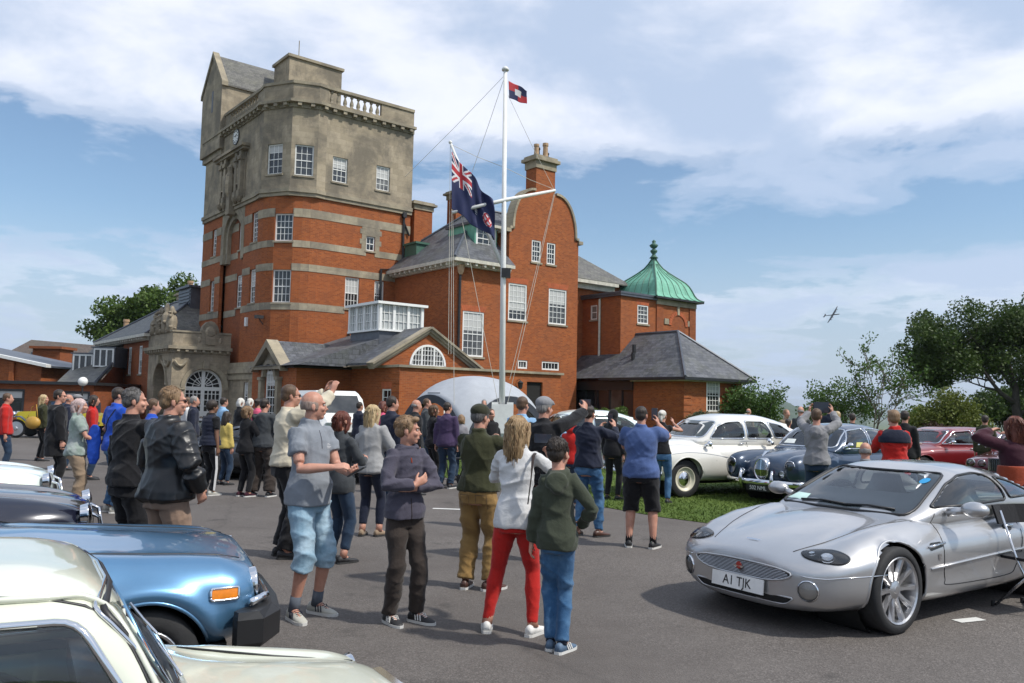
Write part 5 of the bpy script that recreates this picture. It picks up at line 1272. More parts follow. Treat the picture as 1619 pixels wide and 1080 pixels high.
 def wheel(s, x, y, r, wid=.2, rim=.7, style='steel', hub='chrome', mat='alloy', spokes=10, turn=0):
  w = empty('wheel', (x, y, r)); w.parent = s.root; sg = 1 if y > 0 else -1; w.rotation_euler = (0, 0, turn)
  m = MB(); rr = r * rim
  prof = [(-wid / 2, rr), (-wid / 2, rr + (r - rr) * .3), (-wid / 2 * .96, r * .95), (-wid / 2 * .8, r), (wid / 2 * .8, r), (wid / 2 * .96, r * .95), (wid / 2, rr + (r - rr) * .3), (wid / 2, rr), (wid / 2 - .02, rr - .01), (-wid / 2 + .02, rr - .01)]
  m.lathe((0, 0, 0), prof, 40, (0, sg, 0), cap=False)
  for k in range(44):     # tread grooves stand as small raised blocks
   pass
  m.build('tyre', 'rubber', w, True)
  m = MB(); f = wid / 2
  if style == 'alloy':
   m.lathe((0, 0, 0), [(-f, rr), (f * .9, rr), (f * .98, rr - .012), (f * .9, rr - .025), (-f * .2, rr - .05), (-f, rr - .05)], 40, (0, sg, 0), cap=False)
   for k in range(spokes):
    a = 2 * PI * k / spokes; c, q = math.cos(a), math.sin(a); rad = lambda R, t, h: (R * c - t * q, sg * h, R * q + t * c)
    m.loft([[rad(R, -tw, h - .03), rad(R, tw, h - .03), rad(R, tw * .55, h), rad(R, -tw * .55, h)] for R, tw, h in ((.05, .026, f * .62), (rr * .5, .018, f * .72), (rr - .02, .028, f * .86))])
   m.lathe((0, 0, 0), [(f * .3, .075), (f * .62, .075), (f * .7, .05), (f * .74, .032), (f * .78, .03), (f * .79, .001)], 20, (0, sg, 0))
   m.build('rim', mat, w, False); m = MB(); m.lathe((0, 0, 0), [(-f * .3, rr * .82), (-f * .1, rr * .82), (-.02, rr * .78), (-.018, .001)], 32, (0, sg, 0)); m.build('brake_disc', 'iron', w)
  else:
   m.lathe((0, 0, 0), [(f * .2, rr + .004), (f * .95, rr + .004), (f * 1.0, rr - .012), (f * .82, rr - .03), (f * .55, rr * .80), (f * .5, rr * .66), (f * .62, rr * .6), (f * .62, .001)], 36, (0, sg, 0)); m.build('rim', mat, w, True)
   m = MB(); h = rr * (.62 if hub == 'chrome' else .4); m.lathe((0, 0, 0), [(f * .55, h), (f * .72, h * .92), (f * .8, h * .6), (f * .98, h * .45), (f * 1.05, h * .2), (f * 1.06, .001)], 28, (0, sg, 0)); m.build('hub_cap', hub, w, True)
  return w
 def lamp(s, p, d, r, depth=.05, rimmat='chrome', glass='lamp_glass', name='headlight'):
  m = MB(); m.lathe(p, [(-depth, r * .9), (0, r), (.014, r * 1.06), (.02, r * .96)], 24, d, cap=False); h = m.build(name, rimmat, s.root, True)
  m = MB(); m.lathe(p, [(-depth * .9, .002), (-depth * .7, r * .4), (-depth * .2, r * .8), (.01, r * .96)], 20, d, cap=False); m.build('reflector', 'chrome', h, True)
  m = MB(); m.lathe(p, [(.012, r * .97), (.026, r * .75), (.036, r * .4), (.04, .002)], 20, d, cap=False); m.build('lens', glass, h, True); return h
 def seats(s, xs, zb, zt, y=.36, mat='seat_dark', w=.24):
  for x in xs:
   for sg in (-1, 1):
    m = MB(); m.loft([[(x - .09 + lean + dx, sg * y + dy * ww, z) for dx, dy in ((-.06, -1), (.06, -.85), (.06, .85), (-.06, 1))] for z, ww, lean in ((zb, w, 0), (zb + (zt - zb) * .6, w, -.08), (zb + (zt - zb) * .78, w * .7, -.11), (zt, w * .5, -.13))]); m.box(x - .12, x + .42, sg * y - w, sg * y + w, zb - .12, zb + .06); m.build('seat', mat, s.root, True)
 def steering(s, x, y, z, r=.19, tilt=.5, mat='black_trim'):
  m = MB(); R = Matrix.Rotation(-tilt, 3, 'Y'); m.tube([Vector((x, y, z)) + R @ Vector((0, r * math.cos(2 * PI * k / 24), r * math.sin(2 * PI * k / 24))) for k in range(25)], .014, 6, cap=False)
  for a in (0, 2.1, 4.2): m.tube([(x, y, z), Vector((x, y, z)) + R @ Vector((0, r * math.sin(a), r * math.cos(a)))], .012, 5)
  m.build('steering_wheel', mat, s.root, True)
 def plate(s, x, y, z, text, mat='plate_white', tmat='plate_text', w=.52, h=.115, tilt=0.0, yaw=0.0):
  q = empty('number_plate', (x, y, z)); q.parent = s.root; q.rotation_euler = (0, tilt, yaw)
  bpy.data.objects.remove(q)
  m = MB(); m.box(-.006, .006, -w / 2, w / 2, -h / 2, h / 2); q = m.build('number_plate', mat, s.root); q.location = (x, y, z); q.rotation_euler = (0, tilt, yaw)
  text_mesh(text, h * .92, .001, 'plate_lettering', tmat, q, Matrix(((0, 0, 1, .0075), (1, 0, 0, 0), (0, 1, 0, 0), (0, 0, 0, 1))), sx=.92); return q
 def mirror(s, x, y, z, mat, r=(.07, .10, .06)):
  sg = 1 if y > 0 else -1; m = MB(); m.ellip((x, y, z), r, 14, 9); m.tube([(x, y - sg * r[1] * .6, z - .01), (x + .03, y - sg * r[1] * 1.9, z - .05)], [.03, .035], 8); m.build('door_mirror', mat, s.root, True)
 def handle(s, fr, a, b, L=.12, mat='chrome', r=.012):
  s.strip(fr, [(a - L / 2, b), (a, b), (a + L / 2, b)], r, mat, 'door_handle', .02, False)
def ellipse(c, r, n=24, rot=0):
 return [Vector((c[0] + r[0] * math.cos(2 * PI * k / n) * math.cos(rot) - r[1] * math.sin(2 * PI * k / n) * math.sin(rot), c[1] + r[0] * math.cos(2 * PI * k / n) * math.sin(rot) + r[1] * math.sin(2 * PI * k / n) * math.cos(rot))) for k in range(n)]
def mirx(pts): return [Vector((-p[0], p[1])) for p in pts][::-1]
def gauss(x, c, s): return np.exp(-((x - c) / s)**2)
# -- silver grand tourer
def silver_coupe():
 hd = Vector((-.827, -.563)); wl_ = Vector((3.0, 6.62)); left = Vector((-hd.y, hd.x)) * -1
 left = Vector((-hd.y, hd.x))         # +90 degrees from heading
 cen = wl_ - left * .80 - hd * 1.295
 c = Car('silver_coupe', (cen.x, cen.y, 0), math.atan2(hd.y, hd.x), 'low silver grand touring coupe with oval headlamps and plate A1 TJK')
 B = [(2.20, .22, .43, .545, .36, 2.2, 2.8), (2.175, .185, .43, .575, .50, 2.3, 3.2), (2.10, .165, .45, .605, .66, 2.4, 3.6), (1.98, .155, .47, .64, .775, 2.5, 4), (1.8, .15, .50, .68, .85, 2.6, 4.2), (1.55, .15, .52, .725, .895, 2.7, 4.5), (1.295, .15, .54, .765, .915, 2.7, 5), (.9, .145, .53, .815, .90, 2.7, 6), (.5, .14, .52, .86, .885, 2.8, 6.5), (0, .14, .52, .87, .88, 2.8, 6.5), (-.6, .14, .54, .89, .89, 2.8, 6), (-1.0, .15, .58, .91, .912, 2.7, 5), (-1.35, .15, .60, .91, .925, 2.6, 4.5), (-1.75, .18, .60, .88, .89, 2.5, 4), (-2.1, .24, .58, .83, .80, 2.4, 3), (-2.32, .30, .55, .76, .66, 2.3, 2.6), (-2.42, .36, .52, .68, .45, 2.2, 2.4)]
 def mod(X, Y, Z):
  up = np.clip((Z - .5) / .2, 0, 1); y = np.abs(Y)
  Z = Z + up * (.062 * gauss(y, .70, .15) * np.clip((X - .35) / .5, 0, 1) * np.clip((2.08 - X) / .45, 0, 1) - .014 * gauss(y, .46, .10) * np.clip((X - .6) / .4, 0, 1) * np.clip((2.1 - X) / .4, 0, 1) + .016 * gauss(y, .0, .26) * np.clip((X - .6) / .4, 0, 1))
  Z = Z + up * .05 * gauss(y, .72, .16) * np.clip((-.7 - X) / .5, 0, 1) * np.clip((X + 2.2) / .5, 0, 1)
  s_ = np.clip((y - .6) / .2, 0, 1); Y = Y - np.sign(Y) * s_ * .022 * gauss(Z, .36, .10) * np.clip((1.0 - X) / .3, 0, 1) * np.clip((X + .95) / .3, 0, 1)
  return X, Y, Z
 B = [((r[0] - 1.295) * .89 + 1.295 if r[0] > 1.295 else r[0],) + r[1:] for r in B]
 c.shell(B, 'paint_silver', 150, 17, mod)
 Rf = [(.86, .6, .76, .80, .60, 2.6, 2), (.80, .6, .77, .855, .66, 2.7, 2), (.55, .6, .79, .965, .735, 2.9, 2), (.25, .6, .80, 1.095, .765, 3.0, 2), (.02, .6, .81, 1.185, .77, 3.0, 2), (-.25, .6, .81, 1.235, .77, 2.9, 2), (-.6, .6, .82, 1.24, .77, 2.8, 2), (-.95, .6, .83, 1.195, .76, 2.6, 2), (-1.3, .6, .84, 1.10, .73, 2.5, 2), (-1.6, .6, .84, .99, .67, 2.4, 2), (-1.85, .6, .83, .88, .56, 2.2, 2)]
 c.shell(Rf, 'paint_silver', 200, 40, None, 'roof', arches=False)
 c.make_bvh()
 for x in (1.295, -1.295): c.arch(x, .335, .368, .45)
 ws = round_poly([(-.645, .845), (.645, .845), (.535, 1.165), (-.535, 1.165)], .07)
 c.window(FRONT, ws, 'any', 'car_glass_clear', 'windscreen', .014); c.window(REAR, round_poly([(-.5, 1.0), (.5, 1.0), (.44, 1.17), (-.44, 1.17)], .05), 'any', 'car_glass', 'rear_window', .012); c.cabin = (-1.1, .60, .64)
 for sg in (1, -1):
  dlo = round_poly([(.50, .905), (.10, 1.085), (-.15, 1.15), (-.45, 1.165), (-.60, 1.14), (-.66, .93)], .05); c.window(SIDE(sg), dlo, 'any', 'car_glass_clear', 'window', .013)
  q = round_poly([(-.74, .945), (-.68, 1.13), (-.95, 1.085), (-1.28, .975), (-1.30, .945)], .05); c.window(SIDE(sg), q, 'any', 'car_glass', 'window', .012)
  hl = [Vector(p) for p in smooth_poly([(.46, .0), (.52, .06), (.64, .10), (.75, .095), (.785, .05), (.75, -.02), (.64, -.06), (.52, -.055)], 4)]
  d = Vector((-.80, 0, -.60)).normalized(); ey = Vector((-.60, 0, .80)); O = Vector((1.93, 0, .60)) - d * 2
  fr = (O, Vector((0, 1, 0)), ey, d); hl = [Vector((p.x * sg, p.y * .95 + .02)) for p in hl]
  h = c.patch(fr, hl, 'black_trim', 'headlight', .002);
  cc = Vector((.66 * sg, .03)); b_, n_ = c.hit(fr, cc.x, cc.y, -.0)
  for dx, r in ((0, .058), (-.12, .034)):
   p_, n2 = c.hit(fr, cc.x + dx * sg, cc.y - .01, .004); m = MB(); m.lathe(p_ , [(0, r), (.006, r), (.004, r * .8), (-.001, r * .4), (0, .002)], 20, n2, cap=False); m.build('reflector', 'chrome', h, True)
  c.patch(fr, hl, 'lamp_glass', 'lens', .012, h, bulge=.010); c.strip(fr, hl, .006, 'black_trim', 'headlight_rim', .003, True, h)
  f = ellipse((.60 * sg, .355), (.075, .072)); p_, n_ = c.hit(FRONT, .60 * sg, .355, -.012); c.lamp(tuple(p_), n_, .078, .04, 'chrome', 'lamp_glass', 'fog_lamp')
  s_ = SIDE(sg)
  c.strip(s_, smooth_poly([(.50, .86), (.60, .74), (.64, .55), (.60, .36), (.52, .30), (-.4, .285), (-.60, .35), (-.68, .55), (-.70, .88)], 6, False), .0045, 'black_trim', 'door_gap', .0, False)
  c.strip(s_, [(.86, .46), (.4, .47), (-.2, .49), (-.78, .51)], .011, 'paint_silver', 'side_strake', .004, False)
  c.patch(s_, round_poly([(.86, .60), (.64, .62), (.66, .66), (.83, .66)], .02), 'black_trim', 'side_vent', .004); c.strip(s_, [(.87, .63), (.76, .635), (.62, .645)], .012, 'chrome', 'vent_bar', .012, False)
  c.patch(s_, round_poly([(.70, .52), (.74, .52), (.74, .57), (.70, .57)], .01), 'chrome', 'side_badge', .006)
  c.patch(s_, ellipse((-.50, .70), (.065, .03)), 'black_trim', 'handle_recess', .003); c.handle(s_, -.50, .705, .13)
  c.mirror(.34, .99 * sg, .915, 'paint_silver', (.085, .115, .066))
  c.strip(FRONT, smooth_poly([(.90 * sg, .475), (.80 * sg, .47), (.70 * sg, .455), (.55 * sg, .46)], 4, False), .005, 'chrome', 'bumper_line', .0, False)
  c.strip(TOP, smooth_poly([(.80, .70 * sg), (1.2, .60 * sg), (1.6, .52 * sg), (1.95, .40 * sg)], 5, False), .004, 'black_trim', 'bonnet_gap', .0, False)
 g = [Vector(p) for p in smooth_poly([(-.47, .468), (-.30, .497), (0, .505), (.30, .497), (.47, .468), (.44, .425), (.28, .39), (0, .38), (-.28, .39), (-.44, .425)], 4)]
 c.patch(FRONT, g, 'black_trim', 'grille', .004)
 gm = MB()
 for z in np.arange(.39, .50, .011):
  w_ = .455 * math.sqrt(max(.05, 1 - abs((z - .445) / .066)**2.2))
  pts = [c.hit(FRONT, y, z, .007)[0] for y in np.linspace(-w_, w_, 17)]; gm.tube(pts, .0032, 4)
 gm.build('grille_bars', 'alloy', c.root); c.strip(FRONT, g, .008, 'paint_silver', 'grille_surround', .005)
 li = round_poly([(-.50, .285), (.50, .285), (.42, .225), (-.42, .225)], .04); c.patch(FRONT, li, 'under', 'lower_intake', .004); c.strip(FRONT, li, .007, 'paint_silver', 'intake_lip', .002)
 p_, n_ = c.hit(FRONT, 0.0, .345, .02); c.plate(p_.x + .012, 0, .325, 'A1 TJK', tilt=-.10)
 p_, n_ = c.hit(FRONT, 0, .455, .012); m = MB(); m.lathe(p_, [(0, .030), (.006, .026), (.008, .001)], 16, (1, 0, 0)); m.build('grille_badge', 'badge_red', c.root);
 m = MB()                            # spread wings badge
 for sg in (-1, 1): m.loft([[p_ + Vector((.004, sg * a, -.012 + .0 * a - b)), p_ + Vector((.008, sg * a, -.012 - b + t_))] for a, b, t_ in ((.0, .012, .018), (.03, .006, .018), (.055, -.004, .006))], cap=False, closed=False)
 m.build('wing_badge', 'chrome', c.root)
 p_, n_ = c.hit(TOP, 1.93, 0, .004)
 m = MB()
 for sg in (-1, 1): m.loft([[p_ + Vector((.012 - a * .1, sg * a, .0)), p_ + Vector((.012 - a * .1 - t_, sg * a, .010))] for a, t_ in ((.0, .022), (.035, .018), (.07, .006))], cap=False, closed=False)
 m.build('bonnet_badge', 'chrome', c.root)
 for y0 in (.05, -.40):               # wipers
  c.strip(FRONT, [(y0, .872), (y0 + .22, .885), (y0 + .46, .875)], .010, 'black_trim', 'wiper', .012, False)
 c.patch(FRONT, [(-.30, .875), (-.05, .875), (-.07, .905), (-.28, .905)], 'paper_green', 'paper_notice', -.02)
 c.patch(FRONT, [(-.60, .87), (-.36, .87), (-.38, .92), (-.55, .92)], 'paper_green', 'paper_notice', .006)
 c.patch(FRONT, ellipse((.47, 1.10), (.035, .022)), 'sticker_blue', 'sticker', .006)
 c.seats((-.35,), .55, 1.08, .36, 'seat_leather'); c.steering(.22, -.36, .86, .18, .4)
 m = MB(); m.box(.12, .66, -.62, .62, .55, .82); m.build('dashboard', 'black_trim', c.root); m = MB(); m.box(-1.4, .6, -.7, .7, .30, .42); m.box(-1.5, -.7, -.6, .6, .42, .9); m.build('cabin_floor', 'seat_leather', c.root)
 m = MB(); m.box(-2.1, 1.8, -.6, .6, .17, .3); m.build('underside', 'under', c.root)
 c.finish()
 for x in (1.295, -1.295):
  for sg in (-1, 1): c.wheel(x, .775 * sg, .333, .235, .80, 'alloy', spokes=10)
silver_coupe()
# -- a saloon with a rounded or boxy body, described by stations
def xj(name, loc, hd, paintk, label, plate):
 c = Car(name, loc, hd, label, 'car', 'red saloons on the lawn')
 B = [(2.35, .30, .52, .70, .66, 3.4, 3), (2.30, .28, .54, .78, .76, 3.6, 3), (2.0, .26, .56, .83, .85, 3.8, 3), (1.4, .22, .58, .87, .885, 4, 3.2), (.8, .22, .6, .92, .885, 4, 3.4), (0, .22, .62, .93, .885, 4, 3.4), (-.9, .22, .62, .94, .885, 4, 3.4), (-1.5, .22, .62, .93, .875, 3.6, 3.2), (-2.1, .3, .6, .86, .82, 3.2, 3), (-2.5, .36, .56, .78, .72, 3, 3), (-2.58, .42, .55, .70, .6, 2.6, 2.6)]
 c.shell(B, paintk, 110, 13)
 c.shell([(.95, .7, .86, .90, .64, 3, 2), (.88, .7, .86, .94, .68, 3.2, 2), (.35, .7, .87, 1.30, .74, 4, 2), (.15, .7, .87, 1.345, .745, 4.2, 2), (-.4, .7, .87, 1.37, .75, 4.2, 2), (-.95, .7, .88, 1.35, .74, 4, 2), (-1.2, .7, .88, 1.28, .73, 3.8, 2), (-1.75, .7, .88, .97, .66, 3, 2), (-1.85, .7, .87, .9, .6, 3, 2)], paintk, 80, 13, None, 'roof', arches=False)
 c.make_bvh()
 for x in (1.42, -1.45): c.arch(x, .32, .36, .45)
 c.cabin = (-1.3, .62, .64); c.window(REAR, round_poly([(-.52, 1.0), (.52, 1.0), (.46, 1.24), (-.46, 1.24)], .05), 'any', 'car_glass', 'rear_window', .012)
 c.window(FRONT, round_poly([(-.66, .95), (.66, .95), (.57, 1.27), (-.57, 1.27)], .06), 'any', 'car_glass', 'windscreen', .014, 'chrome')
 for sg in (1, -1):
  for ol in ([(.72, .94), (.30, 1.24), (-.22, 1.28), (-.25, .94)], [(-.31, .94), (-.28, 1.28), (-.80, 1.27), (-.95, .95)], [(-1.0, .95), (-.86, 1.26), (-1.05, 1.22), (-1.38, .97)]): c.window(SIDE(sg), round_poly(ol, .04), 'any', 'car_glass', 'window', .013, 'chrome')
  s_ = SIDE(sg)
  c.strip(s_, [(2.0, .74), (1, .78), (0, .79), (-1, .79), (-2.2, .74)], .006, 'chrome', 'coach_line', .0, False)
  for x in (.75, -.27, -1.0): c.strip(s_, [(x, .88), (x + .02, .6), (x, .30)], .004, 'black_trim', 'door_gap', .0, False)
  c.handle(s_, -.1, .82); c.handle(s_, -.85, .82)
  for y, r in ((.66, .085), (.45, .075)):
   h_ = c.hit(FRONT, y * sg, .68, .0); c.lamp((2.34, y * sg, .68), (1, 0, 0), r)
  c.mirror(.6, .95 * sg, 1.0, 'chrome', (.05, .07, .045))
 m = MB(); m.box(2.30, 2.385, -.30, .30, .54, .78); g = m.build('grille', 'black_trim', c.root); m = MB()
 for y in np.arange(-.28, .29, .04): m.box(2.38, 2.395, y - .005, y + .005, .55, .77)
 m.box(2.375, 2.40, -.32, .32, .775, .80); m.box(2.375, 2.398, -.32, -.295, .54, .775); m.box(2.375, 2.398, .295, .32, .54, .775); m.build('grille_bars', 'chrome', g)
 m = MB(); m.tube([(2.1, -.90, .47), (2.38, -.80, .47), (2.45, -.4, .47), (2.46, 0, .47), (2.45, .4, .47), (2.38, .8, .47), (2.1, .90, .47)], (.045), 8); m.build('bumper', 'chrome', c.root, True)
 m = MB(); m.box(2.30, 2.37, -.7, .7, .30, .44); m.build('valance', 'black_trim', c.root)
 if plate: c.plate(2.48, 0, .38, plate)
 c.seats((-.1, -.95), .6, 1.12, .36); c.steering(.35, -.36, 1.0)
 m = MB(); m.box(-1.4, .8, -.7, .7, .3, .5); m.box(.3, .8, -.66, .66, .5, .93); m.build('cabin_floor', 'seat_dark', c.root); m = MB(); m.box(-2.2, 2.0, -.7, .7, .2, .34); m.build('underside', 'under', c.root)
 c.finish()
 for x in (1.42, -1.45):
  for sg in (-1, 1): c.wheel(x, .76 * sg, .32, .2, .66, 'steel', 'chrome', 'alloy')
 return c
p = D(1490, 740, 21.6); xj('red_saloon', (p.x, p.y, 0), math.radians(198), 'paint_red', 'bright red four door saloon parked side on in front of the shrubs', '')
p = D(1588, 740, 17.0); xj('red_saloon', (p.x + 1.75, p.y + 1.75, 0), math.radians(225), 'paint_maroon', 'maroon saloon facing the crowd with round headlamps and plate C6 MBN', 'C6 MBN')
def mk2():
 p = G(1225, 792); c = Car('blue_saloon', (0, 0, 0), 0, 'dark blue rounded sixties saloon with chrome grille and plate 502 NML')
 hd = Vector((-.79, -.61)); nose = G(1203, 797); cen = Vector((nose.x, nose.y)) - hd * 2.25; c.root.location = (cen.x, cen.y, 0); c.root.rotation_euler = (0, 0, math.atan2(hd.y, hd.x))
 B = [(2.18, .32, .50, .70, .30, 2.2, 2.2), (2.12, .28, .52, .79, .48, 2.3, 2.4), (1.95, .25, .55, .87, .66, 2.4, 2.6), (1.6, .22, .58, .94, .77, 2.5, 3), (1.2, .22, .60, .98, .81, 2.6, 3), (.75, .22, .62, 1.01, .825, 2.8, 3.2), (0, .22, .64, 1.0, .83, 3, 3.4), (-.8, .22, .64, 1.0, .83, 3, 3.2), (-1.4, .22, .64, .98, .81, 2.8, 3), (-1.9, .28, .62, .90, .74, 2.6, 2.8), (-2.3, .36, .58, .78, .60, 2.4, 2.4), (-2.45, .42, .55, .66, .40, 2.2, 2.2)]
 def mod(X, Y, Z):
  up = np.clip((Z - .55) / .25, 0, 1); y = np.abs(Y)
  Z = Z + up * (-.07 * gauss(y, .43, .12) * np.clip((X - .9) / .5, 0, 1) * np.clip((2.2 - X) / .3, 0, 1) + .03 * gauss(y, .64, .13) * np.clip((X - .6) / .5, 0, 1))
  return X, Y, Z
 c.shell(B, 'paint_navy', 120, 15, mod)
 fw = [(2.28, .52, .66, .76, .08, 2, 2), (2.24, .44, .66, .83, .15, 2.1, 2), (2.05, .34, .66, .90, .20, 2.2, 2.2), (1.6, .28, .64, .94, .22, 2.2, 2.4), (1.1, .28, .62, .93, .20, 2.2, 2.4), (.5, .3, .6, .86, .12, 2, 2)]
 c.shell(fw, 'paint_navy', 60, 9, None, 'wing', .62, mirror=True)
 c.shell([(.95, .7, .95, .98, .60, 2.6, 2), (.88, .7, .95, 1.02, .66, 2.8, 2), (.45, .7, .95, 1.34, .71, 3.2, 2), (.2, .7, .95, 1.43, .72, 3.2, 2), (-.3, .7, .95, 1.465, .72, 3.2, 2), (-.85, .7, .95, 1.43, .71, 3, 2), (-1.3, .7, .95, 1.28, .68, 2.7, 2), (-1.75, .7, .94, 1.02, .60, 2.4, 2), (-1.85, .7, .93, .95, .52, 2.2, 2)], 'paint_navy', 80, 15, None, 'roof', arches=False)
 c.make_bvh()
 for x in (1.38, -1.35): c.arch(x, .33, .36, .42)
 c.cabin = (-1.3, .66, .6); c.window(REAR, round_poly([(-.42, 1.08), (.42, 1.08), (.36, 1.3), (-.36, 1.3)], .06), 'any', 'car_glass', 'rear_window', .012)
 c.window(FRONT, round_poly([(-.62, 1.02), (.62, 1.02), (.53, 1.355), (-.53, 1.355)], .08), 'any', 'car_glass', 'windscreen', .016, 'chrome')
 for sg in (1, -1):
  for ol in ([(.70, 1.0), (.34, 1.33), (-.15, 1.375), (-.18, 1.0)], [(-.25, 1.0), (-.22, 1.375), (-.8, 1.35), (-1.2, 1.16), (-1.25, 1.01)]): c.window(SIDE(sg), round_poly(ol, .06), 'any', 'car_glass', 'window', .016, 'chrome')
  c.strip(SIDE(sg), [(.9, .96), (0, .965), (-1.4, .95)], .008, 'chrome', 'waist_trim', .0, False)
  for x in (.72, -.2, -1.1): c.strip(SIDE(sg), [(x, .95), (x, .6), (x, .32)], .004, 'black_trim', 'door_gap', .0, False)
  c.lamp((2.26, .62 * sg, .72), (1, .06 * sg, 0), .092); c.lamp((2.22, .42 * sg, .56), (1, 0, 0), .062, name='fog_lamp'); c.lamp((2.2, .64 * sg, .50), (1, .1 * sg, 0), .045, name='side_lamp')
  c.mirror(.75, .88 * sg, 1.08, 'chrome', (.05, .06, .05))
  m = MB(); m.tube([(2.36, .33 * sg, .28), (2.40, .33 * sg, .45), (2.38, .33 * sg, .62)], [.03, .04, .02], 8); m.build('overrider', 'chrome', c.root, True)
 m = MB(); m.lathe((2.13, 0, .62), [(-.02, .001), (0, .16), (.03, .175)], 20, (1, 0, 0));
 m = MB(); ol = ellipse((0, .62), (.15, .21), 24); m.loft([[(x_, a * s_, .62 + (b - .62) * s_) for a, b in ol] for x_, s_ in ((2.10, 1), (2.22, 1), (2.26, .93), (2.22, .86))], cap=False); g = m.build('grille', 'chrome', c.root, True)
 m = MB(); m.poly([(2.20, a * .9, .62 + (b - .62) * .9) for a, b in ol]); m.build('grille_back', 'under', g); m = MB()
 for y in np.arange(-.12, .121, .024): h_ = .19 * math.sqrt(max(.05, 1 - (y / .145)**2)); m.tube([(2.225, y, .62 - h_), (2.255, y, .62), (2.225, y, .62 + h_)], .006 if abs(y) > .01 else .014, 5)
 m.build('grille_bars', 'chrome', g)
 m = MB(); m.tube([(1.95, -.86, .40), (2.22, -.74, .40), (2.34, -.4, .40), (2.37, 0, .40), (2.34, .4, .40), (2.22, .74, .40), (1.95, .86, .40)], [(.03, .055)] * 7, 10); m.build('bumper', 'chrome', c.root, True)
 c.plate(2.40, 0.05, .30, '502 NML', 'plate_black', 'plate_silver', .5, .11)
 m = MB(); m.tube([(2.2, 0, .86), (2.1, 0, .93), (1.98, 0, .95)], [.012, .03, .012], 6); m.build('bonnet_mascot', 'chrome', c.root); c.strip(TOP, [(2.0, 0), (1.4, 0), (.95, 0)], .007, 'chrome', 'bonnet_strip', .0, False)
 c.patch(FRONT, [(-.5, 1.06), (-.25, 1.06), (-.27, 1.14), (-.48, 1.14)], 'paper', 'paper_notice', .006); c.patch(SIDE(1), [(.28, 1.03), (.02, 1.03), (.05, 1.12), (.25, 1.12)], 'paper_yellow', 'paper_notice', .006)
 c.seats((-.1, -.9), .66, 1.2, .34); c.steering(.4, -.34, 1.02); m = MB(); m.box(-1.4, .9, -.66, .66, .3, .5); m.box(.5, .9, -.6, .6, .5, .97); m.build('cabin_floor', 'seat_dark', c.root); m = MB(); m.box(-2.1, 1.9, -.6, .6, .2, .36); m.build('underside', 'under', c.root)
 c.finish()
 for x in (1.38, -1.35):
  for sg in (-1, 1): c.wheel(x, .70 * sg, .325, .17, .62, 'steel', 'chrome', 'alloy')
mk2()
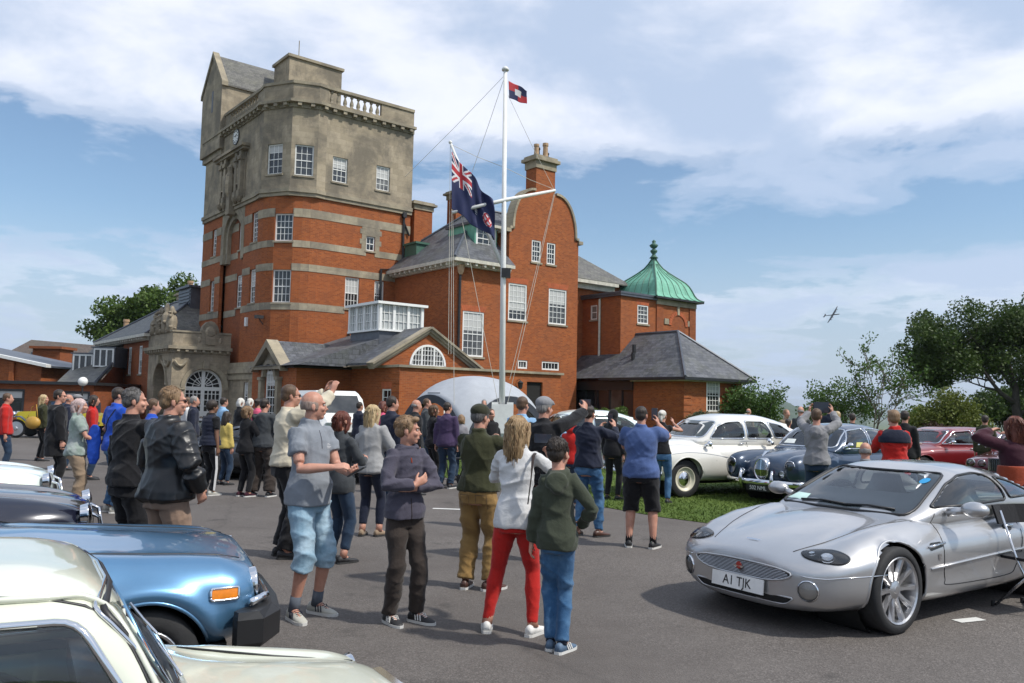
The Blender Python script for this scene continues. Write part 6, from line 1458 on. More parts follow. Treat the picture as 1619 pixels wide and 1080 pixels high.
def mk9(loc, hd, label, paintk='paint_white', detail=True, name='white_saloon', group='large white saloons on the lawn'):
 c = Car(name, loc, hd, label, 'car', group)
 B = [(2.30, .36, .6, .90, .26, 2.2, 2.2), (2.24, .32, .62, .97, .40, 2.3, 2.4), (2.0, .28, .64, 1.03, .56, 2.4, 2.6), (1.5, .26, .66, 1.07, .70, 2.5, 3), (1.0, .26, .68, 1.10, .80, 2.6, 3), (.6, .26, .70, 1.10, .86, 2.8, 3.2), (0, .26, .70, 1.09, .875, 3, 3.4), (-.8, .26, .70, 1.08, .87, 3, 3.2), (-1.5, .26, .70, 1.04, .82, 2.7, 3), (-2.1, .32, .66, .92, .70, 2.5, 2.6), (-2.5, .4, .6, .76, .52, 2.3, 2.3), (-2.65, .46, .56, .64, .34, 2.2, 2.2)]
 c.shell(B, paintk, 110, 13)
 fw = [(2.36, .55, .72, .82, .09, 2, 2), (2.30, .44, .72, .90, .17, 2.1, 2), (2.05, .34, .70, .97, .23, 2.3, 2.2), (1.5, .30, .68, 1.00, .25, 2.3, 2.4), (.9, .30, .66, .96, .22, 2.2, 2.4), (.3, .3, .64, .88, .17, 2.1, 2.2), (-.3, .32, .62, .80, .08, 2, 2)]
 c.shell(fw, paintk, 70, 9, None, 'front_wing', .68, mirror=True)
 rw = [(-.6, .32, .62, .84, .06, 2, 2), (-.95, .28, .64, .96, .16, 2.2, 2.2), (-1.5, .27, .66, 1.0, .22, 2.3, 2.4), (-2.1, .3, .64, .90, .19, 2.2, 2.2), (-2.55, .38, .58, .72, .10, 2, 2), (-2.66, .48, .56, .62, .05, 2, 2)]
 c.shell(rw, paintk, 50, 9, None, 'rear_wing', .70, mirror=True)
 c.shell([(1.02, .7, 1.04, 1.08, .58, 2.6, 2), (.95, .7, 1.04, 1.13, .66, 2.8, 2), (.62, .7, 1.04, 1.42, .72, 3.2, 2), (.4, .7, 1.04, 1.54, .74, 3.2, 2), (0, .7, 1.04, 1.60, .745, 3.2, 2), (-.6, .7, 1.04, 1.595, .745, 3.1, 2), (-1.1, .7, 1.04, 1.52, .73, 3, 2), (-1.6, .7, 1.03, 1.32, .68, 2.6, 2), (-2.05, .7, 1.0, 1.06, .58, 2.3, 2), (-2.15, .7, .98, 1.0, .5, 2.2, 2)], paintk, 80, 15, None, 'roof', arches=False)
 c.make_bvh()
 for x in (1.50, -1.48): c.arch(x, .37, .40 if x > 0 else .33, .46)
 c.cabin = (-1.5, .75, .62); c.window(REAR, round_poly([(-.42, 1.15), (.42, 1.15), (.36, 1.4), (-.36, 1.4)], .08), 'any', 'car_glass', 'rear_window', .012)
 c.window(FRONT, round_poly([(-.62, 1.13), (.62, 1.13), (.54, 1.45), (-.54, 1.45)], .1), 'any', 'car_glass', 'windscreen', .016, 'chrome')
 for sg in (1, -1):
  for ol in ([(.80, 1.12), (.56, 1.36), (.35, 1.44), (-.02, 1.46), (-.05, 1.12)], [(-.12, 1.12), (-.1, 1.465), (-.62, 1.46), (-.78, 1.12)], [(-.84, 1.13), (-.70, 1.45), (-1.05, 1.39), (-1.30, 1.24), (-1.34, 1.14)]): c.window(SIDE(sg), round_poly(ol, .06), 'any', 'car_glass', 'window', .014, 'chrome')
  c.strip(SIDE(sg), smooth_poly([(2.1, .80), (1.5, .86), (.9, .82), (.2, .70), (-.5, .55)], 5, False), .006, 'chrome', 'wing_crease', .0, False)
  for x in (.78, -.08, -1.0): c.strip(SIDE(sg), [(x, 1.05), (x, .7), (x, .36)], .004, 'black_trim', 'door_gap', .0, False)
  c.strip(SIDE(sg), [(.9, 1.06), (0, 1.07), (-1.3, 1.06)], .009, 'chrome', 'waist_trim', .0, False); c.handle(SIDE(sg), .05, 1.02); c.handle(SIDE(sg), -.7, 1.02)
  c.lamp((2.32, .68 * sg, .76), (1, 0, 0), .10); c.lamp((2.30, .40 * sg, .55), (1, 0, 0), .08, name='fog_lamp'); c.mirror(.95, .88 * sg, 1.02, 'chrome', (.05, .06, .06))
 m = MB(); ol = round_poly([(-.22, .5), (.22, .5), (.20, .98), (-.20, .98)], .1); m.loft([[(x_, a * s_, .72 + (b - .72) * s_) for a, b in ol] for x_, s_ in ((2.2, 1), (2.36, 1), (2.38, .92), (2.34, .88))], cap=False); g = m.build('grille', 'chrome', c.root, True)
 m = MB();
 for y in np.arange(-.18, .181, .03): m.tube([(2.35, y, .52), (2.36, y, .95)], .008, 4)
 m.build('grille_bars', 'chrome', g)
 m = MB(); m.tube([(2.1, -.92, .46), (2.40, -.75, .46), (2.5, -.3, .46), (2.5, .3, .46), (2.40, .75, .46), (2.1, .92, .46)], [(.03, .06)] * 6, 10); m.build('bumper', 'chrome', c.root, True)
 c.patch(FRONT, [(-.3, 1.17), (-.05, 1.17), (-.08, 1.22), (-.28, 1.22)], 'paper', 'paper_notice', -.01)
 c.seats((0, -1.0), .72, 1.32, .36); c.steering(.5, -.36, 1.14); m = MB(); m.box(-1.6, .9, -.7, .7, .3, .55); m.box(.55, .95, -.62, .62, .5, 1.05); m.build('cabin_floor', 'seat_dark', c.root); m = MB(); m.box(-2.2, 2.0, -.6, .6, .24, .4); m.build('underside', 'under', c.root)
 c.finish()
 for x in (1.50, -1.48):
  for sg in (-1, 1): c.wheel(x, .76 * sg, .355, .18, .66, 'steel', 'chrome', 'wheel_cream')
hd9 = Vector((-.90, -.435)); w9 = G(1080, 787); l9 = Vector((-hd9.y, hd9.x)); c9 = Vector((w9.x, w9.y)) - l9 * .78 - hd9 * 1.5
mk9((c9.x, c9.y, 0), math.atan2(hd9.y, hd9.x), 'big rounded white fifties saloon with cream wheels on the lawn beside the blue saloon')
p = D(915, 700, 22.5); mk9((p.x, p.y, 0), math.radians(200), 'pale saloon mostly hidden behind the people photographing near the tent', 'paint_pale', name='pale_saloon', group='')
# -- cream small saloon close to the viewer
def mini():
 a_ = .54; hd = Vector((math.cos(a_), math.sin(a_))); c = Car('cream_saloon', (0, 0, 0), a_, 'cream small saloon with chrome window frames nearest the viewer')
 q = G(157, 947, 1.27 * .93); lf = Vector((-hd.y, hd.x)); cen = Vector((q.x, q.y)) - hd * .30 * .93 + lf * .60 * .93; c.root.location = (cen.x, cen.y, 0); c.root.scale = (.93,) * 3
 B = [(1.52, .30, .50, .64, .52, 3, 3), (1.46, .26, .52, .69, .62, 3, 3), (1.2, .22, .54, .74, .69, 3, 3), (.8, .2, .56, .80, .70, 3.2, 3.4), (.4, .2, .56, .90, .705, 3.4, 3.4), (-.5, .2, .56, .90, .705, 3.4, 3.4), (-1.1, .2, .56, .88, .69, 3.2, 3), (-1.45, .26, .54, .82, .62, 3, 3), (-1.52, .32, .52, .74, .52, 2.6, 2.6)]
 def mod(X, Y, Z):
  up = np.clip((Z - .55) / .25, 0, 1); y = np.abs(Y); Z = Z + up * (.04 * gauss(y, .56, .11) * np.clip((X - .55) / .3, 0, 1) - .03 * gauss(y, .40, .08) * np.clip((X - .6) / .3, 0, 1)); return X, Y, Z
 c.shell(B, 'paint_cream', 160, 22, mod)
 c.shell([(.62, .7, .86, .88, .56, 3, 2), (.56, .7, .86, .93, .60, 3.2, 2), (.35, .7, .86, 1.24, .625, 3.8, 2), (.27, .7, .86, 1.295, .63, 4, 2), (.1, .7, .86, 1.33, .63, 4, 2), (-.4, .7, .86, 1.35, .63, 4, 2), (-.85, .7, .86, 1.31, .62, 4, 2), (-1.02, .7, .86, 1.22, .61, 3.8, 2), (-1.32, .7, .86, .93, .57, 3.2, 2), (-1.36, .7, .86, .88, .54, 3, 2)], 'paint_cream', 200, 40, None, 'roof', arches=False)
 c.make_bvh()
 for x in (1.02, -1.02): c.arch(x, .26, .30, .36)
 c.cabin = (-1.1, .42, .58); c.window(REAR, round_poly([(-.47, .95), (.47, .95), (.42, 1.19), (-.42, 1.19)], .06), 'any', 'car_glass', 'rear_window', .012)
 c.window(FRONT, round_poly([(-.55, .925), (.55, .925), (.515, 1.225), (-.515, 1.225)], .06), 'any', 'car_glass_clear', 'windscreen', .013, 'black_trim')
 ws2 = round_poly([(-.562, .912), (.562, .912), (.528, 1.238), (-.528, 1.238)], .06); c.strip(FRONT, ws2, .007, 'chrome', 'windscreen_chrome', .006)
 for sg in (1, -1):
  s_ = SIDE(sg)
  for ol in ([(.44, .90), (.25, 1.205), (-.28, 1.225), (-.30, .90)], [(-.40, .90), (-.38, 1.225), (-.80, 1.20), (-.95, .91)]):
   o2 = round_poly(ol, .06); w = c.window(s_, o2, 'any', 'car_glass_clear', 'window', .013, 'chrome');
  c.strip(s_, [(.46, .965), (.1, .968), (-.3, .97)], .011, 'chrome', 'window_rail', .0, False)
  c.strip(s_, smooth_poly([(.53, .86), (.39, 1.13), (.30, 1.235), (.15, 1.262), (-.4, 1.275), (-.9, 1.25), (-1.1, 1.08)], 5, False), .010, 'paint_cream', 'drip_rail', .008, False)
  c.strip(s_, smooth_poly([(.51, .86), (.52, .6), (.50, .3), (-.3, .28), (-.36, .5), (-.345, .9), (-.335, 1.24), (.27, 1.235), (.50, .885)], 5, False), .006, 'black_trim', 'door_gap', .0, False)
  c.lamp((1.465, .52 * sg, .575), (1, 0, 0), .09); c.handle(s_, -.2, .78)
  c.strip(TOP, [(.7, .48 * sg), (1.1, .44 * sg), (1.45, .42 * sg)], .005, 'black_trim', 'bonnet_gap', .0, False)
 for k in (-1, 1): c.strip(FRONT, [(-.02 + k * .28, .915), (.14 + k * .28, .945), (.26 + k * .2, 1.0)], .006, 'chrome', 'wiper', .02, False)
 m = MB(); m.box(1.50, 1.56, -.48, .48, .36, .42); m.build('bumper', 'chrome', c.root); m = MB(); m.box(1.48, 1.54, -.3, .3, .46, .66); m.build('grille', 'chrome', c.root)
 c.seats((-.2, -.85), .5, 1.02, .32, 'seat_dark', .2); c.steering(.18, -.30, .88, .19, .9)
 m = MB(); m.box(.30, .52, -.57, .57, .78, .87); m.build('dashboard', 'wood_dash', c.root); m = MB(); m.box(-1.1, .6, -.60, .60, .22, .36); m.build('cabin_floor', 'seat_dark', c.root)
 m = MB()
 for sg in (-1, 1): m.box(-.3, .5, sg * .63 - .02, sg * .63 + .02, .36, .86)
 m.build('door_lining', 'seat_leather', c.root)
 c.finish()
 for x in (1.02, -1.02):
  for sg in (-1, 1): c.wheel(x, .60 * sg, .25, .14, .64, 'steel', 'chrome', 'alloy')
mini()
def wedge_blue():
 a_ = math.radians(25); hd = Vector((math.cos(a_), math.sin(a_))); c = Car('blue_sports_car', (0, 0, 0), math.atan2(hd.y, hd.x), 'metallic blue sports car with black rubber bumpers and amber side light')
 # near front corner of the bumper stands at the pixel (438, 1000)
 q = G(421, 1006, .38); lf = Vector((-hd.y, hd.x)); cen = Vector((q.x, q.y)) + lf * .80 - hd * 2.05; c.root.location = (cen.x, cen.y, 0)
 B = [(2.02, .40, .58, .72, .62, 3, 3), (1.97, .34, .58, .775, .72, 3, 3), (1.85, .28, .58, .80, .79, 3, 3), (1.3, .24, .60, .84, .83, 2.8, 3), (.7, .22, .60, .89, .82, 2.8, 3.2), (.3, .22, .60, .92, .82, 3, 3.3), (-.6, .22, .62, .92, .82, 3, 3.3), (-1.3, .24, .62, .91, .83, 2.8, 3), (-1.9, .32, .6, .86, .74, 2.8, 2.8), (-2.1, .4, .58, .78, .6, 2.6, 2.6)]
 def mod(X, Y, Z):
  up = np.clip((Z - .58) / .2, 0, 1); y = np.abs(Y)
  Z = Z + up * (.05 * gauss(y, .66, .13) * np.clip((X - .2) / .5, 0, 1) * np.clip((2.0 - X) / .2, 0, 1) + .035 * gauss(y, .0, .30) * np.clip((X - .3) / .5, 0, 1) * np.clip((1.9 - X) / .5, 0, 1))
  R = np.hypot(X - 1.42, Z - .285); Y = Y + np.sign(Y) * .028 * gauss(R, .385, .05) * (y > .6); return X, Y, Z
 c.shell(B, 'paint_blue', 170, 22, mod)
 c.shell([(.55, .7, .88, .90, .56, 2.8, 2), (.48, .7, .88, .96, .62, 3, 2), (.05, .7, .88, 1.18, .64, 3.4, 2), (-.2, .7, .88, 1.22, .65, 3.6, 2), (-.7, .7, .88, 1.2, .65, 3.4, 2), (-1.2, .7, .88, .98, .62, 3, 2), (-1.3, .7, .88, .92, .56, 3, 2)], 'seat_dark', 60, 11, None, 'roof', arches=False)
 c.make_bvh()
 for x in (1.42, -1.2): c.arch(x, .285, .33, .45)
 c.window(FRONT, round_poly([(-.58, .93), (.58, .93), (.53, 1.15), (-.53, 1.15)], .05), 'any', 'car_glass', 'windscreen', .02)
 for sg in (1, -1):
  s_ = SIDE(sg); c.window(s_, round_poly([(.32, .93), (.02, 1.13), (-.5, 1.14), (-.52, .93)], .04), 'any', 'car_glass', 'window', .014)
  a = round_poly([(1.74, .60), (1.89, .60), (1.89, .66), (1.74, .66)], .015); sl_ = c.patch(s_, a, 'amber', 'side_light', .008); c.strip(s_, a, .008, 'chrome', 'side_light_rim', .008, True, sl_)
  text_dummy = None
  c.lamp((1.99, .60 * sg, .64), (1, 0, .05), .095); c.strip(TOP, smooth_poly([(.5, .60 * sg), (1.2, .56 * sg), (1.92, .50 * sg)], 4, False), .006, 'black_trim', 'bonnet_gap', .0, False)
  c.strip(s_, [(.42, .86), (.46, .55), (.40, .28)], .004, 'black_trim', 'door_gap', .0, False)
 m = MB(); ol = [(2.02, -.88), (2.14, -.70), (2.18, -.3), (2.18, .3), (2.14, .70), (2.02, .88), (1.88, .89), (1.86, .84), (1.96, .74), (2.0, 0), (1.96, -.74), (1.86, -.84), (1.88, -.89)]
 m.loft([[(1.9 + (x - 1.9) * s_, y * s2, z) for x, y in ol] for z, s_, s2 in ((.34, .85, .985), (.37, 1, 1), (.50, 1, 1), (.54, .8, .985))]); m.build('bumper', 'black_trim', c.root, False)
 m = MB(); m.tube([(1.96, -.78, .57), (2.06, -.66, .58), (2.08, 0, .58), (2.06, .66, .58), (1.96, .78, .57)], .022, 8); m.build('bumper_chrome', 'chrome', c.root, True)
 m = MB(); m.box(1.9, 2.0, -.4, .4, .56, .68); m.build('grille', 'under', c.root); m = MB(); m.box(-2, 1.85, -.7, .7, .18, .34); m.build('underside', 'under', c.root)
 c.finish()
 for x in (1.42, -1.2):
  for sg in (-1, 1): c.wheel(x, .71 * sg, .285, .19, .66, 'alloy', spokes=5)
wedge_blue()
def roundnose(name, label, paintk, nose, hd, scale=1, z=0, group=None, open_=True):
 hd = Vector(hd).normalized(); c = Car(name, (0, 0, 0), math.atan2(hd.y, hd.x), label, 'car', group); cen = Vector((nose.x, nose.y)) - hd * 2.0; c.root.location = (cen.x, cen.y, 0)
 B = [(1.95, .36, .52, .64, .40, 2.4, 2.4), (1.90, .28, .54, .72, .58, 2.5, 2.6), (1.75, .22, .56, .78, .70, 2.5, 2.8), (1.3, .2, .58, .84, .80, 2.5, 3), (.8, .2, .58, .88, .80, 2.6, 3.2), (.3, .2, .58, .90, .79, 2.8, 3.2), (-.6, .2, .6, .90, .80, 2.8, 3.2), (-1.2, .2, .62, .92, .84, 2.5, 3), (-1.7, .26, .6, .84, .74, 2.4, 2.6), (-2.0, .36, .56, .70, .5, 2.2, 2.2)]
 def mod(X, Y, Z):
  up = np.clip((Z - .55) / .25, 0, 1); y = np.abs(Y); Z = Z + up * (.07 * gauss(y, .62, .14) * np.clip((X - .5) / .4, 0, 1) - .03 * gauss(y, .38, .1) * np.clip((X - .6) / .3, 0, 1)); return X, Y, Z
 c.shell(B, paintk, 110, 15, mod); c.make_bvh()
 for x in (1.2, -1.15): c.arch(x, .31, .355, .45)
 m = MB(); m.tube([(.45, -.62, .90), (.30, -.58, 1.16), (.28, 0, 1.18), (.30, .58, 1.16), (.45, .62, .90)], .016, 6); fr_ = m.build('windscreen_frame', 'chrome', c.root, True)
 m = MB(); m.poly([(.45, -.62, .90), (.45, .62, .90), (.30, .58, 1.155), (.30, -.58, 1.155)]); m.build('windscreen', 'car_glass_clear', c.root)
 for sg in (-1, 1):
  c.lamp((1.90, .60 * sg, .68), (1, .05 * sg, .1), .095); m = MB(); m.tube([(1.98, .30 * sg, .36), (2.03, .32 * sg, .45), (2.0, .34 * sg, .62), (1.92, .34 * sg, .66)], .018, 6); m.build('overrider', 'chrome', c.root, True)
  m = MB(); p_, n_ = c.hit(TOP, .9, .68 * sg, .0); m.tube([p_, p_ + Vector((0, 0, .08))], .008, 5); m.lathe(p_ + Vector((0, 0, .10)), [(-.03, .02), (0, .055), (.012, .055)], 12, (-1, 0, 0)); m.build('wing_mirror', 'chrome', c.root, True)
 m = MB(); m.tube([(1.75, -.76, .40), (1.95, -.6, .40), (2.04, 0, .40), (1.95, .6, .40), (1.75, .76, .40)], [(.025, .045)] * 5, 8); m.build('bumper', 'chrome', c.root, True)
 c.patch(FRONT, round_poly([(-.3, .46), (.3, .46), (.26, .62), (-.26, .62)], .06), 'under', 'grille', .006)
 m = MB(); m.box(-1.0, .35, -.55, .55, .6, .905); m.build('cockpit', 'seat_dark', c.root); c.seats((-.5,), .6, 1.0, .3, 'seat_dark', .2)
 c.strip(TOP, [(1.85, 0), (1.2, 0), (.6, 0)], .008, 'chrome', 'bonnet_strip', .0, False)
 m = MB(); m.box(-1.8, 1.7, -.6, .6, .18, .34); m.build('underside', 'under', c.root)
 c.finish()
 for x in (1.2, -1.15):
  for sg in (-1, 1): c.wheel(x, .70 * sg, .31, .18, .66, 'steel', 'chrome', 'alloy')
n = D(157, 800, 7.9); roundnose('dark_roadster', 'dark navy open roadster with chrome lamp rims behind the metallic blue sports car', 'paint_darkblue', n, (.89, .45), group='open roadsters beyond the cream saloon')
n = D(94, 745, 10.6); roundnose('pale_roadster', 'pale mint white open roadster behind the dark roadster', 'paint_pale', n, (.89, .45), group='open roadsters beyond the cream saloon')
def lowcoupe(name, label, paintk, loc, hd, hub='hub_yellow'):
 c = Car(name, loc, hd, label, 'car')
 B = [(2.2, .26, .42, .56, .5, 2.6, 2.6), (2.1, .2, .44, .62, .7, 2.6, 2.8), (1.6, .16, .5, .72, .88, 2.6, 3), (1.2, .16, .52, .78, .93, 2.6, 3), (.4, .16, .52, .84, .92, 2.8, 3.2), (-.6, .16, .54, .86, .92, 2.8, 3.2), (-1.3, .16, .58, .88, .95, 2.6, 3), (-1.9, .22, .58, .86, .86, 2.5, 2.8), (-2.2, .34, .56, .76, .66, 2.4, 2.4)]
 c.shell(B, paintk, 100, 13)
 c.shell([(.95, .6, .76, .80, .6, 2.8, 2), (.4, .6, .78, 1.06, .72, 3, 2), (.05, .6, .79, 1.2, .73, 3, 2), (-.4, .6, .8, 1.22, .73, 3, 2), (-1.0, .6, .82, 1.1, .7, 2.6, 2), (-1.7, .6, .83, .87, .6, 2.3, 2)], paintk, 70, 13, None, 'roof', arches=False)
 c.make_bvh()
 for x in (1.25, -1.3): c.arch(x, .34, .375, .45)
 c.cabin = (-.9, .6, .6); c.window(FRONT, round_poly([(-.6, .86), (.6, .86), (.5, 1.14), (-.5, 1.14)], .06), 'any', 'car_glass', 'windscreen')
 for sg in (1, -1):
  c.window(SIDE(sg), round_poly([(.5, .86), (.1, 1.08), (-.4, 1.14), (-.9, 1.05), (-1.0, .88)], .06), 'any', 'car_glass', 'window'); c.lamp((2.0, .62 * sg, .58), (1, .2 * sg, .3), .08)
  c.strip(SIDE(sg), [(.5, .8), (.52, .5), (.45, .24)], .004, 'black_trim', 'door_gap', .0, False); c.mirror(.45, .98 * sg, .9, paintk)
 c.seats((-.3,), .5, 1.02); m = MB(); m.box(-1.2, .7, -.7, .7, .3, .45); m.build('cabin_floor', 'seat_dark', c.root); m = MB(); m.box(-2, 1.9, -.7, .7, .15, .3); m.build('underside', 'under', c.root)
 c.finish()
 for x in (1.25, -1.3):
  for sg in (-1, 1):
   w = c.wheel(x, .80 * sg, .34, .24, .72, 'alloy', spokes=5, mat='black_trim'); m = MB(); m.lathe((0, 0, 0), [(.08, .055), (.105, .05), (.108, .001)], 14, (0, sg, 0)); m.build('centre_cap', hub, w)
p = G(365, 742); lowcoupe('black_coupe', 'low black sports coupe with yellow wheel centres behind the boy in the gilet', 'paint_black', (p.x - 1.0, p.y + 1.4, 0), math.radians(12))
p = D(520, 720, 17.2); lowcoupe('dark_coupe', 'dark grey coupe partly hidden behind the woman in the charcoal jacket', 'paint_grey', (p.x - 1.2, p.y + 1.0, 0), math.radians(-8), 'chrome')
def vintage():
 p = D(48, 664, 33); root = empty('vintage_tourer', (p.x + 1.2, p.y, 0), math.radians(188), 'small yellow and blue vintage tourer with wire wheels by the brick block', 'car')
 m = MB(); m.loft([[(x, s * w, z) for s, z in ((-1, .5), (1, .5), (1, h), (-1, h))] for x, w, h in ((1.5, .28, 1.0), (.5, .4, 1.05), (.4, .6, 1.0), (-1.3, .62, 1.0), (-1.6, .5, .9))]); m.build('body', 'paint_yellow', root, False)
 m = MB()
 for sg in (-1, 1): m.tube([(1.9, sg * .62, .45), (1.6, sg * .64, .80), (1.2, sg * .64, .82), (.8, sg * .64, .5), (.4, sg * .66, .34), (-.7, sg * .66, .34)], [(.15, .03)] * 6, 8, (0, 0, 1)); m.tube([(-.8, sg * .64, .45), (-1.0, sg * .64, .78), (-1.3, sg * .64, .84), (-1.65, sg * .64, .6)], [(.15, .03)] * 4, 8, (0, 0, 1))
 m.build('mudguards', 'paint_navy', root, True)
 m = MB(); m.box(1.48, 1.54, -.25, .25, .5, 1.02); m.tube([(1.6, -.3, .9), (1.6, .3, .9)], .02, 6)
 for sg in (-1, 1): m.lathe((1.58, sg * .34, .9), [(-.1, .04), (0, .12), (.04, .12)], 14, (1, 0, 0))
 m.tube([(1.75, -.7, .45), (1.78, .7, .45)], .03, 6); m.build('grille_and_lamps', 'chrome', root, True)
 m = MB(); m.poly([(.4, -.55, 1.02), (.4, .55, 1.02), (.28, .52, 1.45), (.28, -.52, 1.45)]); m.build('windscreen', 'car_glass', root); m = MB(); m.loft([[(x, s * .55, z) for s, z in ((-1, .95), (1, .95), (.9, zt), (-.9, zt))] for x, zt in ((.2, 1.4), (-.5, 1.5), (-1.3, 1.4))]); m.build('hood', 'paint_navy', root)
 for x in (1.35, -1.2):
  for sg in (-1, 1):
   w = empty('wheel', (x, sg * .64, .36)); w.parent = root; m = MB(); m.lathe((0, 0, 0), [(-.05, .28), (-.05, .34), (0, .36), (.05, .34), (.05, .28)], 24, (0, sg, 0)); m.build('tyre', 'rubber', w, True); m = MB(); m.lathe((0, 0, 0), [(.0, .27), (.052, .27), (.06, .08), (.08, .05), (.08, .001)], 20, (0, sg, 0)); m.build('rim', 'alloy', w)
vintage()
def van():
 p = D(522, 660, 31); root = empty('white_van', (p.x, p.y, 0), math.radians(-62), 'white van with sloping windscreen parked before the stone tower base', 'van')
 sec = lambda w, z0, z1: [(-w, z0), (w, z0), (w, z1 - .2), (w * .82, z1), (-w * .82, z1), (-w, z1 - .2)]
 m = MB(); m.loft([[(x, a, b) for a, b in sec(w, .35, z1)] for x, w, z1 in ((2.1, .82, .95), (1.95, .88, 1.1), (1.55, .9, 1.25), (1.0, .9, 1.95), (.6, .9, 2.05), (-2.0, .9, 2.05), (-2.1, .86, 1.95))]); m.build('body', 'white_paint', root, False)
 m = MB(); m.poly([(1.57, -.72, 1.29), (1.57, .72, 1.29), (1.10, .66, 1.88), (1.10, -.66, 1.88)]); m.build('windscreen', 'glass_win', root)
 for sg in (-1, 1): m = MB(); m.poly([(1.3, sg * .908, 1.25), (.55, sg * .908, 1.25), (.55, sg * .908, 1.75), (1.0, sg * .908, 1.75)]); m.build('window', 'glass_win', root); m = MB(); m.box(2.08, 2.14, sg * .62 - .14, sg * .62 + .14, .75, .92); m.build('headlight', 'chrome', root)
 m = MB(); m.box(2.0, 2.2, -.9, .9, .4, .6); m.build('bumper', 'black_trim', root)
 for x in (1.35, -1.35):
  for sg in (-1, 1): m = MB(); m.lathe((x, sg * .82, .33), [(-.1, .2), (-.1, .32), (.1, .32), (.1, .2), (.08, .001)], 24, (0, sg, 0)); m.build('wheel', 'rubber', root)
van()
# ---------------------------------------------------------------- people
def fabric(key, col, rough=.9, scale=420, bump=.25, fade=None, fs=3.0, spec=.15, sheen=.15):
 t = NT(key); p = t.co('Object'); w = t.noise(p, scale, 2, .5); n = t.noise(p, fs, 5, .6); f = t.noise(p, 16, 6, .62, 1.2)
 c = t.mix(t.ramp(n, [(.3, 0.), (.7, 1.)]), tuple(x * .86 for x in col), tuple(min(1, x * 1.12) for x in col))
 c = t.mix(t.ramp(w, [(.35, 0.), (.65, .35)]), c, tuple(x * .7 for x in col))
 if fade: c = t.mix(t.ramp(t.noise(p, 5.5, 4, .6), [(.44, 0.), (.66, .8)]), c, fade)
 t.set(Base_Color=c, Roughness=rough, Specular_IOR_Level=spec, Sheen_Weight=sheen)
 t.bump(t.math('ADD', t.math('MULTIPLY', w, .12), f), bump * 1.25, .02); MATS[key] = t.m; return key
@reg('skin')
def _():
 t = NT('skin'); p = t.co('Object'); n = t.noise(p, 9, 5, .6); n2 = t.noise(p, 140, 3)
 c = t.mix(t.ramp(n, [(.35, 0.), (.7, 1.)]), (.44, .215, .15), (.57, .31, .225)); c = t.mix(t.ramp(n2, [(.5, 0.), (.8, .25)]), c, (.40, .17, .12))
 t.set(Base_Color=c, Roughness=.5, Specular_IOR_Level=.35, Subsurface_Weight=.12, Subsurface_Radius=(.02, .008, .005), Subsurface_Scale=.4); t.bump(n2, .08, .004); return t
simple('skin_brown', (.20, .10, .06), .5)
def hairmat(key, a, b):
 t = NT(key); p = t.co('Object', (60, 60, 4)); n = t.noise(p, 2.2, 5, .6); q = t.noise(t.co('Object'), 14, 4)
 c = t.mix(t.ramp(n, [(.35, 0.), (.65, 1.)]), a, b); c = t.mix(t.ramp(q, [(.45, 0.), (.7, .4)]), c, tuple(x * .55 for x in a))
 t.set(Base_Color=c, Roughness=.45, Specular_IOR_Level=.45); t.bump(n, .8, .01); MATS[key] = t.m
hairmat('hair_stubble', (.20, .14, .11), (.30, .22, .18)); hairmat('hair_dark', (.018, .012, .009), (.045, .03, .02)); hairmat('hair_brown', (.07, .038, .02), (.13, .075, .04)); hairmat('hair_fair', (.17, .10, .05), (.30, .19, .10)); hairmat('hair_blonde', (.36, .25, .12), (.62, .48, .28)); hairmat('hair_bronde', (.19, .11, .05), (.46, .32, .17))
hairmat('hair_grey', (.16, .15, .14), (.34, .32, .30)); hairmat('hair_white', (.55, .52, .46), (.75, .72, .66)); hairmat('hair_pink', (.42, .30, .29), (.62, .48, .45)); hairmat('hair_red', (.09, .02, .012), (.15, .04, .02)); hairmat('hair_salt', (.05, .047, .045), (.15, .14, .135))
for k, c, kw in (('f_greypolo', (.235, .255, .285), {}), ('f_denim_light', (.23, .36, .46), dict(fade=(.40, .52, .60))), ('f_denim', (.035, .10, .21), dict(fade=(.10, .20, .33))), ('f_denim_dark', (.025, .045, .08), {}), ('f_hoodie', (.075, .070, .095), {}), ('f_trouser_brown', (.045, .035, .03), {}), ('f_olive', (.040, .042, .020), {}), ('f_khaki', (.27, .165, .06), {}), ('f_white', (.62, .62, .62), {}), ('f_red', (.48, .022, .018), {}), ('f_green', (.050, .058, .040), {}), ('f_black', (.014, .014, .016), {}), ('f_navy', (.018, .022, .040), {}), ('f_bluepolo', (.075, .12, .27), {}), ('f_charcoal', (.05, .055, .06), {}), ('f_shawl', (.33, .33, .33), {}), ('f_cream', (.58, .52, .40), {}), ('f_royal', (.015, .07, .42), {}), ('f_beige', (.30, .22, .15), {}), ('f_tan', (.27, .185, .135), {}), ('f_sage', (.26, .32, .28), dict(fade=(.40, .42, .42), fs=30)), ('f_grey', (.24, .24, .25), {}), ('f_orange', (.30, .055, .025), {}), ('f_maroon', (.05, .015, .025), {}), ('f_pink', (.6, .10, .18), {}), ('f_yellow', (.55, .42, .12), {}), ('f_sky', (.25, .42, .62), {}), ('f_purple', (.06, .04, .09), {}), ('f_bagbrown', (.04, .03, .03), {}), ('f_greyplaid', (.27, .26, .28), {}), ('f_cap', (.035, .036, .022), {})): fabric(k, c, **kw)
